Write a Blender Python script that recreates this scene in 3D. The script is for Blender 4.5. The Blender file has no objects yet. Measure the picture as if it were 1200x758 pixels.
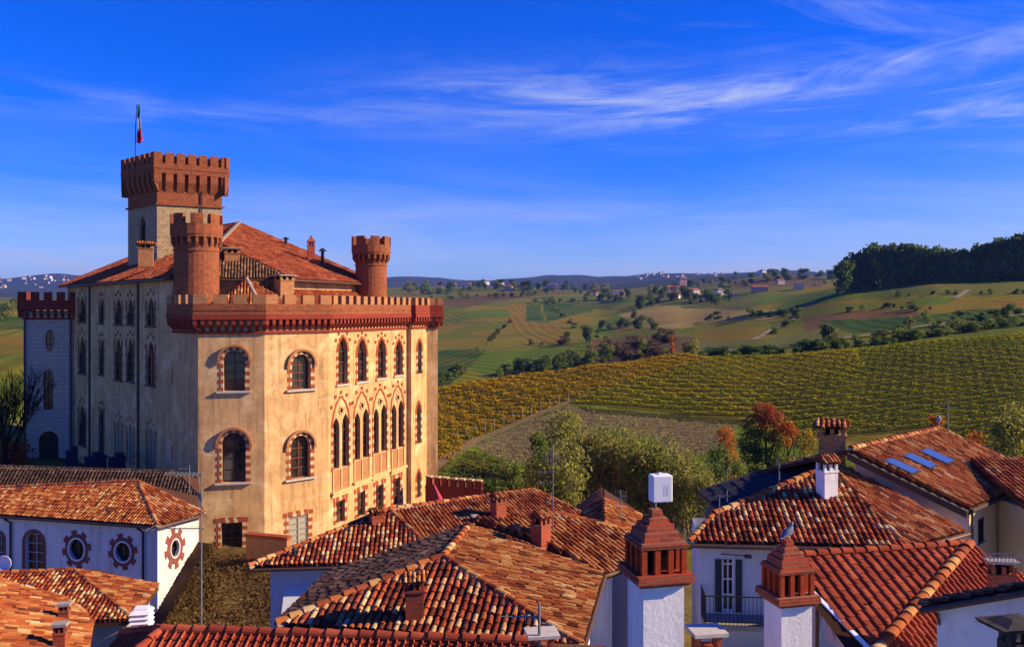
import bpy, math, random
import numpy as np
from mathutils import Vector, Matrix
from mathutils.geometry import tessellate_polygon

C = bpy.context.scene.collection
R = math.radians
SC = bpy.context.scene

# ------------------------------------------------------------------ camera
ZC, VH, F = 19.0, 363.0, 1000.0       # eye height, horizon row, focal length in photo pixels (1200 wide)
cam_d = bpy.data.cameras.new('camera'); cam = bpy.data.objects.new('camera', cam_d); C.objects.link(cam)
cam.location = (0, 0, ZC); cam.rotation_euler = (R(90), 0, 0)
cam_d.lens = 30.0; cam_d.sensor_width = 36.0; cam_d.shift_y = -16.0 / 1200.0
cam_d.clip_start = 0.1; cam_d.clip_end = 60000
SC.camera = cam

# ------------------------------------------------------------------ light
SUN_EL, SUN_AZ = 27.0, -1.5           # azimuth measured from +X (negative: a little behind the camera)
SUN_STR, SKY_STR = 5.0, 0.075
EXPOSURE = 0.85
sd = Vector((math.cos(R(SUN_EL)) * math.cos(R(SUN_AZ)), math.cos(R(SUN_EL)) * math.sin(R(SUN_AZ)), math.sin(R(SUN_EL))))
sun_d = bpy.data.lights.new('sun', 'SUN'); sun = bpy.data.objects.new('sun', sun_d); C.objects.link(sun)
sun_d.energy = SUN_STR; sun_d.angle = R(0.5); sun_d.color = (1.0, 0.76, 0.44)
sun.rotation_euler = (-sd).to_track_quat('-Z', 'Y').to_euler()

W = bpy.data.worlds.new('World'); SC.world = W; W.use_nodes = True
def build_world():
    nt = W.node_tree; nt.nodes.clear()
    def N(t, **kw):
        n = nt.nodes.new(t)
        for k, v in kw.items(): setattr(n, k, v)
        return n
    def L(a, b): nt.links.new(a, b)
    def M(op, a, b=None, c=None, clamp=False):
        n = N('ShaderNodeMath', operation=op, use_clamp=clamp)
        for i, x in enumerate((a, b, c)):
            if x is None: continue
            if isinstance(x, (int, float)): n.inputs[i].default_value = x
            else: L(x, n.inputs[i])
        return n.outputs[0]
    sky = N('ShaderNodeTexSky', sky_type='NISHITA', sun_disc=False)
    sky.sun_elevation = R(SUN_EL); sky.sun_rotation = R(90 - SUN_AZ)
    sky.altitude = 300; sky.air_density = 1.0; sky.dust_density = 0.3; sky.ozone_density = 4.0
    hs = N('ShaderNodeHueSaturation'); hs.inputs['Hue'].default_value = 0.515
    hs.inputs['Saturation'].default_value = 1.72; hs.inputs['Value'].default_value = 1.0
    L(sky.outputs[0], hs.inputs['Color'])
    tint = N('ShaderNodeMix', data_type='RGBA', blend_type='MULTIPLY'); tint.inputs[0].default_value = 1
    tint.inputs[7].default_value = (0.62, 0.84, 1.62, 1)
    L(hs.outputs[0], tint.inputs[6])
    tc = N('ShaderNodeTexCoord'); sp = N('ShaderNodeSeparateXYZ'); L(tc.outputs['Generated'], sp.inputs[0])
    az = M('ARCTAN2', sp.outputs[0], sp.outputs[1]); el = M('ARCSINE', sp.outputs[2])
    def gauss(x, c, w):
        d = M('DIVIDE', M('SUBTRACT', x, c), w)
        return M('POWER', 2.718, M('MULTIPLY', M('MULTIPLY', d, d), -1.0))
    def ramp(x, a, b):
        n = N('ShaderNodeMapRange', interpolation_type='SMOOTHSTEP'); L(x, n.inputs[0])
        n.inputs[1].default_value = a; n.inputs[2].default_value = b
        return n.outputs[0]
    def noise(sx, sy, rot, off, detail=8, rough=0.62, dist=0.6, scale=1.0):
        ca, sa = math.cos(rot), math.sin(rot)
        p = M('ADD', M('MULTIPLY', az, ca), M('MULTIPLY', el, sa)); q = M('ADD', M('MULTIPLY', az, -sa), M('MULTIPLY', el, ca))
        cb = N('ShaderNodeCombineXYZ'); L(M('MULTIPLY', p, sx), cb.inputs[0]); L(M('MULTIPLY', q, sy), cb.inputs[1]); cb.inputs[2].default_value = off
        n = N('ShaderNodeTexNoise'); L(cb.outputs[0], n.inputs['Vector']); n.inputs['Scale'].default_value = scale
        n.inputs['Detail'].default_value = detail; n.inputs['Roughness'].default_value = rough; n.inputs['Distortion'].default_value = dist
        return n.outputs['Fac']
    # long wind-drawn band of cirrus, denser to the right
    wob = M('MULTIPLY', M('SUBTRACT', noise(4, 3, 0, 3.3, 3), 0.5), 0.05)
    low = M('ADD', el, M('MULTIPLY', M('MULTIPLY', az, az), 0.12))
    c1 = gauss(M('ADD', low, wob), 0.240, 0.036)
    n1 = ramp(noise(3.2, 27.0, R(1.5), 7.7, 9, 0.68, 0.8), 0.40, 0.72)
    a1 = M('ADD', 0.0, M('MULTIPLY', ramp(az, -0.34, 0.10), 0.85))
    band = M('MULTIPLY', M('MULTIPLY', c1, M('ADD', n1, 0.10)), a1)
    c1b = gauss(M('ADD', el, M('MULTIPLY', az, -0.10)), 0.215, 0.016)
    bandb = M('MULTIPLY', M('MULTIPLY', c1b, ramp(noise(6, 26, R(8), 8.1, 8, 0.6, 0.8), 0.42, 0.75)), M('MULTIPLY', ramp(az, 0.02, 0.3), 0.8))
    # falling streaks top right
    n2 = ramp(noise(3.2, 22.0, R(-12), 5.2, 8, 0.64, 0.7), 0.47, 0.78)
    c2 = M('MULTIPLY', gauss(el, 0.315, 0.055), ramp(az, -0.05, 0.33))
    streak = M('MULTIPLY', M('MULTIPLY', n2, c2), 0.42)
    # faint wisps on the left
    n3 = ramp(noise(5, 30, R(-3), 9.4, 7, 0.6, 0.5), 0.38, 0.74)
    c3 = M('MULTIPLY', gauss(el, 0.213, 0.018), M('SUBTRACT', 1.0, ramp(az, -0.30, 0.1)))
    left = M('MULTIPLY', M('MULTIPLY', n3, c3), 0.42)
    # thin veil low over the horizon
    n4 = ramp(noise(3.0, 22.0, R(-2), 12.0, 7, 0.6, 0.6), 0.30, 0.75)
    veil = M('MULTIPLY', M('MULTIPLY', gauss(el, 0.02, 0.10), M('ADD', 0.6, n4)), 0.78)
    tot = M('MULTIPLY', M('ADD', M('ADD', M('ADD', band, bandb), M('ADD', streak, left)), veil), 0.80, None, True)
    bg = N('ShaderNodeBackground'); L(tint.outputs[2], bg.inputs[0]); bg.inputs[1].default_value = SKY_STR
    cl = N('ShaderNodeBackground'); cl.inputs[0].default_value = (0.60, 0.68, 1.0, 1); cl.inputs[1].default_value = 0.52
    mx = N('ShaderNodeMixShader'); L(tot, mx.inputs[0]); L(bg.outputs[0], mx.inputs[1]); L(cl.outputs[0], mx.inputs[2])
    out = N('ShaderNodeOutputWorld'); L(mx.outputs[0], out.inputs[0])
build_world()

SC.view_settings.view_transform = 'Standard'; SC.view_settings.look = 'None'
SC.view_settings.exposure = EXPOSURE; SC.view_settings.gamma = 1.0; SC.view_settings.use_curve_mapping = False
SC.cycles.use_denoising = True
try:
    SC.cycles.denoiser = 'OPENIMAGEDENOISE'; SC.cycles.denoising_input_passes = 'RGB_ALBEDO_NORMAL'
except Exception: pass
SC.cycles.max_bounces = 6; SC.cycles.diffuse_bounces = 3; SC.cycles.glossy_bounces = 2; SC.cycles.transparent_max_bounces = 4; SC.cycles.volume_bounces = 0
SC.cycles.caustics_reflective = False; SC.cycles.caustics_refractive = False

# ------------------------------------------------------------------ picking points
def at(u, v, Y): return Vector(((u - 600) / F * Y, Y, ZC - (v - VH) / F * Y))
def onz(u, v, z):                              # where the sight line meets the level z
    return at(u, v, (ZC - z) * F / (v - VH))
class Plane:
    def __init__(s, a, b, c):
        s.p = a.copy(); s.n = (b - a).cross(c - a).normalized()
        if s.n.z < 0: s.n = -s.n
    def px(s, u, v):
        d = Vector(((u - 600) / F, 1, -(v - VH) / F)); o = Vector((0, 0, ZC))
        return o + d * ((s.p - o).dot(s.n) / d.dot(s.n))
    def z(s, x, y): return s.p.z - (s.n.x * (x - s.p.x) + s.n.y * (y - s.p.y)) / s.n.z

# ------------------------------------------------------------------ materials
MATS = {}
class NM:
    def __init__(s, name, rough=0.85, spec=0.25):
        s.m = bpy.data.materials.new(name); s.m.use_nodes = True; s.nt = s.m.node_tree
        s.b = s.nt.nodes['Principled BSDF']; s.b.inputs['Roughness'].default_value = rough
        s.b.inputs['Specular IOR Level'].default_value = spec; MATS[name] = s.m
        s._pos = None
    def N(s, t, **kw):
        n = s.nt.nodes.new(t)
        for k, v in kw.items(): setattr(n, k, v)
        return n
    def L(s, a, b): s.nt.links.new(a, b)
    def pos(s):
        if s._pos is None: s._pos = s.N('ShaderNodeNewGeometry')
        return s._pos.outputs['Position']
    def island(s):
        s.pos(); return s._pos.outputs['Random Per Island']
    def noise(s, scale, detail=4, rough=0.6, vec=None, dist=0.0):
        n = s.N('ShaderNodeTexNoise'); s.L(vec or s.pos(), n.inputs['Vector'])
        n.inputs['Scale'].default_value = scale; n.inputs['Detail'].default_value = detail
        n.inputs['Roughness'].default_value = rough; n.inputs['Distortion'].default_value = dist
        return n.outputs['Fac']
    def map(s, vec, scale=(1, 1, 1), rot=(0, 0, 0)):
        n = s.N('ShaderNodeMapping'); s.L(vec, n.inputs[0]); n.inputs['Scale'].default_value = scale; n.inputs['Rotation'].default_value = rot
        return n.outputs[0]
    def ramp(s, f, stops, interp='LINEAR'):
        n = s.N('ShaderNodeValToRGB'); n.color_ramp.interpolation = interp; e = n.color_ramp.elements
        while len(e) < len(stops): e.new(0.5)
        for i, (p, c) in enumerate(stops):
            e[i].position = p; e[i].color = (*c, 1) if len(c) == 3 else c
        s.L(f, n.inputs[0]); return n.outputs[0]
    def rng(s, f, a, b, c=0.0, d=1.0):
        n = s.N('ShaderNodeMapRange'); s.L(f, n.inputs[0])
        for i, x in enumerate((a, b, c, d)): n.inputs[i + 1].default_value = x
        return n.outputs[0]
    def mix(s, fac, a, b, mode='MIX'):
        n = s.N('ShaderNodeMix', data_type='RGBA', blend_type=mode)
        for i, x in ((0, fac), (6, a), (7, b)):
            if isinstance(x, (int, float)): n.inputs[i].default_value = x
            elif isinstance(x, tuple): n.inputs[i].default_value = (*x, 1)
            else: s.L(x, n.inputs[i])
        return n.outputs[2]
    def math(s, op, a, b):
        n = s.N('ShaderNodeMath', operation=op)
        for i, x in enumerate((a, b)):
            if isinstance(x, (int, float)): n.inputs[i].default_value = x
            else: s.L(x, n.inputs[i])
        return n.outputs[0]
    def color(s, c):
        if isinstance(c, tuple): s.b.inputs['Base Color'].default_value = (*c, 1)
        else: s.L(c, s.b.inputs['Base Color'])
    def bump(s, h, strength=0.5, dist=0.02):
        n = s.N('ShaderNodeBump'); n.inputs['Strength'].default_value = strength; n.inputs['Distance'].default_value = dist
        s.L(h, n.inputs['Height']); s.L(n.outputs[0], s.b.inputs['Normal'])
    def wall_uv(s):                            # metres along the wall, metres up
        g = s.pos(); geo = s._pos
        cr = s.N('ShaderNodeVectorMath', operation='CROSS_PRODUCT'); s.L(geo.outputs['True Normal'], cr.inputs[0]); cr.inputs[1].default_value = (0, 0, 1)
        nz = s.N('ShaderNodeVectorMath', operation='NORMALIZE'); s.L(cr.outputs[0], nz.inputs[0])
        dt = s.N('ShaderNodeVectorMath', operation='DOT_PRODUCT'); s.L(nz.outputs[0], dt.inputs[0]); s.L(g, dt.inputs[1])
        sp = s.N('ShaderNodeSeparateXYZ'); s.L(g, sp.inputs[0])
        cb = s.N('ShaderNodeCombineXYZ'); s.L(dt.outputs['Value'], cb.inputs[0]); s.L(sp.outputs[2], cb.inputs[1])
        return cb.outputs[0]

def tile_mat(name, stops, lichen=(0.16, 0.12, 0.075), lam=0.45, rough=0.9):
    k = NM(name, rough, 0.15)
    c = k.ramp(k.rng(k.math('ADD', k.math('MULTIPLY', k.island(), 0.76), k.math('MULTIPLY', k.rng(k.noise(1.3, 4, 0.6), 0.28, 0.72), 0.24)), 0.07, 0.93), stops)
    k2 = k.noise(9.0, 5, 0.65)
    c = k.mix(k.rng(k2, 0.48, 0.72, 0.0, lam), c, lichen)
    k3 = k.noise(0.55, 4, 0.6)
    c = k.mix(k.rng(k3, 0.34, 0.66, 0.0, 0.75), c, k.mix(1.0, c, (0.62, 0.50, 0.42), 'MULTIPLY'))
    k4 = k.noise(38.0, 2, 0.5)
    c = k.mix(k.rng(k4, 0.2, 0.9, 0.0, 0.35), c, k.mix(1.0, c, (0.55, 0.5, 0.45), 'MULTIPLY'))
    k.color(c); k.bump(k.noise(60, 3), 0.35, 0.01); return k.m

T_WARM = tile_mat('terracotta_warm', [(0, (0.07, 0.022, 0.012)), (0.14, (0.26, 0.055, 0.02)), (0.42, (0.46, 0.115, 0.032)), (0.68, (0.54, 0.19, 0.05)), (0.84, (0.62, 0.33, 0.11)), (0.95, (0.68, 0.46, 0.20)), (1, (0.74, 0.58, 0.32))])
T_MIX = tile_mat('terracotta_mixed', [(0, (0.06, 0.018, 0.012)), (0.22, (0.20, 0.035, 0.018)), (0.48, (0.40, 0.065, 0.022)), (0.64, (0.48, 0.14, 0.045)), (0.78, (0.60, 0.35, 0.14)), (0.92, (0.70, 0.51, 0.25)), (1, (0.76, 0.62, 0.36))])
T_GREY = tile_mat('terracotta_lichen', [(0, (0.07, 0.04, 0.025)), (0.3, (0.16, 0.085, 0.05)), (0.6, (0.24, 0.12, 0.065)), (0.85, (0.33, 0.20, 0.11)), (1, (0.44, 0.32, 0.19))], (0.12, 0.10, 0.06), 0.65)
T_GOLD = tile_mat('terracotta_golden', [(0, (0.07, 0.025, 0.012)), (0.16, (0.24, 0.06, 0.02)), (0.4, (0.44, 0.12, 0.032)), (0.65, (0.54, 0.22, 0.06)), (0.85, (0.62, 0.34, 0.11)), (1, (0.72, 0.48, 0.21))], (0.13, 0.07, 0.03), 0.7)
T_RED = tile_mat('machine_tile_red', [(0, (0.26, 0.045, 0.022)), (0.5, (0.38, 0.07, 0.03)), (1, (0.48, 0.11, 0.045))], (0.17, 0.07, 0.04), 0.4)
T_CASTLE = tile_mat('castle_tile', [(0, (0.20, 0.04, 0.02)), (0.4, (0.40, 0.085, 0.03)), (0.75, (0.50, 0.13, 0.045)), (1, (0.60, 0.26, 0.12))], (0.20, 0.09, 0.05), 0.4)
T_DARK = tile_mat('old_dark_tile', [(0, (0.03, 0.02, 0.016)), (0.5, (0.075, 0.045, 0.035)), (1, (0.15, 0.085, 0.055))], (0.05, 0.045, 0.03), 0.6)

def plaster(name, c1, c2, stain, amt=0.5, bump=0.3, broad=None):
    k = NM(name, 0.92, 0.1)
    c = k.mix(k.rng(k.noise(0.9, 6, 0.65), 0.35, 0.65), c1, c2)
    v = k.map(k.pos(), (1.6, 1.6, 0.22))
    c = k.mix(k.rng(k.noise(1.0, 6, 0.7, v), 0.50, 0.74, 0, amt), c, stain)
    c = k.mix(k.rng(k.noise(5.0, 5, 0.7), 0.55, 0.8, 0, amt * 0.6), c, stain)
    if broad:
        c = k.mix(k.rng(k.noise(0.33, 5, 0.62, None, 1.2), 0.50, 0.66, 0, 0.75), c, broad[0])
        c = k.mix(k.rng(k.noise(0.55, 6, 0.7, k.map(k.pos(), (1, 1, .7)), 0.8), 0.54, 0.70, 0, 0.7), c, broad[1])
        c = k.mix(k.rng(k.noise(2.6, 8, 0.75), 0.54, 0.68, 0, 0.65), c, broad[1])
        c = k.mix(k.rng(k.noise(1.0, 8, 0.72, k.map(k.pos(), (2.4, 2.4, .16))), 0.52, 0.68, 0, 0.6), c, stain)      # rain runs
        c = k.mix(k.rng(k.noise(1.0, 7, 0.7, k.map(k.pos(), (.25, .25, 1.6))), 0.55, 0.68, 0, 0.45), c, broad[1])   # lift lines of the render
        c = k.mix(k.rng(k.noise(11, 6, 0.8), 0.58, 0.72, 0, 0.5), c, broad[0])
    k.color(c); k.bump(k.noise(14, 6, 0.7), bump, 0.03); return k.m
OCHRE = plaster('castle_plaster', (0.68, 0.42, 0.18), (0.53, 0.32, 0.14), (0.25, 0.14, 0.065), 0.85, 0.6, ((0.80, 0.57, 0.30), (0.38, 0.235, 0.12)))
OCHRE_LT = plaster('castle_plaster_pale', (0.72, 0.47, 0.22), (0.64, 0.40, 0.18), (0.44, 0.25, 0.10), 0.45)
WHITE_PL = plaster('white_plaster', (0.80, 0.75, 0.72), (0.72, 0.67, 0.63), (0.44, 0.38, 0.33), 0.6, 0.3, ((0.80, 0.74, 0.68), (0.62, 0.55, 0.49)))
CHIMNEY_PL = plaster('chimney_plaster', (0.80, 0.78, 0.78), (0.74, 0.72, 0.72), (0.48, 0.44, 0.42), 0.6, 0.4, ((0.82, 0.79, 0.77), (0.64, 0.60, 0.57)))
PINK_PL = plaster('pink_plaster', (0.62, 0.43, 0.38), (0.56, 0.38, 0.34), (0.40, 0.27, 0.23), 0.35, 0.2)
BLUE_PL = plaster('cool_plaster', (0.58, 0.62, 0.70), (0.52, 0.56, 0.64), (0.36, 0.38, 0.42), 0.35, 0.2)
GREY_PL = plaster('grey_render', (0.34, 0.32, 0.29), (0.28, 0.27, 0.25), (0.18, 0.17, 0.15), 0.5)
CREAM = plaster('cream_plaster', (0.72, 0.58, 0.36), (0.66, 0.52, 0.30), (0.5, 0.38, 0.22), 0.3)

def brick_mat(name, c1, c2, mortar, w=0.25, h=0.065, ms=0.012, bump=0.5, dirt=(0.12, 0.07, 0.05), damt=0.5):
    k = NM(name, 0.9, 0.15); uv = k.wall_uv()
    b = k.N('ShaderNodeTexBrick'); k.L(uv, b.inputs['Vector'])
    b.inputs['Color1'].default_value = (*c1, 1); b.inputs['Color2'].default_value = (*c2, 1); b.inputs['Mortar'].default_value = (*mortar, 1)
    b.inputs['Scale'].default_value = 1.0; b.inputs['Mortar Size'].default_value = ms; b.inputs['Brick Width'].default_value = w; b.inputs['Row Height'].default_value = h
    b.inputs['Bias'].default_value = -0.1
    c = k.mix(k.rng(k.noise(2.2, 6, 0.7), 0.48, 0.75, 0, damt), b.outputs['Color'], dirt)
    c = k.mix(k.rng(k.noise(20, 3, 0.6), 0.3, 0.8, 0, 0.3), c, k.mix(1.0, c, (0.55, 0.5, 0.5), 'MULTIPLY'))
    k.color(c); k.bump(k.math('SUBTRACT', k.noise(30, 3), b.outputs['Fac']), bump, 0.012); return k.m
BRICK = brick_mat('tower_brick', (0.38, 0.105, 0.038), (0.21, 0.052, 0.022), (0.26, 0.12, 0.065), 0.28, 0.09, 0.012, 0.6, (0.10, 0.045, 0.025), 0.75)
BRICK_RED = brick_mat('red_brick', (0.32, 0.038, 0.02), (0.22, 0.025, 0.014), (0.22, 0.07, 0.045), 0.28, 0.09)
BRICK_WORN = brick_mat('worn_brick', (0.46, 0.18, 0.065), (0.32, 0.10, 0.04), (0.40, 0.24, 0.12), 0.3, 0.1, 0.016, 0.5, (0.48, 0.31, 0.14), 0.55)
BRICK_CH = brick_mat('chimney_brick', (0.42, 0.075, 0.03), (0.28, 0.045, 0.02), (0.30, 0.13, 0.08), 0.24, 0.065, 0.010)
STONE = brick_mat('tower_stone', (0.44, 0.31, 0.17), (0.28, 0.19, 0.10), (0.48, 0.37, 0.23), 0.46, 0.24, 0.035, 1.0, (0.17, 0.10, 0.05), 0.8)
BLOCK = brick_mat('pale_block', (0.60, 0.50, 0.38), (0.52, 0.43, 0.33), (0.36, 0.30, 0.24), 0.95, 0.42, 0.03, 0.4, (0.38, 0.33, 0.3), 0.4)

def plain(name, c, rough=0.7, spec=0.3, var=0.25, sc=6.0, metal=0.0):
    k = NM(name, rough, spec); k.b.inputs['Metallic'].default_value = metal
    k.color(k.mix(k.rng(k.noise(sc, 5, 0.65), 0.3, 0.7, 0, 1), c, tuple(x * (1 - var) for x in c))); k.bump(k.noise(40, 3), 0.15, 0.01); return k.m
QUOIN_R = plain('quoin_red', (0.40, 0.09, 0.04), 0.9, 0.1, 0.4)
QUOIN_W = plain('quoin_pale', (0.70, 0.52, 0.30), 0.9, 0.1, 0.4)
SILL = plain('stone_sill', (0.55, 0.50, 0.44), 0.8, 0.2)
_k = NM('window_glass', 0.07, 0.6); _k.color(_k.mix(_k.rng(_k.noise(0.9, 5, 0.6), 0.42, 0.66), (0.012, 0.013, 0.016), (0.075, 0.055, 0.04))); GLASS = _k.m
BAR_RED = plain('frame_red_brown', (0.22, 0.05, 0.025), 0.6)
BAR_DK = plain('frame_dark', (0.045, 0.035, 0.03), 0.6)
SKYGLASS = NM('skylight_glass', 0.05, 1.0).m; SKYGLASS.node_tree.nodes['Principled BSDF'].inputs['Base Color'].default_value = (0.09, 0.17, 0.32, 1)
SKYGLASS.node_tree.nodes['Principled BSDF'].inputs['Metallic'].default_value = 0.45
WHITE = plain('white_paint', (0.82, 0.82, 0.84), 0.5, 0.3, 0.06)
DARKMETAL = plain('dark_metal', (0.05, 0.05, 0.055), 0.5, 0.4, 0.3, 6, 0.5)
GALV = plain('galvanised', (0.20, 0.20, 0.20), 0.55, 0.4, 0.2, 6, 0.3)
GUTTER = plain('copper_gutter', (0.13, 0.075, 0.05), 0.5, 0.4, 0.3, 6, 0.4)
WOODDK = plain('dark_wood', (0.07, 0.045, 0.03), 0.8)
SHUT_BR = plain('brown_shutter', (0.26, 0.14, 0.075), 0.7)
SHUT_BL = plain('slate_shutter', (0.035, 0.045, 0.065), 0.6)
MORTAR = plain('ridge_mortar', (0.55, 0.42, 0.30), 0.95, 0.1, 0.5, 9)
UNDER = plain('roof_underlay', (0.10, 0.045, 0.028), 0.95, 0.1, 0.4)
CEMENT = plain('cement_slab', (0.36, 0.33, 0.30), 0.9, 0.1, 0.25)
SLATE_RED = plain('stencil_red', (0.30, 0.10, 0.085), 0.9, 0.1, 0.45)
POST_RED = plain('terracotta_post', (0.44, 0.07, 0.025), 0.85, 0.1, 0.45, 9)
NAVY = plain('navy_cover', (0.012, 0.018, 0.05), 0.8)
DKVOID = plain('dark_void', (0.012, 0.010, 0.010), 0.95, 0.0)

# ------------------------------------------------------------------ mesh collector
WL = {}                                        # world offset of every object that has children
class MB:
    def __init__(s): s.v = []; s.f = []; s.m = []
    def add(s, vs, fs, mi=0):
        o = len(s.v); s.v.extend([tuple(p) for p in vs]); s.f.extend([tuple(o + i for i in f) for f in fs]); s.m.extend([mi] * len(fs))
    def quad(s, a, b, c, d, mi=0): s.add((a, b, c, d), ((0, 1, 2, 3),), mi)
    def frame_box(s, o, ex, ey, ez, mi=0):     # o corner, three edge vectors
        o = Vector(o); p = [o, o + ex, o + ex + ey, o + ey]; p += [q + ez for q in p]
        s.add(p, ((3, 2, 1, 0), (4, 5, 6, 7), (0, 1, 5, 4), (1, 2, 6, 5), (2, 3, 7, 6), (3, 0, 4, 7)), mi)
    def box(s, c, sx, sy, sz, rz=0.0, mi=0):   # c = centre of the base
        ca, sa = math.cos(rz), math.sin(rz); ex = Vector((ca * sx, sa * sx, 0)); ey = Vector((-sa * sy, ca * sy, 0))
        s.frame_box(Vector(c) - ex / 2 - ey / 2, ex, ey, Vector((0, 0, sz)), mi)
    def frustum(s, c, sx, sy, tx, ty, h, rz=0.0, mi=0):
        ca, sa = math.cos(rz), math.sin(rz); c = Vector(c)
        def ring(a, b, z): return [c + Vector((ca * x - sa * y, sa * x + ca * y, z)) for x, y in ((-a / 2, -b / 2), (a / 2, -b / 2), (a / 2, b / 2), (-a / 2, b / 2))]
        s.add(ring(sx, sy, 0) + ring(tx, ty, h), ((3, 2, 1, 0), (4, 5, 6, 7), (0, 1, 5, 4), (1, 2, 6, 5), (2, 3, 7, 6), (3, 0, 4, 7)), mi)
    def prism(s, poly, z0, z1, mi=0, caps=True):   # poly: xy points, counter-clockwise from above
        n = len(poly); vs = [(p[0], p[1], z0) for p in poly] + [(p[0], p[1], z1) for p in poly]
        fs = [(i, (i + 1) % n, n + (i + 1) % n, n + i) for i in range(n)]
        if caps: fs += [tuple(range(n - 1, -1, -1)), tuple(range(n, 2 * n))]
        s.add(vs, fs, mi)
    def cyl(s, c, r0, r1, h, n=16, mi=0, caps=True):
        c = Vector(c); vs = []
        for r, z in ((r0, 0), (r1, h)): vs += [c + Vector((r * math.cos(2 * math.pi * i / n), r * math.sin(2 * math.pi * i / n), z)) for i in range(n)]
        fs = [(i, (i + 1) % n, n + (i + 1) % n, n + i) for i in range(n)]
        if caps: fs += [tuple(range(n - 1, -1, -1)), tuple(range(n, 2 * n))]
        s.add(vs, fs, mi)
    def tube(s, pts, rad, n=6, mi=0):
        pts = [Vector(p) for p in pts]
        if isinstance(rad, (int, float)): rad = [rad] * len(pts)
        vs = []
        for i, p in enumerate(pts):
            d = (pts[min(i + 1, len(pts) - 1)] - pts[max(i - 1, 0)]); d = d.normalized() if d.length > 1e-9 else Vector((0, 0, 1))
            a = d.cross(Vector((0.31, 0.17, 0.93)) if abs(d.z) < 0.9 else Vector((1, 0.1, 0))).normalized(); b = d.cross(a)
            vs += [p + (a * math.cos(2 * math.pi * k / n) + b * math.sin(2 * math.pi * k / n)) * rad[i] for k in range(n)]
        fs = [(i * n + k, i * n + (k + 1) % n, (i + 1) * n + (k + 1) % n, (i + 1) * n + k) for i in range(len(pts) - 1) for k in range(n)]
        fs += [tuple(range(n - 1, -1, -1)), tuple(range((len(pts) - 1) * n, len(pts) * n))]
        s.add(vs, fs, mi)
    def slab(s, poly3, th, mi=0, mi_side=None):    # a flat polygon thickened straight down
        n = len(poly3); vs = [Vector(p) for p in poly3]; vs += [p - Vector((0, 0, th)) for p in vs]
        s.add(vs, [tuple(range(n)), tuple(range(2 * n - 1, n - 1, -1))], mi)
        s.add(vs, [(i, n + i, n + (i + 1) % n, (i + 1) % n) for i in range(n)], mi if mi_side is None else mi_side)
    def build(s, name, mats, parent=None, smooth=False):
        if not isinstance(mats, (list, tuple)): mats = [mats]
        off = WL[parent.name] if parent is not None else Vector((0, 0, 0))
        me = bpy.data.meshes.new(name)
        vs = np.array(s.v, dtype=np.float64) - np.array(off)
        me.from_pydata(vs.tolist(), [], s.f)
        for m in mats: me.materials.append(m)
        me.polygons.foreach_set('material_index', s.m)
        if smooth: me.polygons.foreach_set('use_smooth', [True] * len(s.f))
        me.update()
        o = bpy.data.objects.new(name, me); C.objects.link(o)
        if parent is not None: o.parent = parent
        WL[o.name] = off
        return o

def tag(o, label=None, cat=None, group=None, kind=None):
    if label: o['label'] = label
    if cat: o['category'] = cat
    if group: o['group'] = group
    if kind: o['kind'] = kind
    return o
def thing(name, loc, label, cat, group=None):
    o = bpy.data.objects.new(name, None); C.objects.link(o); o.location = loc; o.empty_display_size = 0.3
    WL[o.name] = Vector(loc)
    return tag(o, label, cat, group)
def lift(o, loc):                              # move the origin of a one-mesh thing to its base
    loc = Vector(loc); o.data.transform(Matrix.Translation(-loc)); o.location = loc
    return o
KIDS = {}
def copy_tree(o, parent=None):
    c = o.copy(); C.objects.link(c); c.parent = parent
    for ch in list(o.children): copy_tree(ch, c)
    return c
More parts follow.
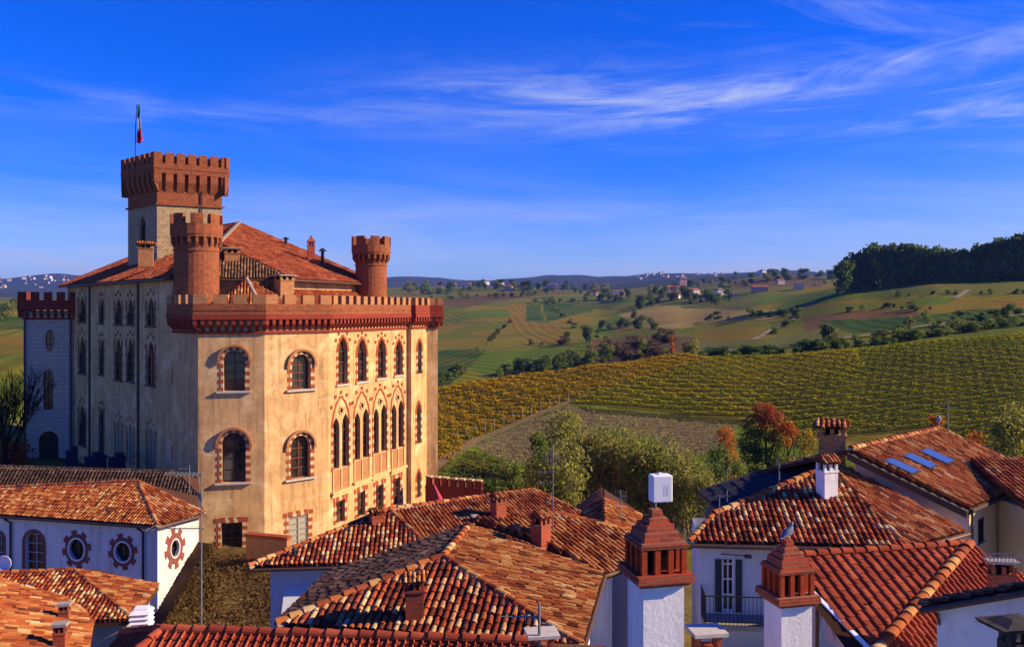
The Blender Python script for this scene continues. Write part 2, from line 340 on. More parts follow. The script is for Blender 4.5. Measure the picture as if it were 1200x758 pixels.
# ------------------------------------------------------------------ terrain
TU = np.array([-1500, -400, -100, 0, 60, 130, 250, 400, 500, 600, 700, 800, 900, 1000, 1100, 1200, 1400, 2600], float)
def zrow(Y, z): return (Y, np.interp(TU, *zip(*z)) if isinstance(z, (list, tuple)) else np.full(len(TU), float(z)))
def vrow(Y, v):
    us, vs = zip(*v); return (Y, ZC - (np.interp(TU, us, vs) - VH) / F * Y)
TROWS = [
    zrow(3, 4.5), zrow(30, 3.5),
    zrow(45, [(-200, 1.5), (300, -0.5), (500, 1), (1200, 2.5)]),
    zrow(62, [(-200, 3.0), (130, 3.0), (240, 0.8), (420, 0.0), (520, -1), (800, -1.5), (1200, -1)]),
    zrow(80, [(-200, 4.0), (60, 4.0), (150, 3.5), (420, 0.0), (520, -2.5), (800, -3), (1200, -2)]),
    vrow(110, [(-100, 480), (60, 500), (250, 540), (400, 560), (500, 560), (600, 578), (700, 588), (800, 588), (900, 580), (1000, 570), (1100, 560), (1200, 552)]),
    vrow(140, [(-100, 440), (60, 450), (250, 500), (400, 515), (500, 515), (600, 534), (700, 541), (800, 540), (900, 535), (1000, 527), (1100, 518), (1200, 508)]),
    vrow(165, [(-100, 425), (60, 430), (400, 490), (500, 481), (600, 487), (700, 490), (800, 497), (900, 500), (1000, 490), (1100, 480), (1200, 470)]),
    vrow(190, [(-100, 418), (60, 418), (400, 470), (500, 459), (600, 453), (700, 455), (800, 462), (900, 463), (1000, 457), (1100, 448), (1200, 438)]),
    vrow(215, [(-100, 415), (60, 412), (400, 470), (500, 459), (600, 441), (700, 430), (800, 432), (900, 437), (1000, 431), (1100, 420), (1200, 411)]),
    vrow(240, [(-100, 420), (60, 418), (500, 478), (600, 458), (700, 430), (800, 415), (900, 419), (1000, 413), (1100, 405), (1200, 397)]),
    vrow(258, [(-100, 415), (60, 412), (500, 484), (600, 470), (700, 444), (800, 424), (900, 419), (1000, 411), (1100, 401), (1200, 393)]),
    vrow(300, [(-100, 408), (60, 405), (500, 472), (600, 462), (700, 444), (800, 427), (900, 410), (1000, 399), (1100, 389), (1200, 380)]),
    vrow(400, [(-100, 392), (60, 392), (500, 445), (600, 440), (700, 424), (800, 405), (900, 391), (1000, 378), (1100, 363), (1200, 353)]),
    vrow(500, [(-100, 378), (60, 378), (500, 425), (600, 418), (700, 406), (800, 391), (900, 375), (1000, 351), (1100, 333), (1200, 329)]),
    vrow(570, [(-100, 372), (60, 372), (500, 413), (600, 406), (700, 397), (800, 384), (900, 366), (1000, 338), (1100, 326), (1200, 323)]),
    vrow(720, [(-100, 366), (60, 366), (500, 397), (600, 391), (700, 386), (800, 372), (900, 352), (1000, 333), (1100, 336), (1200, 336)]),
    vrow(1000, [(-100, 356), (60, 356), (500, 373), (600, 369), (700, 369), (800, 353), (900, 340), (1000, 336), (1100, 345), (1200, 345)]),
    vrow(1500, [(-100, 348), (60, 350), (500, 347), (600, 344), (700, 350), (800, 345), (900, 333), (1000, 332), (1100, 340), (1200, 340)]),
    vrow(2000, [(-100, 352), (60, 354), (500, 334), (600, 333), (700, 341), (800, 335), (900, 324), (1000, 326), (1100, 340), (1200, 340)]),
    vrow(2700, [(-100, 350), (60, 352), (500, 342), (600, 342), (700, 342), (800, 330), (900, 323), (1000, 330), (1100, 340), (1200, 340)]),
    vrow(4200, [(-100, 342), (60, 345), (500, 337), (600, 336), (700, 334), (800, 327), (900, 325), (1000, 328), (1200, 335)]),
    vrow(6000, [(-100, 330), (0, 327), (60, 320), (150, 322), (300, 328), (500, 329), (560, 326), (600, 325), (655, 321), (690, 325), (730, 321), (790, 316), (850, 320), (900, 319), (1000, 323), (1200, 328)]),
    vrow(9000, [(-100, 340), (1200, 340)]),
]
TY = np.log(np.array([r[0] for r in TROWS])); TZ = np.array([r[1] for r in TROWS])
_rs = np.random.RandomState(5)
_K = [(_rs.uniform(-1, 1), _rs.uniform(-1, 1), _rs.uniform(0, 6.28)) for _ in range(10)]
def terrain_z(x, y):
    x = np.asarray(x, float); y = np.maximum(np.asarray(y, float), 3.0)
    u = np.clip(600 + F * x / y, TU[0], TU[-1] - 1e-6); t = np.clip(np.log(y), TY[0], TY[-1] - 1e-6)
    i = np.searchsorted(TU, u, 'right') - 1; j = np.searchsorted(TY, t, 'right') - 1
    a = (u - TU[i]) / (TU[i + 1] - TU[i]); b = (t - TY[j]) / (TY[j + 1] - TY[j])
    a = a * a * (3 - 2 * a) * 0.55 + a * 0.45
    z = (TZ[j, i] * (1 - a) + TZ[j, i + 1] * a) * (1 - b) + (TZ[j + 1, i] * (1 - a) + TZ[j + 1, i + 1] * a) * b
    far = np.clip((y - 250) / 1500, 0, 1); amp = np.clip((y - 90) / 800, 0, 1) * 1.2
    for k, (p, q, ph) in enumerate(_K):
        wl = 0.05 / (1 + 0.25 * k); z = z + amp * 0.35 * np.sin(p * wl * x + q * wl * y + ph)
        wl = 0.006 * (1 + k * 0.7); z = z + far * 5.0 / (1 + k) * np.sin(p * wl * x + q * wl * y + ph * 2)
        z = z + np.clip((y - 3000) / 2500, 0, 1) * 14.0 / (1 + k) * np.sin(p * 0.0028 * (1 + k) * x + q * 0.002 * y + ph * 3)
    return z
def tz(x, y): return float(terrain_z(x, y))
def proj(x, y, z): return 600 + F * x / y, VH + (ZC - z) / y * F
def hit(u, v, y0=60.0, y1=8000.0):             # first ground point on the sight line beyond y0
    y = y0
    while y < y1:
        p = at(u, v, y)
        if tz(p.x, y) >= p.z: break
        y *= 1.004
    p = at(u, v, y); return Vector((p.x, y, tz(p.x, y)))
def inpoly(poly, u, v):
    u = np.asarray(u); v = np.asarray(v); r = np.zeros(u.shape, bool); n = len(poly)
    for i in range(n):
        (x0, y0), (x1, y1) = poly[i], poly[(i + 1) % n]
        c = (y0 > v) != (y1 > v)
        with np.errstate(divide='ignore', invalid='ignore'): xx = (x1 - x0) * (v - y0) / (y1 - y0 + 1e-12) + x0
        r ^= c & (u < xx)
    return r

def field(name, c1, c2, c3=None, sp=0.0, ang=0.0, dark=0.5, sc=0.02, patch=0.5):
    """Cultivated land: c1/c2 in broad patches, stripes of planted rows sp metres apart."""
    k = NM(name, 0.95, 0.05)
    c = k.mix(k.rng(k.noise(sc, 5, 0.65), 0.35, 0.65), c1, c2)
    if sp:
        vo = k.N('ShaderNodeTexVoronoi'); k.L(k.map(k.pos(), (1, .8, 0), (0, 0, ang * .6 + .3)), vo.inputs['Vector']); vo.inputs['Scale'].default_value = 1 / 62.0; vo.inputs['Randomness'].default_value = 0.8
        s3 = k.N('ShaderNodeSeparateColor'); k.L(vo.outputs['Color'], s3.inputs[0]); c = k.ramp(s3.outputs[0], [(0, c1), (0.3, c2), (0.55, c1), (0.75, c3 or c2), (1, tuple(x * .62 for x in c1))], 'CONSTANT')
    if c3: c = k.mix(k.rng(k.noise(sc * 2.7, 6, 0.7), 0.5, 0.7, 0, patch), c, c3)
    if sp:
        v = k.map(k.pos(), (1, 1, 1), (0, 0, ang)); w = k.N('ShaderNodeTexWave', wave_type='BANDS', bands_direction='Y', wave_profile='SIN'); k.L(v, w.inputs[0])
        w.inputs['Scale'].default_value = 0.314159 / sp * 2 / 2; w.inputs['Distortion'].default_value = 0.6; w.inputs['Detail'].default_value = 2; w.inputs['Detail Scale'].default_value = 0.3
        c = k.mix(k.math('MULTIPLY', k.rng(w.outputs['Fac'], 0.2, 0.8), dark), c, k.mix(1.0, c, (0.30, 0.36, 0.30), 'MULTIPLY'))
    n = k.noise(0.45, 4, 0.75); c = k.mix(k.rng(n, 0.3, 0.75, 0, 0.5), c, k.mix(1.0, c, (0.45, 0.45, 0.45), 'MULTIPLY'))
    k.color(c); k.bump(k.noise(0.6, 5, 0.7), 0.6, 0.6); return k.m
FM = [
    field('meadow_green', (0.115, 0.155, 0.010), (0.18, 0.175, 0.012), (0.21, 0.155, 0.016), 9.0, 1.25, 0.5),
    field('vineyard_soil_row_shade', (0.060, 0.058, 0.004), (0.085, 0.072, 0.005), (0.11, 0.080, 0.010)),  # soil colour darkened to paint in the shade between the vine rows
    field('bare_plot', (0.145, 0.115, 0.05), (0.105, 0.088, 0.036), (0.175, 0.135, 0.065), 2.4, 0.15, 0.35, 0.05),
    field('gold_vines', (0.21, 0.155, 0.012), (0.17, 0.145, 0.012), (0.235, 0.14, 0.014), 9.0, 1.5, 0.35, 0.02),
    field('green_vines', (0.115, 0.175, 0.008), (0.20, 0.205, 0.010), (0.25, 0.185, 0.011), 8.0, 1.1, 0.5, 0.02),
    field('dark_green_vines', (0.045, 0.095, 0.008), (0.075, 0.12, 0.010), (0.10, 0.115, 0.008), 8.0, 1.8, 0.5, 0.02),
    field('brown_vines', (0.145, 0.10, 0.03), (0.13, 0.105, 0.025), (0.175, 0.10, 0.03), 9.0, 0.12, 0.5, 0.02),
    field('ploughed_earth', (0.312, 0.224, 0.054), (0.250, 0.182, 0.043), (0.343, 0.250, 0.063), 8.0, 0.1, 0.25, 0.02),
    field('grey_green_vines', (0.17, 0.17, 0.03), (0.20, 0.18, 0.035), (0.14, 0.165, 0.02), 9.0, 0.9, 0.6, 0.02),
    field('olive_vines', (0.20, 0.185, 0.010), (0.145, 0.165, 0.010), (0.24, 0.17, 0.012), 10.0, -0.15, 0.5, 0.02),
    field('far_hills', (0.025, 0.042, 0.02), (0.05, 0.055, 0.02), (0.09, 0.075, 0.03), 0, 0, 0, 0.003, 0.6),
    field('dry_grass', (0.208, 0.156, 0.023), (0.156, 0.130, 0.016), (0.114, 0.114, 0.011), 0, 0, 0, 0.25),
    field('village_ground', (0.208, 0.156, 0.045), (0.166, 0.135, 0.038), (0.125, 0.104, 0.018), 0, 0, 0, 0.25),
    field('wood_floor_bank_shade', (0.036, 0.042, 0.008), (0.047, 0.047, 0.009)),
]
MEADOW, SOIL_ROW_SHADE, BARE, GOLD, GREEN, DGREEN, REDB, EARTH, GREYG, OLIVE, FARH, DRY, VILL, WOODF_BANK_SHADE = range(14)
VY = [(495, 572), (495, 456), (560, 449), (610, 441), (660, 436), (700, 429), (760, 419), (800, 415), (835, 421), (760, 442), (700, 457), (664, 471), (600, 496), (545, 520), (515, 560)]
VG = [(668, 472), (700, 457), (760, 442), (835, 420), (900, 413), (1000, 409), (1012, 430), (965, 455), (930, 490), (905, 500), (862, 493), (800, 486), (740, 480)]
VR = [(1003, 425), (1000, 410), (1060, 404), (1200, 391), (1420, 380), (1420, 545), (1200, 545), (1150, 522), (1085, 506), (930, 515), (905, 503), (930, 490), (965, 455)]
VL = [(500, 566), (520, 562), (548, 527), (600, 546), (690, 550), (700, 600), (560, 612), (500, 602)]
FIELDS = [                                     # (material, outline on the land as seen in the photo, nearest and farthest depth)
    (SOIL_ROW_SHADE, VY, 90, 262), (SOIL_ROW_SHADE, VG, 120, 262), (SOIL_ROW_SHADE, VR, 100, 275), (SOIL_ROW_SHADE, VL, 70, 150),
    (BARE, [(556, 522), (664, 475), (740, 482), (866, 495), (850, 520), (790, 545), (690, 550), (600, 545)], 100, 200),
    (WOODF_BANK_SHADE, [(676, 477), (740, 481.5), (800, 486.5), (868, 493.5), (905, 501), (868, 499), (800, 493), (740, 488), (690, 483)], 120, 240),  # painted dark strip standing in for the shaded side of the terrace bank
    (DGREEN, [(500, 412), (545, 405), (568, 410), (563, 425), (540, 440), (520, 455), (500, 460)], 300, 900),
    (GREEN, [(540, 440), (568, 412), (665, 405), (672, 420), (640, 440), (520, 460)], 300, 900),
    (OLIVE, [(500, 382), (600, 378), (612, 404), (565, 408), (500, 412)], 300, 1200),
    (GOLD, [(596, 377), (660, 380), (668, 404), (612, 404)], 300, 1200),
    (GREEN, [(545, 357), (596, 356), (600, 376), (545, 376)], 500, 1600),
    (GOLD, [(594, 356), (618, 357), (616, 376), (600, 376)], 500, 1600),
    (DGREEN, [(616, 357), (634, 357), (636, 376), (616, 376)], 500, 1600),
    (DGREEN, [(636, 352), (735, 352), (700, 370), (640, 376)], 500, 1800),
    (OLIVE, [(640, 378), (700, 362), (735, 365), (715, 385), (672, 402), (662, 385)], 400, 1600),
    (REDB, [(545, 348), (500, 358), (545, 360), (640, 345), (690, 345), (640, 340)], 900, 2300),
    (GREEN, [(690, 385), (740, 360), (735, 372), (705, 402), (672, 405)], 300, 1500),
    (REDB, [(690, 398), (770, 392), (815, 395), (800, 420), (700, 428)], 270, 700),
    (EARTH, [(725, 368), (770, 357), (860, 363), (935, 362), (930, 377), (870, 374), (800, 385), (740, 383)], 350, 1400),
    (GREYG, [(790, 348), (860, 338), (960, 338), (960, 350), (880, 360), (800, 362)], 450, 1800),
    (REDB, [(850, 330), (960, 320), (965, 336), (870, 338)], 800, 2600),
    (OLIVE, [(815, 378), (925, 374), (900, 400), (815, 408)], 270, 800),
    (GREYG, [(820, 400), (890, 398), (960, 385), (1000, 392), (960, 405), (880, 412), (815, 418)], 262, 700),
    (GREEN, [(890, 345), (1010, 330), (1035, 340), (985, 352), (880, 366)], 400, 1500),
    (OLIVE, [(880, 368), (990, 352), (1080, 345), (1210, 342), (1210, 355), (1000, 362), (940, 378)], 300, 700),
    (GOLD, [(1030, 333), (1110, 328), (1120, 336), (1040, 340)], 380, 700),
    (GREYG, [(1040, 338), (1120, 334), (1300, 332), (1300, 345), (1130, 345), (1050, 348)], 350, 700),
    (REDB, [(940, 372), (1000, 364), (1075, 366), (1090, 372), (1000, 380), (945, 388)], 280, 600),
    (GREEN, [(1080, 348), (1210, 350), (1210, 360), (1120, 366), (1040, 362)], 300, 600),
    (DGREEN, [(960, 376), (1085, 370), (1140, 362), (1200, 362), (1200, 374), (1090, 380), (1000, 392)], 262, 500),
    (GOLD, [(1160, 352), (1300, 345), (1300, 356), (1180, 360)], 300, 600),
    (DGREEN, [(1090, 374), (1150, 364), (1300, 360), (1300, 378), (1100, 388)], 262, 480),
    (WOODF_BANK_SHADE, [(985, 334), (1030, 325), (1130, 326), (1300, 333), (1300, 300), (985, 300)], 420, 700),
    (GOLD, [(-60, 395), (40, 392), (40, 420), (-60, 430)], 200, 600),
    (DGREEN, [(-60, 375), (40, 370), (40, 385), (-60, 388)], 300, 1500),
    (OLIVE, [(-60, 365), (40, 362), (40, 370), (-60, 372)], 300, 2500),
]
def build_terrain():
    us = np.concatenate([np.linspace(-1400, -60, 24, endpoint=False), np.linspace(-60, 1300, 400, endpoint=False), np.linspace(1300, 2500, 22)])
    ys = np.concatenate([np.geomspace(3, 80, 30, endpoint=False), np.geomspace(80, 300, 190, endpoint=False), np.geomspace(300, 2800, 240, endpoint=False), np.geomspace(2800, 8900, 50)])
    U, Y = np.meshgrid(us, ys); X = (U - 600) / F * Y; Z = terrain_z(X, Y)
    nu, ny = len(us), len(ys)
    co = np.stack([X, Y, Z], -1).reshape(-1, 3)
    idx = np.arange(nu * ny).reshape(ny, nu)
    fa = np.stack([idx[:-1, :-1], idx[:-1, 1:], idx[1:, 1:], idx[1:, :-1]], -1).reshape(-1, 4)
    ctr = co[fa].mean(1); uc, vc = proj(ctr[:, 0], ctr[:, 1], ctr[:, 2]); yc = ctr[:, 1]
    mi = np.full(len(fa), MEADOW); mi[yc > 2300] = FARH; mi[yc < 88] = DRY; mi[(yc < 62)] = VILL
    mi[(uc < 420) & (yc < 110)] = VILL
    for m, poly, a, b in FIELDS:
        s = inpoly(poly, uc, vc) & (yc > a) & (yc < b); mi[s] = m
    me = bpy.data.meshes.new('ground'); me.from_pydata(co.tolist(), [], fa.tolist())
    for m in FM: me.materials.append(m)
    me.polygons.foreach_set('material_index', mi.astype(np.int32)); me.polygons.foreach_set('use_smooth', [True] * len(fa)); me.update()
    o = bpy.data.objects.new('ground', me); C.objects.link(o); tag(o, 'rolling vineyard hills, fields and village ground', None, None, 'structure')
build_terrain()

def ribbon(name, pix, w, mat, label, lifts=0.12, ymin=270):
    pts = [hit(u, v, ymin) for u, v in pix]; q = []
    for a, b in zip(pts, pts[1:]):
        n = max(2, int((b - a).length / 6))
        q += [a.lerp(b, i / n) for i in range(n)]
    q.append(pts[-1]); mb = MB(); L_ = []
    for i, p in enumerate(q):
        d = (q[min(i + 1, len(q) - 1)] - q[max(i - 1, 0)]); d.z = 0; d.normalize(); s = Vector((-d.y, d.x, 0)) * w / 2
        for e in (p + s, p - s): L_.append(Vector((e.x, e.y, tz(e.x, e.y) + lifts)))
    mb.v = [tuple(p) for p in L_]; mb.f = [(2 * i, 2 * i + 1, 2 * i + 3, 2 * i + 2) for i in range(len(q) - 1)]; mb.m = [0] * len(mb.f)
    return tag(mb.build(name, mat), label, None, None, 'structure')
TRACK = plain('pale_track', (0.29, 0.24, 0.15), 0.95, 0.05, 0.3, 0.3)
ribbon('path', [(815, 416), (880, 411), (940, 405), (1000, 397), (1060, 388), (1120, 380), (1205, 371), (1300, 361)], 3.0, TRACK, 'pale farm road along the hedge above the vines', 0.9, 262)
ribbon('path', [(500, 361), (545, 357), (590, 352), (650, 353), (720, 353)], 6, TRACK, 'pale track across the far green fields', 0.3, 500)
ribbon('path', [(882, 399), (905, 386), (925, 378), (940, 362), (960, 352)], 3, TRACK, 'pale track climbing between the hillside fields', 0.3, 300)
ribbon('path', [(540, 378), (600, 377), (662, 383)], 3, TRACK, 'thin pale track between green field strips', 0.3, 300)
ribbon('path', [(1120, 350), (1135, 340)], 3, TRACK, 'short pale track below the wood', 0.3, 300)
ribbon('path', [(505, 553), (530, 532), (556, 517), (600, 500), (640, 482), (668, 471)], 1.5, plain('earth_track', (0.17, 0.12, 0.06), 0.95, 0.05, 0.4, 0.5), 'earth track at the ends of the vine rows', 0.1, 90)

# ------------------------------------------------------------------ foliage
def leaf_mat(name, stops, sc=0.35, rough=0.8):
    k = NM(name, rough, 0.1)
    f = k.math('ADD', k.math('MULTIPLY', k.island(), 0.55), k.math('MULTIPLY', k.rng(k.noise(sc, 4, 0.6), 0.25, 0.75), 0.45))
    c = k.ramp(f, stops); k.color(c); t = k.N('ShaderNodeBsdfTranslucent'); k.L(c, t.inputs[0]); mx = k.N('ShaderNodeMixShader'); mx.inputs[0].default_value = 0.42
    k.L(k.b.outputs[0], mx.inputs[1]); k.L(t.outputs[0], mx.inputs[2]); k.L(mx.outputs[0], k.nt.nodes['Material Output'].inputs['Surface'])
    return k.m
LF_GOLD = leaf_mat('vine_leaf_gold', [(0, (0.14, 0.115, 0.004)), (0.35, (0.36, 0.235, 0.008)), (0.65, (0.50, 0.29, 0.01)), (1, (0.62, 0.33, 0.014))], 0.06)
LF_GREEN = leaf_mat('vine_leaf_green', [(0, (0.12, 0.16, 0.004)), (0.35, (0.26, 0.28, 0.006)), (0.6, (0.42, 0.36, 0.008)), (0.8, (0.58, 0.40, 0.012)), (1, (0.66, 0.40, 0.014))], 0.045)
LF_LUSH = leaf_mat('vine_leaf_lush', [(0, (0.09, 0.15, 0.004)), (0.35, (0.20, 0.26, 0.006)), (0.65, (0.34, 0.34, 0.008)), (0.85, (0.50, 0.38, 0.012)), (1, (0.62, 0.40, 0.014))], 0.04)
LF_LOW = leaf_mat('vine_leaf_dark', [(0, (0.043, 0.065, 0.014)), (0.5, (0.102, 0.145, 0.026)), (1, (0.189, 0.217, 0.041))], 0.1)
LF_TREE = leaf_mat('leaf_green', [(0, (0.054, 0.092, 0.019)), (0.5, (0.146, 0.208, 0.035)), (1, (0.294, 0.319, 0.050))])
LF_DARK = leaf_mat('leaf_dark', [(0, (0.035, 0.073, 0.022)), (0.5, (0.090, 0.150, 0.034)), (1, (0.195, 0.242, 0.049))])
LF_OLIVE = leaf_mat('leaf_olive', [(0, (0.097, 0.109, 0.024)), (0.5, (0.260, 0.260, 0.052)), (1, (0.479, 0.430, 0.086))])
LF_YEL = leaf_mat('leaf_yellow', [(0, (0.145, 0.109, 0.017)), (0.5, (0.348, 0.246, 0.032)), (1, (0.609, 0.406, 0.043))])
LF_ORANGE = leaf_mat('leaf_orange', [(0, (0.189, 0.058, 0.014)), (0.5, (0.464, 0.145, 0.020)), (1, (0.696, 0.261, 0.029))])
LF_RED = leaf_mat('leaf_red', [(0, (0.131, 0.032, 0.017)), (0.5, (0.348, 0.072, 0.029)), (1, (0.522, 0.131, 0.036))])
LF_RUST = leaf_mat('leaf_rust', [(0, (0.05, 0.032, 0.018)), (0.5, (0.125, 0.078, 0.04)), (1, (0.22, 0.14, 0.065))])
LF_BRIGHT = leaf_mat('leaf_bright', [(0, (0.087, 0.123, 0.022)), (0.5, (0.203, 0.261, 0.043)), (1, (0.348, 0.377, 0.072))])
BARK = plain('bark', (0.05, 0.038, 0.03), 0.95, 0.05, 0.4, 4)
BARK_PALE = plain('bark_pale', (0.26, 0.22, 0.16), 0.95, 0.05, 0.4, 4)

def quads(ctr, size, rs, light=0.55):
    """numpy leaf cards: ctr (n,3), one turned quad each; leaves tend to face the light."""
    n = len(ctr); nr = rs.normal(size=(n, 3)) * 0.62 + np.array([sd.x * .8, sd.y * .8 - .25, sd.z + .25]) * light; nr /= np.linalg.norm(nr, axis=1, keepdims=True)
    a = rs.normal(size=(n, 3)); a -= nr * (a * nr).sum(1, keepdims=True); a /= np.linalg.norm(a, axis=1, keepdims=True); b = np.cross(nr, a)
    s = (size * rs.uniform(0.55, 1.3, n))[:, None] if np.isscalar(size) else size[:, None]
    a = a * s * 0.5; b = b * s * 0.5 * rs.uniform(0.6, 1.0, (n, 1))
    v = np.stack([ctr - a - b * 0.6, ctr + a * 0.3 - b, ctr + a + b * 0.5, ctr - a * 0.4 + b], 1).reshape(-1, 3)
    return v, np.arange(4 * n).reshape(-1, 4)
def mesh_np(name, v, f, mat, mi=None):
    me = bpy.data.meshes.new(name); me.from_pydata(np.asarray(v).tolist(), [], np.asarray(f).tolist())
    for m in (mat if isinstance(mat, (list, tuple)) else [mat]): me.materials.append(m)
    if mi is not None: me.polygons.foreach_set('material_index', mi)
    me.update(); return me
def crown_pts(blobs, n, rs, shell=0.55):
    vol = np.array([b[3] * b[4] * b[5] for b in blobs]) ** 0.7; pick = rs.choice(len(blobs), n, p=vol / vol.sum())
    B = np.array(blobs)[pick]; d = rs.normal(size=(n, 3)); d /= np.linalg.norm(d, axis=1, keepdims=True)
    r = (shell + (1 - shell) * rs.uniform(0, 1, n) ** 0.6) * rs.uniform(0.72, 1.10, n)
    return B[:, :3] + d * r[:, None] * B[:, 3:6]
def rand_blobs(h, w, rs, n=9, base=0.25, top=1.0, taper=0.5):
    out = []
    for i in range(n):
        t = rs.uniform(0, 1); z = h * (base + (top - base) * t); rr = w * 0.5 * (1 - taper * abs(t - 0.4) * 1.4)
        a = rs.uniform(0, 6.28); d = rr * rs.uniform(0.15, 0.75); s = w * rs.uniform(0.20, 0.36)
        out.append((d * math.cos(a), d * math.sin(a), min(z, h - s * 0.6), s, s, s * rs.uniform(0.75, 1.05)))
    return out
def trunk_mesh(mb, h, r, blobs, rs, base=0.0, limbs=6, top=0.75):
    bend = [(0, 0, -0.3)] + [(rs.normal() * r * 0.7, rs.normal() * r * 0.7, h * top * t) for t in (0.3, 0.6, 1.0)]
    mb.tube(bend, [r * 1.15, r * 0.85, r * 0.6, r * 0.2], 7)
    for b in blobs[:limbs]:
        z0 = h * rs.uniform(0.2, 0.55); s = Vector((0, 0, z0)); e = Vector(b[:3])
        mid = s.lerp(e, 0.5) + Vector((rs.normal() * 0.1 * h, rs.normal() * 0.1 * h, 0.03 * h))
        mb.tube([s, mid, e], [r * 0.45, r * 0.28, r * 0.08], 5)
def tree(name, pos, h, w, mat, label, cat, seed, n=2600, leaf=0.25, group=None, blobs=None, base=0.25, nb=11, bark=BARK, taper=0.5, shell=0.5):
    rs = np.random.RandomState(seed); blobs = blobs or rand_blobs(h, w, rs, nb, base, 1.0, taper)
    root = thing(name, pos, label, cat, group)
    mb = MB(); trunk_mesh(mb, h, max(0.07, h * 0.022), blobs, rs)
    t = bpy.data.objects.new('trunk', None)
    bpy.data.objects.remove(t)
    me = mesh_np('trunk', mb.v, [], bark) if False else None
    me = bpy.data.meshes.new('trunk'); me.from_pydata(mb.v, [], mb.f); me.materials.append(bark); me.update()
    to = bpy.data.objects.new('trunk', me); C.objects.link(to); to.parent = root
    mats = mat if isinstance(mat, list) else [mat]
    P = crown_pts(blobs, n, rs, shell); v, f = quads(P, leaf, rs)
    mi = None
    if len(mats) > 1:
        f2 = P[:, 2] / h + 0.12 * rs.normal(size=n) + 0.25 * P[:, 0] / w
        mi = (f2 > 0.62).astype(np.int32) if len(mats) == 2 else np.digitize(f2, [0.45, 0.72]).astype(np.int32)
    co = bpy.data.objects.new('crown', mesh_np('crown', v, f, mats, mi)); C.objects.link(co); co.parent = root
    return root
# ------------------------------------------------------------------ vine rows
def vine_field(poly, ymin, ymax, slope, sp, mat, label, group, dens, hgt, size, seed, y_from, y_to, name='vine_row', gap=0.04):
    rs = np.random.RandomState(seed); n_rows = 0; k = 0; first = None
    Y0 = y_from
    while Y0 < y_to:
        xs = np.arange(-60, 190, 0.5); ys = Y0 + slope * xs
        z = terrain_z(xs, ys); u, v = proj(xs, ys, z)
        ok = inpoly(poly, u, v) & (ys > ymin) & (ys < ymax)
        k += 1
        if ok.sum() > 8:
            i = np.where(ok)[0]; runs = np.split(i, np.where(np.diff(i) > 6)[0] + 1)
            for keep in runs:
                if len(keep) < 9: continue
                x = xs[keep]; m = int(len(x) * 0.5 * dens)
                px = x[rs.randint(0, len(x), m)] + rs.uniform(0, 0.5, m)
                vig = 0.75 + 0.25 * np.sin(px * 0.9 + k * 2.1) + 0.15 * np.sin(px * 2.7 + k)
                hh = hgt * np.clip(vig, 0.55, 1.15)
                py = Y0 + slope * px + rs.normal(0, 0.16, m); pz = terrain_z(px, py) + 0.2 + (hh - 0.2) * rs.uniform(0, 1, m) ** 0.75
                P = np.stack([px, py, pz], 1); o0 = P[0].copy(); o0[2] = terrain_z(o0[0], o0[1])
                vv, ff = quads(P - o0, size, rs, 1.1)
                o = bpy.data.objects.new(name, mesh_np(name, vv, ff, mat)); C.objects.link(o); o.location = o0
                tag(o, label, 'vine row', group); n_rows += 1
        Y0 += sp
    return n_rows
_n = [
 vine_field(VY, 95, 262, 0.16, 3.3, LF_GOLD, 'row of golden yellow vines on the slope beside the castle', 'golden vine rows beside the castle', 40, 1.02, 0.30, 1, 80, 290),
 vine_field(VG, 120, 262, 0.03, 4.1, LF_GREEN, 'long row of green and yellow vines in the middle field', 'green and yellow vine rows in the middle field', 50, 0.98, 0.30, 2, 110, 262),
 vine_field(VR, 100, 275, -0.05, 4.1, LF_LUSH, 'long row of green vines in the field above the skylight roof', 'vine rows in the field above the skylight roof', 46, 0.98, 0.30, 3, 90, 300),
 vine_field(VL, 72, 150, -0.22, 2.8, LF_LOW, 'dark green vine row low in the valley behind the castle', 'dark green vine rows low in the valley', 40, 1.1, 0.26, 4, 70, 150),
]
def scrub(poly, ymin, ymax, n, size, h, mat, name, label, seed):
    rs = np.random.RandomState(seed); us = np.array([p[0] for p in poly]); pts = []
    while len(pts) < n:
        y = rs.uniform(ymin, ymax, 4000); u = rs.uniform(us.min(), us.max(), 4000); x = (u - 600) / F * y; z = terrain_z(x, y); uu, vv = proj(x, y, z)
        s = inpoly(poly, uu, vv); pts += list(zip(x[s], y[s], z[s] + rs.uniform(0, h, s.sum())))
    P = np.array(pts[:n]); v, f = quads(P, size, rs)
    o = bpy.data.objects.new(name, mesh_np(name, v, f, mat)); C.objects.link(o); return tag(o, label, None, None, 'stuff')
scrub(FIELDS[4][1], 100, 200, 5000, 0.26, 0.45, LF_RUST, 'dry_weeds', 'dry stubble and weeds on the bare plot', 11)
LOW = [(560, 560), (640, 535), (800, 530), (960, 535), (1000, 600), (560, 640)]
scrub([(560, 535), (664, 478), (866, 498), (850, 520), (790, 545), (600, 545)], 100, 200, 2600, 0.28, 0.5, LF_OLIVE, 'plot_weeds', 'green weeds scattered over the bare plot', 13)
scrub(LOW, 62, 115, 16000, 0.26, 0.9, LF_OLIVE, 'undergrowth', 'dry olive undergrowth on the valley floor', 12)

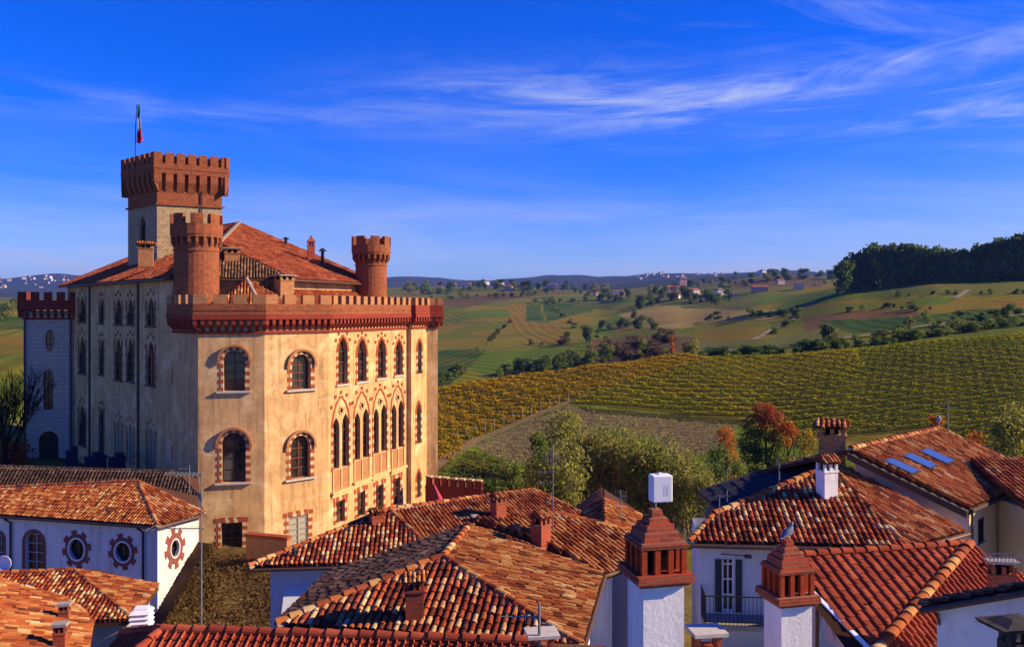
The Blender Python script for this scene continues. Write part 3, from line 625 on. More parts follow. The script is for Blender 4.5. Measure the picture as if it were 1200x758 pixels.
# ------------------------------------------------------------------ valley trees
def gp(u, Y): x = (u - 600) / F * Y; return Vector((x, Y, tz(x, Y)))
def top_h(u, Y, v): return ZC - (v - VH) / F * Y - gp(u, Y).z          # height that reaches photo row v
tree('tree', gp(662, 118), top_h(662, 118, 479), 8.0, [LF_TREE, LF_OLIVE], 'broad green tree in front of the bare plot', 'tree', 21, 5200, 0.30, nb=16, base=0.2)
tree('tree', gp(632, 112), top_h(632, 112, 500), 4.2, [LF_DARK, LF_TREE], 'dark green tree beside the broad green tree', 'tree', 22, 2200, 0.27)
tree('shrub', gp(745, 122), top_h(745, 122, 511), 3.6, LF_RUST, 'dark rust red shrub at the edge of the bare plot', 'shrub', 23, 1600, 0.25, base=0.1)
tree('tree', gp(600, 96), top_h(600, 96, 543), 3.0, [LF_TREE, LF_BRIGHT], 'small bright green tree behind the crenellated garden wall', 'tree', 24, 1800, 0.22)
tree('cypress', gp(578, 94), top_h(578, 94, 540), 1.7, LF_DARK, 'narrow dark green cypress beside the garden wall', 'tree', 25, 1800, 0.2, taper=0.8, base=0.08)
tree('cypress', gp(588, 90), top_h(588, 90, 566), 1.6, LF_DARK, 'short dark cypress between garden wall and red roof', 'tree', 125, 1100, 0.2, taper=0.8, base=0.08)
_h = top_h(897, 108, 466)
tree('tree', gp(897, 108), _h, 6.2, [LF_DARK, LF_TREE, LF_RED], 'tall tree with red top and dark green lower crown', 'tree', 26, 11000, 0.25, blobs=[(-.2, 0, _h * .86, 1.7, 1.5, 1.3), (1.0, .3, _h * .80, 1.6, 1.4, 1.4), (-1.3, 0, _h * .72, 1.7, 1.5, 1.6), (.5, -.3, _h * .66, 2.0, 1.7, 1.7), (2.0, 0, _h * .60, 1.7, 1.5, 1.7), (-2.0, 0, _h * .56, 1.7, 1.5, 1.7), (-1.7, .2, _h * .44, 1.6, 1.5, 1.6), (0, 0, _h * .40, 1.9, 1.7, 1.7), (1.7, -.2, _h * .36, 1.5, 1.5, 1.6), (-1.4, 0, _h * .22, 1.6, 1.5, 1.4), (.5, 0, _h * .2, 1.8, 1.6, 1.5), (2.0, .2, _h * .2, 1.3, 1.3, 1.2)])
tree('tree', gp(922, 106), top_h(922, 106, 495), 3.2, [LF_OLIVE, LF_ORANGE], 'orange tree leaning on the tall red and green tree', 'tree', 27, 1800, 0.25, base=0.1)
tree('tree', gp(852, 112), top_h(852, 112, 501), 4.2, [LF_YEL, LF_ORANGE], 'orange autumn tree at the end of the bare plot', 'tree', 28, 2200, 0.25, base=0.12)
tree('tree', gp(840, 100), top_h(840, 100, 521), 3.6, [LF_DARK, LF_DARK], 'dark green tree in front of the orange autumn tree', 'tree', 29, 2000, 0.25, base=0.1)
tree('shrub', gp(868, 92), top_h(868, 92, 534), 2.7, LF_BRIGHT, 'yellow green shrub behind the dark slate roof', 'shrub', 30, 1500, 0.2, base=0.05)
tree('shrub', gp(893, 90), top_h(893, 90, 537), 2.2, LF_BRIGHT, 'small round yellow green shrub below the red topped tree', 'shrub', 31, 1200, 0.2, base=0.05)
tree('shrub', gp(945, 94), top_h(945, 94, 505), 3.0, [LF_OLIVE, LF_YEL], 'pale yellow shrub behind the twin vent chimney', 'shrub', 32, 1800, 0.22, base=0.05)
tree('shrub', gp(1095, 78), top_h(1095, 78, 488), 2.4, [LF_ORANGE, LF_ORANGE], 'orange bush showing over the ridge of the skylight roof', 'shrub', 33, 1400, 0.2, base=0.05)
tree('tree', gp(1150, 74), top_h(1150, 74, 505), 3.6, [LF_RUST, LF_ORANGE], 'rust orange tree behind the skylight roof', 'tree', 34, 2200, 0.22, base=0.1)
tree('tree', gp(1188, 72), top_h(1188, 72, 476), 4.4, [LF_DARK, LF_OLIVE], 'dark olive tree at the edge of the right hand vineyard', 'tree', 35, 3400, 0.24, base=0.1)
tree('tree', gp(1225, 74), top_h(1225, 74, 485), 4.5, [LF_TREE, LF_OLIVE], 'green tree half cut by the right edge of the photo', 'tree', 36, 2600, 0.24, base=0.1)
# thin autumn saplings: many stems, airy crowns
def sapling(pos, h, w, mat, label, group, seed):
    rs = np.random.RandomState(seed); root = thing('sapling', pos, label, 'sapling', group); mb = MB(); tips = []
    for i in range(rs.randint(6, 10)):
        a = rs.uniform(0, 6.28); b = w * rs.uniform(0.1, 0.5); hh = h * rs.uniform(0.65, 1.0); x0, y0 = rs.normal(0, 0.25, 2)
        pts = [Vector((x0, y0, -0.2)), Vector((x0 + b * 0.35 * math.cos(a), y0 + b * 0.35 * math.sin(a), hh * 0.45)), Vector((x0 + b * math.cos(a), y0 + b * math.sin(a), hh))]
        mb.tube(pts, [0.055, 0.04, 0.012], 4)
        for t in np.linspace(0.35, 1.0, 9):
            p = pts[1].lerp(pts[2], t) if t > 0.45 else pts[0].lerp(pts[1], t / 0.45)
            q = p + Vector((rs.normal(0, 0.35), rs.normal(0, 0.35), rs.uniform(0.2, 0.7))); mb.tube([p, q], [0.018, 0.006], 3); tips += [p.lerp(q, s) for s in (0.5, 1.0)]
    me = bpy.data.meshes.new('trunk'); me.from_pydata(mb.v, [], mb.f); me.materials.append(BARK_PALE); me.update()
    o = bpy.data.objects.new('trunk', me); C.objects.link(o); o.parent = root
    T = np.array([tuple(t) for t in tips]); P = T[rs.randint(0, len(T), 1500)] + rs.normal(0, 0.30, (1500, 3)); v, f = quads(P, 0.18, rs)
    c = bpy.data.objects.new('crown', mesh_np('crown', v, f, mat)); C.objects.link(c); c.parent = root
    return root
SAP = 'airy autumn saplings in the valley thicket'
_p = [sapling(Vector((0, 0, 0)), 5.0, 2.6, m, 'airy pale stemmed sapling in the valley thicket', SAP, 40 + i) for i, m in enumerate((LF_OLIVE, LF_OLIVE, LF_TREE, LF_OLIVE))]
_rs = np.random.RandomState(77); _spots = []
for i in range(52):
    u = 635 + 195 * ((i * 0.618) % 1) + _rs.uniform(-5, 5); Y = 78 + 30 * ((i * 0.387) % 1)
    vt = np.interp(u, [635, 680, 720, 760, 800, 830], [540, 512, 508, 520, 540, 556]) + _rs.uniform(-6, 22)
    _spots.append((u, Y, vt))
for i, (u, Y, vt) in enumerate(_spots):
    r = _p[i] if i < 4 else copy_tree(_p[i % 4]); r.location = gp(u, Y); h = max(1.5, top_h(u, Y, vt)); r.scale = (h / 5.0 * 0.9, h / 5.0 * 0.9, h / 5.0); r.rotation_euler.z = _rs.uniform(0, 6.28)

# ------------------------------------------------------------------ far trees, hedges and the wood
def tree_mesh(h, w, mat, seed, n=420, leaf=0.6, base=0.12, nb=8, taper=0.5):
    rs = np.random.RandomState(seed); bl = rand_blobs(h, w, rs, nb, base, 1.0, taper); mb = MB(); trunk_mesh(mb, h, h * 0.02, bl, rs, limbs=3)
    v, f = quads(crown_pts(bl, n, rs, 0.5), leaf, rs); k = len(mb.v)
    me = bpy.data.meshes.new('tree'); me.from_pydata(mb.v + v.tolist(), [], mb.f + (f + k).tolist())
    me.materials.append(BARK); me.materials.append(mat); me.polygons.foreach_set('material_index', [0] * len(mb.f) + [1] * len(f)); me.update(); return me
DK = [tree_mesh(10, 8.5, m, 60 + i, 900, 0.95) for i, m in enumerate((LF_DARK, LF_DARK, LF_TREE, LF_DARK, LF_TREE))]
RST = [tree_mesh(10, 9, LF_RUST, 66, 800, 0.9), tree_mesh(10, 8, LF_OLIVE, 67, 800, 0.9), tree_mesh(10, 8, LF_ORANGE, 68, 700, 0.9)]
BR = [tree_mesh(10, 10, LF_BRIGHT, 69, 600, 0.8)]
CYP = [tree_mesh(10, 3, LF_DARK, 70, 420, 0.6, 0.05, 10, 0.7)]
def put(me, pos, h, label, group=None, wide=1.0, cat='tree', rot=0.0, name='tree'):
    o = bpy.data.objects.new(name, me); C.objects.link(o); o.location = pos - Vector((0, 0, 0.02 * h)); s = h / 10.0; o.scale = (s * wide, s * wide, s); o.rotation_euler.z = rot
    return tag(o, label, cat, group)
rs = np.random.RandomState(9)
# the dark wood on the right hill
wood_top = ([985, 1000, 1020, 1050, 1080, 1110, 1140, 1165, 1185, 1205, 1260], [306, 296, 284, 281, 284, 290, 286, 279, 273, 270, 274])
for i in range(84):
    u = 990 + 262 * ((i * 0.618034) % 1); Y = 505 + 75 * ((i * 0.3819) % 1) if u > 1032 else 548 + 40 * ((i * 0.3819) % 1)
    p = gp(u, Y); vt = np.interp(u, *wood_top) + rs.uniform(-1, 9); h = np.clip(ZC - (vt - VH) / F * Y - p.z, 6, 32)
    m = DK[i % 5]; h *= .93
    put(m, p, h, 'dark tree crowded into the wood on the hilltop', 'trees of the dark wood on the hilltop', rs.uniform(0.65, 0.95), rot=rs.uniform(0, 6))
put(BR[0], hit(1013, 338, 300), 9, 'lone pale green tree in front of the dark wood', None, 1.0)
for u, v, h in ((966, 333, 12), (976, 331, 10), (955, 336, 8), (983, 336, 9)):
    put((RST[1], DK[2], DK[4], RST[1])[int(u) % 4], hit(u, v, 600), h * .62, 'olive tree beside the left end of the dark wood', 'olive trees beside the dark wood', 0.9, rot=u)
put(DK[0], hit(968, 401, 262), 7, 'dark blue green tree standing above the hedge road', None, 1.15)
put(RST[1], hit(978, 400, 262), 4.5, 'yellowish bush right of the tree above the hedge road', None, 1.2, 'bush', name='bush')
put(BR[0], hit(1086, 381, 262), 6, 'bright bush at the top of the hedge road', None, 1.0, 'bush', name='bush')
put(RST[1], hit(1066, 384, 262), 4.5, 'yellow bush on the bank above the hedge road', None, 1.3, 'bush', name='bush')
put(RST[2], hit(787, 414, 238), 8, 'slim orange tree where the golden vines end', None, 0.45)
for u, v, h, k in ((687, 402, 12, 0), (664, 401, 7, 3), (700, 396, 6, 1)):
    put(DK[k], hit(u, v, 300), h, 'dark round tree among the far green fields', 'dark trees among the far green fields', 0.9)
def shrubs(line, n, hh, meshes, label, group, jit=3, wide=1.3, ymin=270, name='hedge_bush', cat='hedge bush', anch=None):
    line = np.array(line, float); L_ = np.concatenate([[0], np.cumsum(np.hypot(*np.diff(line, axis=0).T))])
    for i in range(n):
        t = L_[-1] * np.clip((i + rs.uniform(-0.6, 1.6)) / n, 0, 1); u = np.interp(t, L_, line[:, 0]); v = np.interp(t, L_, line[:, 1]) + rs.uniform(-jit, jit)
        put(meshes[rs.randint(len(meshes))], hit(u, v, ymin), hh * rs.uniform(0.5, 1.5), label, group, wide * rs.uniform(0.75, 1.4), cat, rs.uniform(0, 6), name)
shrubs([(822, 421), (880, 420), (930, 415), (980, 409)], 26, 2.9, DK[:3], 'dense dark hedge bush below the pale farm road', 'hedge bushes below the farm road', 1.5, 1.6, 250)
shrubs([(985, 409), (1030, 404), (1080, 396), (1140, 388), (1205, 381)], 34, 3.2, [DK[2], DK[4], BR[0]], 'green hedge bush along the upper vineyard edge', 'hedge bushes along the upper vineyard edge', 1.5, 1.6, 250)
shrubs([(585, 441), (620, 436), (660, 431), (695, 428)], 22, 5.5, [DK[2], DK[4], BR[0], DK[0]], 'dark green tree in the belt behind the golden vines', 'tree belt behind the golden vines', 3, 1.2, 270, 'tree', 'tree')
shrubs([(655, 425), (700, 422), (740, 418), (780, 414)], 26, 5, [RST[0], RST[0], RST[1], DK[2]], 'brown thicket bush beyond the golden vines', 'brown thicket bushes beyond the golden vines', 5, 1.4, 270, 'bush', 'bush')
shrubs([(690, 412), (730, 405), (780, 402), (815, 412)], 14, 5, [RST[0], RST[0], RST[1]], 'rusty bush on the brown slope above the vines', 'rusty bushes on the brown slope', 5, 1.4, 270, 'bush', 'bush')
shrubs([(705, 388), (735, 383), (765, 386)], 9, 8, DK, 'dark tree in the hollow below the ploughed field', 'dark trees in the hollow below the ploughed field', 2, 1.3, 300, 'tree', 'tree')
shrubs([(740, 372), (752, 360), (775, 352), (800, 352), (830, 356), (850, 352)], 26, 11, DK + [RST[0]], 'dark tree around the red roofed hamlet', 'trees around the red roofed hamlet', 4, 1.1, 400, 'tree', 'tree')
shrubs([(760, 345), (790, 338), (820, 336), (870, 334), (910, 330)], 22, 13, DK + [RST[1]], 'small dark tree on the village ridge', 'trees on the village ridge', 3, 1.0, 700, 'tree', 'tree')
shrubs([(480, 343), (520, 341), (560, 340), (600, 340), (650, 339), (700, 345), (735, 350)], 46, 15, DK + [RST[1]], 'tiny dark tree among the far ridge houses', 'trees among the far ridge houses', 4, 1.2, 900, 'tree', 'tree')
shrubs([(890, 328), (920, 326), (960, 324), (985, 330)], 16, 15, DK, 'tiny dark tree on the skyline left of the wood', 'skyline trees left of the wood', 2, 1.2, 1200, 'tree', 'tree')
shrubs([(820, 376), (850, 374), (880, 371), (935, 372)], 9, 4.0, DK[:3], 'low dark bush between two far fields', 'low bushes between far fields', 1, 1.6, 350, 'bush', 'bush')
shrubs([(1100, 384), (1150, 376), (1205, 370)], 10, 3.6, DK[:3], 'dark bush in the hollow under the wood', 'dark bushes in the hollow under the wood', 2, 1.7, 262, 'bush', 'bush')
for u, v, h, lab in ((854, 352, 21, 'tall dark cypress beside a pale house in the hamlet'), (862, 326, 22, 'dark tree alone on the far skyline ridge'), (664, 338, 24, 'tall dark tree at the end of the far ridge houses')):
    put(CYP[0] if u == 854 else DK[1], hit(u, v + 1, 500), h, lab, None, 1.2 if u == 854 else 0.9)
for i in range(26):                            # hedgerows left of the castle
    u = -50 + 90 * ((i * 0.618) % 1); v = 352 + 58 * ((i * 0.381) % 1); put((DK + RST)[i % 8], hit(u, v, 150), 6 + v * 0 + rs.uniform(0, 5), 'hedgerow tree on the fields left of the castle', 'hedgerow trees left of the castle', 1.2, rot=i)

for ln, n_, h_, lab, grp in (([(500, 456), (520, 447), (545, 437)], 10, 4, 'bush below the dark green field beside the castle', 'bushes below the far dark green field'), ([(560, 412), (575, 400), (590, 385), (598, 378)], 8, 3.5, 'bush in the hedgerow between two gold and green fields', 'hedgerow bushes between gold and green fields'), ([(612, 404), (650, 405), (668, 403)], 8, 4, 'bush under the gold field strip', 'bushes under the gold field strip'), ([(672, 385), (662, 372), (640, 356)], 9, 4, 'bush along the track between far green fields', 'bushes along the far track'), ([(935, 362), (930, 377), (905, 392)], 9, 3, 'bush beside the pale climbing track', 'bushes beside the climbing track'), ([(990, 366), (1040, 362), (1090, 364)], 10, 2.6, 'low bush along the upper edge of the brown strip', 'low bushes along the brown strip'), ([(1040, 347), (1120, 345), (1200, 345)], 12, 2.4, 'low bush between fields under the wood', 'low bushes between fields under the wood'), ([(500, 350), (560, 349), (640, 346)], 16, 8, 'tiny tree in the far hedgerow under the ridge houses', 'far hedgerow trees under the ridge houses'), ([(620, 357), (690, 353), (735, 352)], 14, 7, 'tiny tree along the far green field edge', 'tiny trees along the far green field')):
    shrubs(ln, n_, h_, DK + RST[:2] + BR, lab, grp, 1.5, 1.5, 262, 'bush' if h_ < 6 else 'tree', 'bush' if h_ < 6 else 'tree')
POST = plain('weathered_post', (0.30, 0.25, 0.19), 0.9)
for i in range(13):
    t_ = i / 12.0; p = hit(536 + 130 * t_, 519 - 47 * t_ - 1.0, 95); mb_ = MB(); mb_.cyl(p - Vector((0, 0, .3)), .09, .08, 2.1, 7); mb_.cyl(p + Vector((0, 0, 1.8)), .085, .03, .10, 7); o_ = mb_.build('vine_post', POST)
    o_.data.transform(Matrix.Translation(-p)); o_.location = p; tag(o_, 'wooden end post of a golden vine row beside the earth track', 'post', 'end posts along the earth track')

# ------------------------------------------------------------------ far houses
FAR_ROOF = plain('far_roof', (0.32, 0.13, 0.075), 0.9, 0.1, 0.3, 0.5)
FAR_WALLS = [plain('far_wall_' + n, c, 0.9, 0.1, 0.15, 0.3) for n, c in (('white', (0.80, 0.76, 0.70)), ('cream', (0.74, 0.60, 0.38)), ('pink', (0.62, 0.36, 0.26)), ('grey', (0.50, 0.46, 0.42)))]
def far_house_mesh(w, d, h, wall, hip):
    """A rendered farmhouse with a tiled roof, shuttered windows and a door."""
    mb = MB(); mb.box((0, 0, -1), w, d, h + 1); e = 0.5; r = 0.28 * d
    a = [Vector(p) for p in ((-w / 2 - e, -d / 2 - e, h), (w / 2 + e, -d / 2 - e, h), (w / 2 + e, d / 2 + e, h), (-w / 2 - e, d / 2 + e, h))]
    q = d * 0.5 if hip else -0.2; r1, r2 = Vector((-w / 2 - e + q, 0, h + r)), Vector((w / 2 + e - q, 0, h + r))
    mb.add(a + [r1, r2], ((0, 1, 5, 4), (2, 3, 4, 5), (1, 2, 5), (3, 0, 4), (3, 2, 1, 0)), 1)
    nx = max(2, int(w / 3.2))
    for fl in range(max(1, int(h / 3))):
        for i in range(nx):
            x = -w / 2 + w * (i + 0.5) / nx
            for sgn in (-1, 1): mb.box((x, sgn * d / 2, 0.9 + fl * 3.0), 1.0, 0.12, 1.5, 0, 2)
        for sgn in (-1, 1): mb.box((sgn * w / 2, 0, 0.9 + fl * 3.0), 0.12, 1.0, 1.5, 0, 2)
    mb.box((w * 0.22, 0, h + r * 0.6), 0.7, 0.7, 1.6, 0, 0)
    me = bpy.data.meshes.new('house'); me.from_pydata(mb.v, [], mb.f)
    for m in (wall, FAR_ROOF, SHUT_BR): me.materials.append(m)
    me.polygons.foreach_set('material_index', mb.m); me.update(); return me
FH = [[far_house_mesh(14, 9, 6.3, m, False), far_house_mesh(10, 9, 6.6, m, True), far_house_mesh(20, 9, 6.2, m, False)] for m in FAR_WALLS]
def fhouse(u, v, px, wall, shape, label, group=None, ymin=400, rz=None):
    p = hit(u, v, ymin); me = FH[wall][shape]; w = (14, 10, 20)[shape]; s = px / F * p.y / w
    o = bpy.data.objects.new('house', me); C.objects.link(o); o.location = p; o.scale = (s, s, s); o.rotation_euler.z = rs.uniform(-0.6, 0.7) if rz is None else rz
    return tag(o, label, 'house', group)
G1 = 'small houses along the far ridge'
for u, v, px, w, s in ((481, 335, 6, 0, 0), (515, 340, 7, 2, 0), (530, 336, 8, 0, 0), (548, 337, 9, 0, 0), (559, 336, 6, 3, 0), (569, 334, 8, 0, 0), (580, 335, 6, 1, 0), (587, 335, 6, 1, 1), (632, 338, 5, 3, 0), (648, 336, 9, 2, 2), (711, 345, 8, 2, 0), (722, 344, 9, 3, 2), (732, 346, 9, 2, 0), (700, 347, 7, 3, 0)):
    fhouse(u, v, px, w, s, 'tiny pale house on the far ridge behind the castle', G1, 900)
fhouse(596, 341, 8, 2, 1, 'pink house standing highest among the ridge houses', None, 900); fhouse(617, 339, 9, 1, 1, 'yellow house on the far ridge right of the pink one', None, 900)
G2 = 'red roofed houses of the hamlet'
for u, v, px, w, s in ((788, 342, 12, 2, 0), (797, 340, 14, 2, 2), (806, 345, 12, 2, 0), (814, 345, 11, 3, 0), (800, 334, 11, 2, 1), (792, 350, 9, 0, 0)):
    fhouse(u, v, px, w, s, 'red roofed house packed into the dark hamlet', G2, 600)
fhouse(843, 346, 9, 0, 1, 'white house with tiled roof beside the tall cypress', None, 500); fhouse(890, 342, 18, 2, 2, 'long low farmhouse with red roof right of the cypress', None, 500); fhouse(936, 339, 11, 1, 1, 'bright yellow house on the slope below the skyline', None, 500)
fhouse(914, 333, 9, 3, 0, 'grey house left of the bright yellow house', None, 700); fhouse(860, 348, 9, 3, 0, 'low grey house at the foot of the cypress', None, 500)
G3 = 'white houses on the skyline'
for u, v, px, w, s in ((893, 323, 8, 0, 1), (915, 321, 6, 1, 0), (939, 321, 8, 0, 0), (925, 323, 5, 3, 0), (905, 324, 5, 3, 0)):
    fhouse(u, v, px, w, s, 'small white house on the skyline left of the wood', G3, 900)
G4 = 'pale town houses on the distant blue ridge'
for i in range(58):
    u = -20 + 100 * rs.uniform() if i < 30 else 740 + 110 * rs.uniform(); c = 322 if i < 30 else 319; sp_ = 14 if i < 30 else 10
    v = c + 2 + sp_ * rs.uniform() ** 1.3
    fhouse(u, v, rs.uniform(2.2, 4.2), (0, 0, 1, 3)[i % 4], i % 3, 'pale house in the town on the distant ridge', G4, 4300)
fhouse(796, 317, 5, 3, 1, 'church like block topping the distant ridge town', None, 4300)
# ------------------------------------------------------------------ walls with real openings
class Wall:
    """Vertical wall from A (left, seen from outside) to B (right); s runs along it, n points outwards."""
    def __init__(s, A, B):
        s.A = Vector((A[0], A[1])); s.B = Vector((B[0], B[1])); s.len = (s.B - s.A).length; s.e = (s.B - s.A) / s.len; s.n = Vector((s.e.y, -s.e.x))
        s.ang = math.atan2(s.e.y, s.e.x); s.e3 = Vector((s.e.x, s.e.y, 0)); s.n3 = Vector((s.n.x, s.n.y, 0))
    def pt(s, a, z, out=0.0): return Vector((s.A.x + s.e.x * a + s.n.x * out, s.A.y + s.e.y * a + s.n.y * out, z))
    def px(s, u, v, out=0.0):
        A = s.A + s.n * out; k = (u - 600) / F; t = (k * A.y - A.x) / (s.e.x - k * s.e.y); Y = A.y + s.e.y * t
        return t, ZC - (v - VH) / F * Y
    def box(s, mb, a0, a1, z0, z1, o0, o1, mi=0):
        mb.frame_box(s.pt(a0, z0, o0), s.e3 * (a1 - a0), s.n3 * (o1 - o0), Vector((0, 0, z1 - z0)), mi) if o1 < o0 else mb.frame_box(s.pt(a0, z0, o1), s.e3 * (a1 - a0), s.n3 * (o0 - o1), Vector((0, 0, z1 - z0)), mi)
    def poly(s, mb, pts, out, mi=0): mb.add([s.pt(a, z, out) for a, z in pts], [tuple(range(len(pts)))], mi)
    def extr(s, mb, pts, o0, o1, mi=0):         # outline (s,z) counter-clockwise, from depth o0 to o1 (o1 outermost)
        n = len(pts); vs = [s.pt(a, z, o0) for a, z in pts] + [s.pt(a, z, o1) for a, z in pts]
        mb.add(vs, [tuple(range(n, 2 * n))] + [(i, (i + 1) % n, n + (i + 1) % n, n + i) for i in range(n)], mi)
    def panel(s, mb, outer, holes, depth=0.35, mi=0, mi_rev=None):
        loops = [outer] + holes; flat = [p for l in loops for p in l]
        tris = tessellate_polygon([[Vector((a, z, 0)) for a, z in l] for l in loops])
        vs = [s.pt(a, z) for a, z in flat]; fs = []
        for t in tris:
            a, b, c = (Vector((*flat[i], 0)) for i in t); fs.append(tuple(t) if (b - a).cross(c - a).z > 0 else tuple(reversed(t)))
        mb.add(vs, fs, mi)
        for h in holes:
            n = len(h); vs = [s.pt(a, z) for a, z in h] + [s.pt(a, z, -depth) for a, z in h]
            mb.add(vs, [((i + 1) % n, i, n + i, n + (i + 1) % n) for i in range(n)], mi if mi_rev is None else mi_rev)

def arch(c, w, z0, z1, kind='round', n=12):
    """Opening outline, counter-clockwise; z1 is the top of the arch."""
    a, b = c - w / 2, c + w / 2
    if kind == 'rect': return [(a, z0), (b, z0), (b, z1), (a, z1)]
    if kind == 'oval': return [(c + w / 2 * math.cos(t), (z0 + z1) / 2 + (z1 - z0) / 2 * math.sin(t)) for t in [2 * math.pi * i / (2 * n) for i in range(2 * n)]]
    rise = w / 2 if kind == 'round' else (w * 0.85 if kind == 'pointed' else w * 0.22); zs = z1 - rise; p = [(a, z0), (b, z0)]
    for i in range(n + 1):
        t = i / n
        if kind == 'pointed':
            x = 1 - 2 * t; y = math.sqrt(max(0, 1 - abs(x) ** 1.6)) * 0.75 + (1 - abs(x)) * 0.25
            p.append((c + w / 2 * x, zs + rise * y))
        else: p.append((c + w / 2 * math.cos(math.pi * t), zs + rise * math.sin(math.pi * t)))
    return p
def scale_out(pts, c, w, g): return [(c + (a - c) * (1 + 2 * g / w), z) for a, z in pts]

def fill_window(wl, out_pts, depth, parent, nb=2, nh=3, frame=BAR_RED, glass=GLASS, bw=0.07, name='window'):
    """Glass, frame and glazing bars of one opening, as one mesh set back in the wall."""
    mb = MB(); wl.poly(mb, out_pts, -depth + 0.03, 0)
    a0, a1 = min(p[0] for p in out_pts), max(p[0] for p in out_pts); z0, z1 = min(p[1] for p in out_pts), max(p[1] for p in out_pts)
    def top(a):
        zs = []
        for (x0, y0), (x1, y1) in zip(out_pts, out_pts[1:] + out_pts[:1]):
            if (x0 - a) * (x1 - a) <= 0 and abs(x1 - x0) > 1e-6: zs.append(y0 + (y1 - y0) * (a - x0) / (x1 - x0))
        return (min(zs), max(zs)) if zs else (z0, z1)
    for i in range(nb + 1):
        x = a0 + (a1 - a0) * i / nb; x = min(max(x, a0 + bw * 0.5), a1 - bw * 0.5); l, h = top(x); b = bw * (0.7 if 0 < i < nb else 1.0)
        wl.box(mb, x - b / 2, x + b / 2, l, h - 0.02, -depth + 0.045, -depth + 0.10, 1)
    for i in range(nh + 1):
        z = z0 + (z1 - z0) * i / (nh + 0.4); wl.box(mb, a0 + bw * .4, a1 - bw * .4, z, z + bw * 0.75, -depth + 0.042, -depth + 0.085, 1)
    return mb.build(name, [glass, frame], parent)

def teeth(wl, parent, c, w, z0, z1, kind, size=0.34, name='surround', out=0.035, wide=0.42, alt=True):
    """Alternating red and pale blocks round an opening, long and short in turn."""
    mb = MB(); k = 0; rise = {'round': w / 2, 'pointed': w * 0.85, 'rect': 0, 'seg': w * .22}[kind]; zs = z1 - rise; z = z0
    nblk = max(2, int(round((zs - z0) / size))); hgt = (zs - z0) / nblk
    for i in range(nblk):
        g = wide if i % 2 == 0 else wide * 0.55
        for sg in (-1, 1):
            a = c + sg * w / 2; wl.box(mb, min(a, a + sg * g), max(a, a + sg * g), z0 + i * hgt + 0.004, z0 + (i + 1) * hgt - 0.004, -0.05, out + 0.01 * (i % 2), i % 2 if alt else 0)
    if kind == 'rect':
        n = max(3, int(w / size) | 1); 
        for i in range(n):
            a = c - w / 2 + w * i / n; wl.box(mb, a + 0.004, a + w / n - 0.004, z1, z1 + (wide * 1.15 if i % 2 == 0 else wide * 0.6), -0.05, out + 0.01 * (i % 2), i % 2 if alt else 0)
        for sg in (-1, 1):
            a = c + sg * (w / 2 + wide * 0.75); wl.box(mb, a - 0.17, a + 0.17, z1 + 0.02, z1 + wide, -0.05, out, 0)
    else:
        o = arch(c, w, z0, z1, kind, 11)[2:]; 
        for i in range(len(o) - 1):
            (x0, y0), (x1, y1) = o[i], o[i + 1]
            def radial(x, y, g):
                dx, dy = x - c, y - zs + 0.05; l = math.hypot(dx, dy) or 1; return (x + dx / l * g, y + dy / l * g)
            g = wide * (1.0 if (i % 2 == 0 and kind == 'pointed') else 0.62)
            q = [(x0, y0), radial(x0, y0, g), radial(x1, y1, g), (x1, y1)]
            wl.extr(mb, q, -0.05, out + 0.012 * (i % 2), i % 2 if alt and kind != 'pointed' else 0)
    return mb.build(name, [QUOIN_R, QUOIN_W], parent)
def hood(wl, parent, c, w, z1, r0, r1, out=0.24):
    mb = MB(); zs = z1 - w / 2; n = 16
    for i in range(n):
        t0, t1 = math.pi * i / n, math.pi * (i + 1) / n
        q = [(c + r0 * math.cos(t0), zs + r0 * math.sin(t0)), (c + r1 * math.cos(t0), zs + r1 * math.sin(t0)), (c + r1 * math.cos(t1), zs + r1 * math.sin(t1)), (c + r0 * math.cos(t1), zs + r0 * math.sin(t1))]
        wl.extr(mb, q, -0.02, out)
        vs = [wl.pt(a, z, out) for a, z in q]; mb.add([wl.pt(a, z, -0.02) for a, z in q[:1] + q[3:]] + [vs[3], vs[0]], ((0, 1, 2, 3),))
    for sg in (-1, 1): wl.box(mb, c + sg * (r0 + r1) / 2 - 0.13, c + sg * (r0 + r1) / 2 + 0.13, zs - 0.22, zs + 0.02, -0.02, out * 0.8)
    return mb.build('hood_mould', BRICK_WORN, parent)
def sill(wl, parent, c, w, z, out=0.22, h=0.14):
    mb = MB(); wl.box(mb, c - w / 2, c + w / 2, z - h, z, -0.05, out); return mb.build('sill', SILL, parent)

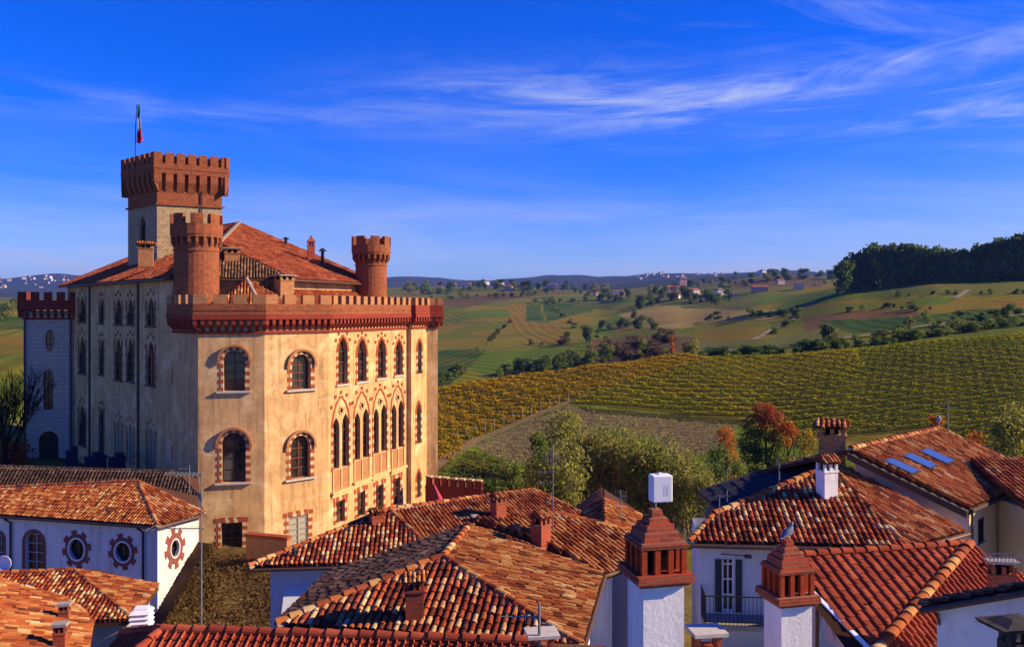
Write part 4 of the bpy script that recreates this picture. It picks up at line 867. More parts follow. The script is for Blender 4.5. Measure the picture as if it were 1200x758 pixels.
def offset_path(pts, o, closed=False):
    """Polyline moved outwards (to the right of its direction) by o, mitred."""
    n = len(pts); P = [Vector((p[0], p[1])) for p in pts]; out = []
    def nrm(a, b): d = (b - a).normalized(); return Vector((d.y, -d.x))
    for i in range(n):
        if closed or 0 < i < n - 1:
            n1 = nrm(P[i - 1], P[i]); n2 = nrm(P[i], P[(i + 1) % n]); m = (n1 + n2).normalized(); out.append(P[i] + m * (o / max(0.3, m.dot(n1))))
        else: out.append(P[i] + (nrm(P[0], P[1]) if i == 0 else nrm(P[-2], P[-1])) * o)
    return out
def ring(mb, pts, o0, o1, z0, z1, closed=False, mi=0, o1b=None, o0b=None):
    """Band along a path between two offsets; o1b/o0b give other offsets at the top."""
    A = offset_path(pts, o0, closed); B = offset_path(pts, o1, closed); A2 = offset_path(pts, o0 if o0b is None else o0b, closed); B2 = offset_path(pts, o1 if o1b is None else o1b, closed); n = len(pts)
    for i in range(n if closed else n - 1):
        j = (i + 1) % n
        v = [(*A[i], z0), (*A[j], z0), (*B[j], z0), (*B[i], z0), (*A2[i], z1), (*A2[j], z1), (*B2[j], z1), (*B2[i], z1)]
        f = [(0, 1, 2, 3), (7, 6, 5, 4), (3, 2, 6, 7), (1, 0, 4, 5)]
        if not closed and i == 0: f.append((0, 3, 7, 4))
        if not closed and i == n - 2: f.append((2, 1, 5, 6))
        mb.add(v, f, mi)
def along(mb, pts, o0, o1, z0, z1, sp, wd, closed=False, mi=0, wedge=False, edge=0.0):
    """Separate blocks spaced along each side of a path (brackets, merlons)."""
    Q = offset_path(pts, o1, closed); n = len(pts)
    for i in range(n if closed else n - 1):
        w = Wall(Q[i], Q[(i + 1) % n]); k = max(1, int(round((w.len - wd + edge) / sp))); st = (w.len - wd) / k
        for j in range(k + (0 if closed and n > 8 else 1)):
            a = j * st
            if wedge:
                mb.add([w.pt(a, z1, 0), w.pt(a + wd, z1, 0), w.pt(a + wd, z1, o0 - o1), w.pt(a, z1, o0 - o1), w.pt(a + wd, z0, o0 - o1), w.pt(a, z0, o0 - o1), w.pt(a, z0 + (z1 - z0) * .55, 0), w.pt(a + wd, z0 + (z1 - z0) * .55, 0)],
                       ((6, 7, 1, 0), (5, 4, 7, 6), (0, 3, 5, 6), (1, 7, 4, 2), (0, 1, 2, 3)), mi)
            else: w.box(mb, a, a + wd, z0, z1, o0 - o1, 0, mi)

# ------------------------------------------------------------------ barrel tile roofs
def tile_mesh(poly, eave=None, sp=0.21, course=0.36, style='coppi', seed=0, jit=1.0, lift0=0.0, stag=0.45):
    """Real tiles over a flat 3D polygon: every tile its own curved piece, laid in columns down the slope."""
    rnd = random.Random(seed); P = [Vector(p) for p in poly]; pl = None
    n = Vector((0, 0, 0))
    for i in range(len(P)): a, b = P[i], P[(i + 1) % len(P)]; n += Vector(((a.y - b.y) * (a.z + b.z), (a.z - b.z) * (a.x + b.x), (a.x - b.x) * (a.y + b.y)))
    n.normalize()
    if n.z < 0: n = -n
    d = Vector((0, 0, -1)); d = (d - n * d.dot(n)).normalized()
    if eave is not None:
        e = (Vector(eave[1]) - Vector(eave[0])).normalized(); d2 = n.cross(e); d2.normalize(); d = d2 if d2.z < 0 else -d2
    a = d.cross(n).normalized(); o = P[0]
    S = [(p - o).dot(a) for p in P]; T = [(p - o).dot(d) for p in P]
    V = []; Fc = []; n0 = 0; tmaxg = max(T)
    if style == 'coppi':
        r = sp * 0.40; cov = [(r * math.cos(t), r * math.sin(t)) for t in [math.pi * k / 6 for k in range(7)]]
    if style == 'flat': cov = [(sp * 0.52, 0.0), (sp * 0.30, 0.005), (sp * 0.02, 0.0), (-sp * 0.18, 0.004), (-sp * 0.26, 0.045), (-sp * 0.36, 0.060), (-sp * 0.46, 0.045), (-sp * 0.50, 0.0)]
    s = math.floor(min(S) / sp) * sp + sp * 0.5
    while s < max(S):
        ts = []
        for i in range(len(P)):
            s0, s1, t0, t1 = S[i], S[(i + 1) % len(P)], T[i], T[(i + 1) % len(P)]
            if (s0 <= s < s1) or (s1 <= s < s0): ts.append(t0 + (t1 - t0) * (s - s0) / (s1 - s0))
        ts.sort()
        for lo, hi in zip(ts[::2], ts[1::2]):
            t = tmaxg - math.floor((tmaxg - hi) / course) * course if hi < tmaxg - 0.02 else hi
            if t > hi: t = hi
            first = True
            while t > lo + 0.05:
                tu = max(lo, t - course * 1.12)
                if style == 'coppi' and not first or style == 'coppi':      # channel tile
                    w = sp * 0.34; sc = s + sp * 0.5; dz = rnd.uniform(-.006, .006) * jit
                    base = o + a * sc + n * (-0.012 + dz + lift0)
                    q = []
                    for tt, zz in ((t + 0.02, 0.016), (tu, -0.004)):
                        for x, h in ((w, 0.02), (w * 0.4, -0.028), (-w * 0.4, -0.028), (-w, 0.02)): q.append(base + d * tt + a * x + n * (h + zz))
                    V += q; Fc += [(n0 + k, n0 + k + 1, n0 + 5 + k, n0 + 4 + k) for k in range(3)]; n0 += 8
                jt = rnd.uniform(-.02, .02) * jit; ja = rnd.uniform(-.012, .012) * jit; jb = rnd.uniform(-.010, .010) * jit; dz = rnd.uniform(-.006, .010) * jit
                if rnd.random() < .03: jt += rnd.uniform(.03, .10); ja += rnd.uniform(-.03, .03); jb -= ja * .5; dz += .012
                q = []
                for tt, zz, k_, js in ((t + jt, 0.030, 1.0, ja), (tu + jt, 0.004, 0.84, jb)):
                    base = o + a * (s + js) + d * tt + n * (0.012 + zz + dz + lift0)
                    q += [base + a * (x * k_) + n * (h * k_) for x, h in cov]
                m = len(cov); V += q; Fc += [(n0 + k, n0 + k + 1, n0 + m + k + 1, n0 + m + k) for k in range(m - 1)]
                base = o + a * (s + ja) + d * (t + jt) + n * (0.012 + dz + lift0)   # thickness seen at the lower lip
                V += [base + a * (x * 0.80) + n * (h * 0.80 + 0.022) for x, h in cov]; Fc += [(n0 + 2 * m + k, n0 + 2 * m + k + 1, n0 + k + 1, n0 + k) for k in range(m - 1)]
                n0 += 3 * m; t -= course * (rnd.uniform(1 - stag, 1.0) if first and style == 'coppi' else 1.0); first = False
        s += sp
    return V, Fc
def roof_face(poly, mat, parent, name='roof', th=0.16, seed=0, **kw):
    """One slope: tiles over a thick underlay, one mesh."""
    P = [Vector(p) for p in poly]; n = Vector((0, 0, 0)); c = sum(P, Vector()) / len(P)      # flatten onto the mean plane
    for i in range(len(P)): a, b = P[i], P[(i + 1) % len(P)]; n += Vector(((a.y - b.y) * (a.z + b.z), (a.z - b.z) * (a.x + b.x), (a.x - b.x) * (a.y + b.y)))
    poly = [Vector((p.x, p.y, c.z - (n.x * (p.x - c.x) + n.y * (p.y - c.y)) / n.z)) for p in P]
    V, Fc = tile_mesh(poly, seed=seed, **kw); mb = MB(); mb.add(V, Fc, 0)
    mb.slab([Vector(p) - Vector((0, 0, 0.035)) for p in poly], th, 1)
    return mb.build(name, [mat, UNDER], parent)
def ridge_tiles(a, b, mat, parent, r=0.13, L=0.36, seed=0, name='ridge', mortar=True, up=0.03):
    a, b = Vector(a), Vector(b); rnd = random.Random(seed); n = max(1, int((b - a).length / L)); d = (b - a) / n; x = d.cross(Vector((0, 0, 1))).normalized(); z = x.cross(d).normalized(); mb = MB()
    for i in range(n):
        p = a + d * i + z * (up + rnd.uniform(-.008, .008)); q = p + d * 1.10; rr = r * rnd.uniform(0.95, 1.05); vs = []
        for c, k, h in ((p, 1.0, 0.03), (q, 0.86, 0.0), (p, 0.78, 0.03)): vs += [c + x * (rr * k * math.cos(t)) + z * (rr * k * math.sin(t) + h - 0.03) for t in [math.pi * j / 7 for j in range(8)]]
        mb.add(vs, [(j, j + 1, 9 + j, 8 + j) for j in range(7)] + [(16 + j, 17 + j, 1 + j, j) for j in range(7)], 0)
    if mortar:
        s = x * r * 1.25; h = z * 0.05; mb.add([a - s - h, a + s - h, a + s * 0.6 + h, a - s * 0.6 + h, b - s - h, b + s - h, b + s * 0.6 + h, b - s * 0.6 + h], ((0, 1, 5, 4), (1, 2, 6, 5), (2, 3, 7, 6), (3, 0, 4, 7), (3, 2, 1, 0), (4, 5, 6, 7)), 1)
    return mb.build(name, [mat, MORTAR], parent)

# ------------------------------------------------------------------ the castle
P0 = onz(232, 363.001, 19) if False else Vector(((232 - 600) / F * 64, 64))
dL = Vector((-0.673, 0.740)); dF1 = Vector((math.cos(R(13.6)), math.sin(R(13.6)))); dF2 = Vector((math.cos(R(42)), math.sin(R(42)))); dR = Vector((0.354, 0.935))
def march(P, d, u):                             # go from P along d until photo column u
    k = (u - 600) / F; return P + d * ((k * P.y - P.x) / (d.x - k * d.y))
P1 = march(P0, dF1, 310); P2 = march(P1, dF2, 385); P3 = march(P2, dR, 477)
nR = Vector((dR.y, -dR.x)); P3b = P3 + nR * 0.45; P4 = march(P3b, dR, 500); P4b = march(P4, dF1, 513); P5 = P4b + Vector((-0.17, 0.985)) * 6
PLc = march(P0, dL, 203); PL = march(P0, dL, 79)
castle = thing('castle', (P0.x, P0.y, 0), 'large ochre brick trimmed castle with square tower and round turrets', 'castle')
WL_, W1, W2, W3 = Wall(PL, P0), Wall(P0, P1), Wall(P1, P2), Wall(P2, P3)
Z_CORB, Z_PAR, Z_MER, Z_TOP, Z_TER = 17.4, 18.65, 19.45, 20.15, 18.9

wins = {id(W1): [], id(W2): [], id(W3): [], id(WL_): []}; todo = []
def opening(wl, u0, u1, vt, vb, kind):
    um = (u0 + u1) / 2; a0 = wl.px(u0, vb)[0]; a1 = wl.px(u1, vb)[0]; c = (a0 + a1) / 2; w = a1 - a0; zt = wl.px(um, vt)[1]; zb = wl.px(um, vb)[1]
    o = arch(c, w, zb, zt, kind); wins[id(wl)].append(o); return o, c, w, zb, zt
BIG = []
for wl, lst in ((W1, [(262, 287, 410, 458, 'round'), (260, 288, 507, 565, 'round'), (259, 284, 612, 648, 'rect')]), (W2, [(342, 364, 415, 456, 'round'), (340.5, 363.5, 510, 560, 'round'), (338, 361, 604, 640, 'rect')])):
    for w_ in lst: BIG.append((wl, w_[4], opening(wl, *w_)))
R1 = [opening(W3, c - w / 2, c + w / 2, t, b, 'pointed') for c, w, t, b in ((401.5, 11, 395, 450), (424, 10.4, 397, 447), (447, 9.6, 397, 443), (467.3, 8.6, 399, 439.5))]
R2 = []
for c, w, t, b in ((399.4, 19, 487, 548), (423.7, 17.6, 481, 537.5), (445.3, 16, 476, 530), (465.8, 14.4, 471, 525.4)):
    R2.append([opening(W3, c - w / 2, c - w * 0.08, t + 2.5, b + 1.5, 'pointed'), opening(W3, c + w * 0.08, c + w / 2, t - 2.5, b - 1.5, 'pointed')])
R3 = [opening(W3, c - w / 2, c + w / 2, t, b, 'rect') for c, w, t, b in ((398.7, 10, 586, 612), (423, 9.5, 576, 605), (444.6, 9, 568, 597), (464.6, 8.4, 560, 591))]
LW = []
for r, kind, tops, bots in ((0, 'pointed', (347, 349, 349, 349, 348), (377, 378.5, 380, 380, 381.7)), (1, 'pointed', (394, 396, 396, 396, 399), (437, 438.7, 445, 446.6, 451)), (2, 'pointed', (474, 476, 491, 496, 501), (521, 529, 538, 540, 552))):
    for c, w, t, b in zip((96.5, 119, 138.8, 152.8, 176.8), (7.6, 4.4, 7.6, 7.6, 9.2), tops, bots): LW.append((r, opening(WL_, c - w / 2, c + w / 2, t, b, kind)))
SL = [opening(WL_, 200.8, 202.6, t, b, 'rect') for t, b in ((429, 450), (522, 540))]

mb = MB()
for wl in (W1, W2, W3): wl.panel(mb, [(0, -2), (wl.len, -2), (wl.len, Z_PAR), (0, Z_PAR)], wins[id(wl)], 0.45, 0)
mb.build('bastion_wall', [OCHRE], castle)
mb = MB(); sB = (PLc - PL).length
WL_.panel(mb, [(0, -2), (WL_.len, -2), (WL_.len, Z_PAR), (sB, Z_PAR), (sB, 21.5), (0, 21.5)], wins[id(WL_)], 0.2, 0)
mb.build('shaded_wall', [OCHRE], castle)
mb = MB(); b1 = PL + Vector((14, 17)); b2 = P5 + Vector((-9, 10))
mb.prism([P3, P3b, P4, P4b, P5, b2, P3 - nR * 3], -2, Z_PAR)
mb.build('end_tower_wall', OCHRE, castle)
mb = MB(); Wb = Wall(b1, PL); Wb.panel(mb, [(0, -2), (Wb.len, -2), (Wb.len, 21.5), (0, 21.5)], []); Wc = Wall(b2, b1); Wc.panel(mb, [(0, -2), (Wc.len, -2), (Wc.len, 21.5), (0, 21.5)], [])
mb.build('rear_wall', OCHRE, castle)
# windows of the corner bastion
for wl, kind, (o, c, w, zb, zt) in BIG:
    ground = kind == 'rect'
    f = fill_window(wl, o, 0.45, castle, 2, 4, BAR_DK if wl is W1 else BAR_RED, GLASS, 0.09) if not (ground and wl is W2) else fill_window(wl, o, 0.12, castle, 2, 5, plain('grey_shutter', (0.34, 0.31, 0.25), 0.8), plain('grey_blind', (0.42, 0.38, 0.30), 0.8), 0.1)
    teeth(wl, f, c, w, zb, zt, kind, 0.30, wide=0.36)
    if not ground: hood(wl, f, c, w, zt, w / 2 + 0.27, w / 2 + 0.44); sill(wl, f, c, w + 1.0, zb)
# tall windows of the sunlit flank
for o, c, w, zb, zt in R1:
    f = fill_window(W3, o, 0.40, castle, 2, 4, BAR_RED); teeth(W3, f, c, w, zb, zt, 'pointed', 0.34, wide=0.31); sill(W3, f, c, w + 0.7, zb, 0.16)
    mb = MB()
    for i in range(5):
        t = math.pi * (0.14 + 0.18 * i); rr = w / 2 + 0.40; W3.box(mb, c + rr * math.cos(t) * 1.05 - 0.13, c + rr * math.cos(t) * 1.05 + 0.13, zt - w * .55 + rr * 1.15 * math.sin(t) - 0.11, zt - w * .55 + rr * 1.15 * math.sin(t) + 0.14, -0.03, 0.06)
    mb.build('crest', QUOIN_R, f)
for pair in R2:
    (o1, c1, w1, zb1, zt1), (o2, c2, w2, zb2, zt2) = pair; c = (c1 + c2) / 2; wt = (c2 + w2 / 2) - (c1 - w1 / 2); zb = (zb1 + zb2) / 2; zt = (zt1 + zt2) / 2
    f = fill_window(W3, o1, 0.42, castle, 1, 4, BAR_RED); fill_window(W3, o2, 0.42, f, 1, 4, BAR_RED, name='twin_light')
    top = zt + wt * 0.62; teeth(W3, f, c, wt - 0.06, zb - 0.1, top, 'pointed', 0.36, wide=0.24)
    mb = MB(); z0 = zt + wt * 0.18                      # tracery roundel in the head
    for i in range(12):
        t0, t1 = 2 * math.pi * i / 12, 2 * math.pi * (i + 1) / 12; q = [(c + r_ * math.cos(t), z0 + r_ * math.sin(t)) for r_, t in ((0.20, t0), (0.36, t0), (0.36, t1), (0.20, t1))]; W3.extr(mb, q, -0.03, 0.07, i % 2)
    W3.poly(mb, [(c + 0.2 * math.cos(2 * math.pi * i / 12), z0 + 0.2 * math.sin(2 * math.pi * i / 12)) for i in range(12)], 0.004, 2)
    mb.build('roundel', [QUOIN_R, QUOIN_W, DKVOID], f)
    mb = MB()
    for i in range(5):
        t = math.pi * (0.14 + 0.18 * i); rr = wt / 2 + 0.36; W3.box(mb, c + rr * math.cos(t) - 0.15, c + rr * math.cos(t) + 0.15, top - wt * .62 + rr * 1.2 * math.sin(t) - 0.12, top - wt * .62 + rr * 1.2 * math.sin(t) + 0.16, -0.03, 0.06)
    mb.build('crest', QUOIN_R, f)
    mb = MB(); zp = zb - 1.75                            # brick apron under the lights
    W3.box(mb, c - wt / 2 - 0.05, c + wt / 2 + 0.05, zp, zb - 0.06, -0.05, 0.03, 0)
    for sg in (-1, 0, 1): W3.box(mb, c + sg * wt / 2 - 0.07, c + sg * wt / 2 + 0.07, zp, zb - 0.04, 0.03, 0.10, 1)
    W3.box(mb, c - wt / 2 - 0.3, c + wt / 2 + 0.3, zp - 0.22, zp, -0.05, 0.28, 1); W3.box(mb, c - wt / 2 - 0.2, c + wt / 2 + 0.2, zp - 0.5, zp - 0.22, -0.05, 0.12, 1)
    mb.build('apron', [BRICK_WORN, OCHRE_LT], f)
for o, c, w, zb, zt in R3:
    f = fill_window(W3, o, 0.35, castle, 2, 3, BAR_RED); teeth(W3, f, c, w, zb, zt, 'rect', 0.36, wide=0.40)
# blind ornaments on the end tower
We = Wall(P3b, P4)
for c, w, t, b in ((491.5, 4.6, 399, 438), (490.5, 4.6, 472, 520), (490.5, 4.2, 552, 583)):
    a0, zb = We.px(c - w / 2, b); a1, _z = We.px(c + w / 2, b); zt = We.px(c, t)[1]; o = arch((a0 + a1) / 2, a1 - a0, zb, zt, 'pointed')
    mb = MB(); We.extr(mb, o, -0.02, 0.012, 0); f = mb.build('window', GLASS, castle); teeth(We, f, (a0 + a1) / 2, a1 - a0, zb, zt, 'pointed', 0.36, wide=0.30)
# shaded long side
BLIND = plain('blind_arch', (0.40, 0.28, 0.16), 0.9)
for r, (o, c, w, zb, zt) in LW:
    blind = r == 2 and c > LW[1][1][1] + 1
    f = fill_window(WL_, o, 0.18 if not blind else 0.06, castle, 2, 4, BAR_DK if not blind else BLIND, GLASS if not blind else BLIND, 0.07)
    mb = MB(); k = int((zt - zb) / 0.42)
    for i in range(k):
        for sg in (-1, 1):
            g = 0.34 if i % 2 else 0.18; a = c + sg * w / 2; WL_.box(mb, min(a, a + sg * g), max(a, a + sg * g), zb + i * 0.42, zb + i * 0.42 + 0.40, -0.04, 0.04)
    for i in range(5):
        t = math.pi * (0.1 + 0.2 * i); rr = w / 2 + 0.20; WL_.box(mb, c + rr * math.cos(t) - 0.12, c + rr * math.cos(t) + 0.12, zt - w * .5 + rr * 1.3 * math.sin(t) - 0.12, zt - w * .5 + rr * 1.3 * math.sin(t) + 0.15, -0.04, 0.05)
    WL_.box(mb, c - w / 2 - 0.3, c + w / 2 + 0.3, zb - 0.16, zb, -0.04, 0.12)
    mb.build('surround', plain('dark_surround', (0.22, 0.12, 0.08), 0.9, 0.1, 0.4) if not blind else BRICK_WORN, f)
for o, c, w, zb, zt in SL:
    mb = MB(); WL_.poly(mb, o, -0.38, 0); mb.build('arrow_slit', DKVOID, castle)
for u in (106, 163):
    a, _z = WL_.px(u, 450); mb = MB(); mb.tube([WL_.pt(a, 21.3, 0.12), WL_.pt(a, 3, 0.12)], 0.09, 8); mb.build('drainpipe', DARKMETAL, castle)
# battlement of the bastion
path = [PLc, P0, P1, P2, P3]
mb = MB(); ring(mb, path, 0, 0.14, Z_CORB - 0.22, Z_CORB, False, 0); along(mb, path, 0.0, 0.50, Z_CORB, Z_PAR - 0.38, 0.56, 0.25, False, 0, True); ring(mb, path, 0, 0.56, Z_PAR - 0.38, Z_PAR, False, 0)
mb.build('corbel_table', BRICK_RED, castle)
mb = MB(); ring(mb, path, 0.08, 0.50, Z_PAR, Z_MER, False, 1); ring(mb, path, 0.06, 0.54, Z_PAR + 0.30, Z_PAR + 0.36, False, 1)
pm = offset_path(path, 0)
along(mb, path[:4], 0.10, 0.49, Z_MER, Z_TOP, 1.62, 0.98, False, 0); along(mb, path[3:], 0.10, 0.49, Z_MER, Z_TOP, 1.15, 0.62, False, 0)
mb.build('parapet', [BRICK_WORN, BRICK], castle)
mb = MB(); path2 = [P3 - dR * 0.3 + nR * 0.0, P3b, P4, P4b, P5]; path2 = [P3b - nR * 0.02, P4, P4b, P5]
ring(mb, path2, 0, 0.14, Z_CORB - 0.22, Z_CORB); along(mb, path2, 0.0, 0.5, Z_CORB, Z_PAR - 0.38, 0.56, 0.25, False, 0, True); ring(mb, path2, 0, 0.56, Z_PAR - 0.38, Z_PAR, False, 0)
ring(mb, path2, 0.08, 0.50, Z_PAR, Z_MER, False, 0); along(mb, path2, 0.10, 0.49, Z_MER, Z_TOP, 1.0, 0.55, False, 1)
mb.build('end_battlement', [BRICK_RED, BRICK_WORN], castle)
mb = MB(); mb.prism([PLc, P0, P1, P2, P3, P3b, P4, P5, P5 - nR * 6, PLc + Vector((8, 12))], Z_TER - 0.3, Z_TER); mb.build('terrace', CEMENT, castle)
# main block and its hipped roof
ZE = 21.5
A_ = Vector((-0.255 * 70, 70)); B_ = march(A_, dR, 447); APX = Vector((at(280, 262, 86).x, 86, 27.7)); Lc = PLc.copy()
inn = lambda p, q: (p[0] + q[0], p[1] + q[1])
mb = MB(); Wf = Wall(inn(Lc, (0.6, 0.5)), inn(A_, (-0.7, 0.5))); Wr = Wall(inn(A_, (-0.7, 0.5)), inn(B_, (-0.7, 0)))
for wl in (Wf, Wr): wl.panel(mb, [(0, Z_TER), (wl.len, Z_TER), (wl.len, ZE), (0, ZE)], [])
mb.build('upper_wall', OCHRE, castle)
ov = 0.55
Le = Vector((Lc.x - 0.74 * ov * 0 - 0.2, Lc.y - 0.5, ZE)); Le = Vector((*(Lc + Vector((-0.74, -0.673)) * ov), ZE)); PLe = Vector((*(PL + Vector((-0.74, -0.673)) * ov + dL * 0.8), ZE))
Ae = Vector((A_.x, A_.y, ZE)); Be = Vector((B_.x, B_.y, ZE)); R2_ = APX + Vector((dL.x, dL.y, 0)) * 10; BK = Vector((PLe.x + 20, PLe.y + 17, ZE)); BF = Vector((Be.x - 14, Be.y + 17, ZE))
kw = dict(sp=0.24, course=0.42)
HP = Plane(Ae, Be, APX).px(257, 285)
rf = roof_face([Ae, Be, APX, HP], T_CASTLE, castle, 'roof', eave=(Ae, Be), seed=1, **kw)
HP = Plane(Ae, Be, APX).px(257, 285)
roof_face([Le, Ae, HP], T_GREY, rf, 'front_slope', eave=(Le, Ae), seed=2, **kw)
roof_face([Le, HP, APX], T_CASTLE, rf, 'hip_slope', seed=4, **kw)
roof_face([PLe, Le, APX, R2_], T_CASTLE, rf, 'left_slope', eave=(PLe, Le), seed=3, **kw)
mb = MB(); mb.slab([PLe, R2_, BK], 0.16); mb.slab([BK, R2_, APX, BF], 0.16); mb.slab([BF, APX, Be], 0.16); mb.build('rear_slope', UNDER, rf)
for a, b in ((Ae, HP), (Be, APX), (Le, HP), (PLe, R2_), (R2_, APX)): ridge_tiles(a, b, T_CASTLE, rf, 0.17, 0.45)
ridge_tiles(HP, APX, MORTAR, rf, 0.22, 0.45)
mb = MB(); mb.tube([PLe + Vector((-.05, -.08, -.1)), Le + Vector((-.05, -.08, -.1))], 0.10, 8); mb.tube([Le + Vector((.05, -.1, -.1)), Ae + Vector((.05, -.12, -.1)), Be + Vector((.1, -.05, -.1))], 0.09, 8); mb.build('gutter', GUTTER, rf)
# lower roofs behind the bastion parapet
zl = 19.05
q0 = Vector((*(P0 + Vector((0.6, 1.4))), zl)); q1 = Vector((*(P1 + Vector((-0.5, 1.2))), zl)); q2 = Vector((*(P2 + Vector((-1.2, 0.8))), zl)); q3 = Vector((*(P3 - nR * 1.0), zl)); top = at(289, 327, 68.5); tr = Vector((Wr.pt(0.3, 0).x, Wr.pt(0.3, 0).y, 20.7)); tr2 = Vector((Wr.pt(Wr.len, 0).x, Wr.pt(Wr.len, 0).y, 20.7)); tl = Vector((*Wf.pt(2.0, 0).xy, 20.5))
lr = roof_face([q0, q1, top], T_WARM, castle, 'bastion_roof', seed=5, sp=0.24, course=0.42)
roof_face([q1, q2, tr, top], T_WARM, lr, 'front_slope', seed=6, sp=0.24, course=0.42); roof_face([q2, q3, tr2, tr], T_CASTLE, lr, 'side_slope', eave=(q2, q3), seed=7, sp=0.24, course=0.42)
mb = MB(); mb.slab([q0, top, tl], 0.1); mb.slab([top, tr, tl], 0.1); mb.build('rear_slope', UNDER, lr)
ridge_tiles(q1, top, MORTAR, lr, 0.17, 0.45); ridge_tiles(q2, tr, T_WARM, lr, 0.15, 0.45)
# square tower
T0 = Vector((-0.416 * 80, 80)); T1 = march(T0, Vector((math.cos(R(30)), math.sin(R(30)))), 260); T3 = march(T0, Vector((-math.cos(R(42)), math.sin(R(42)))), 150); T2 = T1 + (T3 - T0)
tp = [T3, T0, T1, T2]
WTl, WTr = Wall(T3, T0), Wall(T0, T1)
zb_ = ZC + (VH - 240) / F * 80; zfl = ZC + (VH - 221) / F * 80; zsl = ZC + (VH - 203) / F * 80; zmb = ZC + (VH - 191.5) / F * 80; ztt = ZC + (VH - 180) / F * 80
mb = MB(); ho = arch(WTl.px(167, 285)[0], 1.25, WTl.px(167, 285)[1], WTl.px(167, 253)[1], 'pointed')
WTl.panel(mb, [(0, 20), (WTl.len, 20), (WTl.len, zb_), (0, zb_)], [ho], 0.4); 
for wl in (WTr, Wall(T1, T2), Wall(T2, T3)): wl.panel(mb, [(0, 20), (wl.len, 20), (wl.len, zb_), (0, zb_)], [])
tw = mb.build('tower', STONE, castle)
fill_window(WTl, ho, 0.35, tw, 2, 4, BAR_DK)
mb = MB(); ring(mb, tp, -0.3, 0.004, zb_ + 0.16, zsl + 0.4, True); ring(mb, tp, -0.3, 0.16, zb_, zb_ + 0.16, True)
along(mb, tp, 0.0, 0.42, zfl - 0.35, zsl, 0.98, 0.68, True, 0, True); ring(mb, tp, 0.10, 0.44, zsl, zmb, True); ring(mb, tp, 0.12, 0.48, zsl + 0.42, zsl + 0.52, True)
along(mb, tp, 0.12, 0.44, zmb, ztt + .1, 0.98, 0.74, True); ring(mb, tp, -0.15, 0.10, zmb - .3, ztt - .12, True)
mb.prism([Vector(p) for p in (T0, T1, T2, T3)], zsl + 0.3, zsl + 0.5); mb.build('tower_head', BRICK, tw)
mb = MB(); mb.tube([WTr.pt(WTr.len * 0.68, zsl, 0.12), WTr.pt(WTr.len * 0.68, 22.5, 0.12)], 0.06, 6); mb.build('drainpipe', DARKMETAL, tw)
# green copper cap glimpsed on the tower terrace
mb = MB(); cc = (T0 + T2) / 2; mb.frustum((cc.x, cc.y, zmb - 0.2), 4.2, 4.2, 1.2, 1.2, 1.0, R(30)); mb.build('terrace_cap', plain('verdigris', (0.25, 0.30, 0.20), 0.8), tw)
# round turrets
def turret(u, Y, r_px, z0, vt, vm, vc0, vc1, rr):
    cx = (u - 600) / F * Y; r = r_px / F * Y; z = lambda v: ZC + (VH - v) / F * Y
    mb = MB(); mb.cyl((cx, Y, z0), r * 1.02, r, z(vc0) - z0 + 0.3, 28); sh = mb.build('turret', BRICK, castle, False)
    sh.data.polygons.foreach_set('use_smooth', [False] * len(sh.data.polygons))
    pp = [Vector((cx + r * math.cos(-2 * math.pi * i / 20 * -1), Y + r * math.sin(2 * math.pi * i / 20))) for i in range(20)]
    mb = MB(); o = rr / F * Y - r
    ring(mb, pp, -0.3, 0.08, z(vc1) - 0.15, z(vc1), True); along(mb, pp, -0.05, o * 0.8, z(vc1), z(vc0), 0.9, 0.22, True, 0, True)
    ring(mb, pp, -0.35, o * 0.85, z(vc0), z(vc0) + 0.2, True); ring(mb, pp, o - 0.42, o, z(vc0) + 0.2, z(vm), True)
    mb.cyl((cx, Y, z(vc0) + 0.2), r, r, 0.1, 20)
    for k in range(8):
        a0 = 2 * math.pi * (k + 0.15) / 8; a1 = a0 + 2 * math.pi / 8 * 0.62; R0, R1_ = r + o - 0.40, r + o - 0.004; n = 3
        for j in range(n):
            t0 = a0 + (a1 - a0) * j / n; t1 = a0 + (a1 - a0) * (j + 1) / n
            mb.prism([(cx + R_ * math.cos(t), Y + R_ * math.sin(t)) for R_, t in ((R0, t0), (R1_, t0), (R1_, t1), (R0, t1))], z(vm), z(vt))
    mb.build('turret_head', BRICK, sh)
turret(230.5, 67.5, 25, 19.0, 252.5, 264, 279, 293, 29.2)
turret(435, 81, 18, 18.5, 278, 288, 299, 310, 22.8)
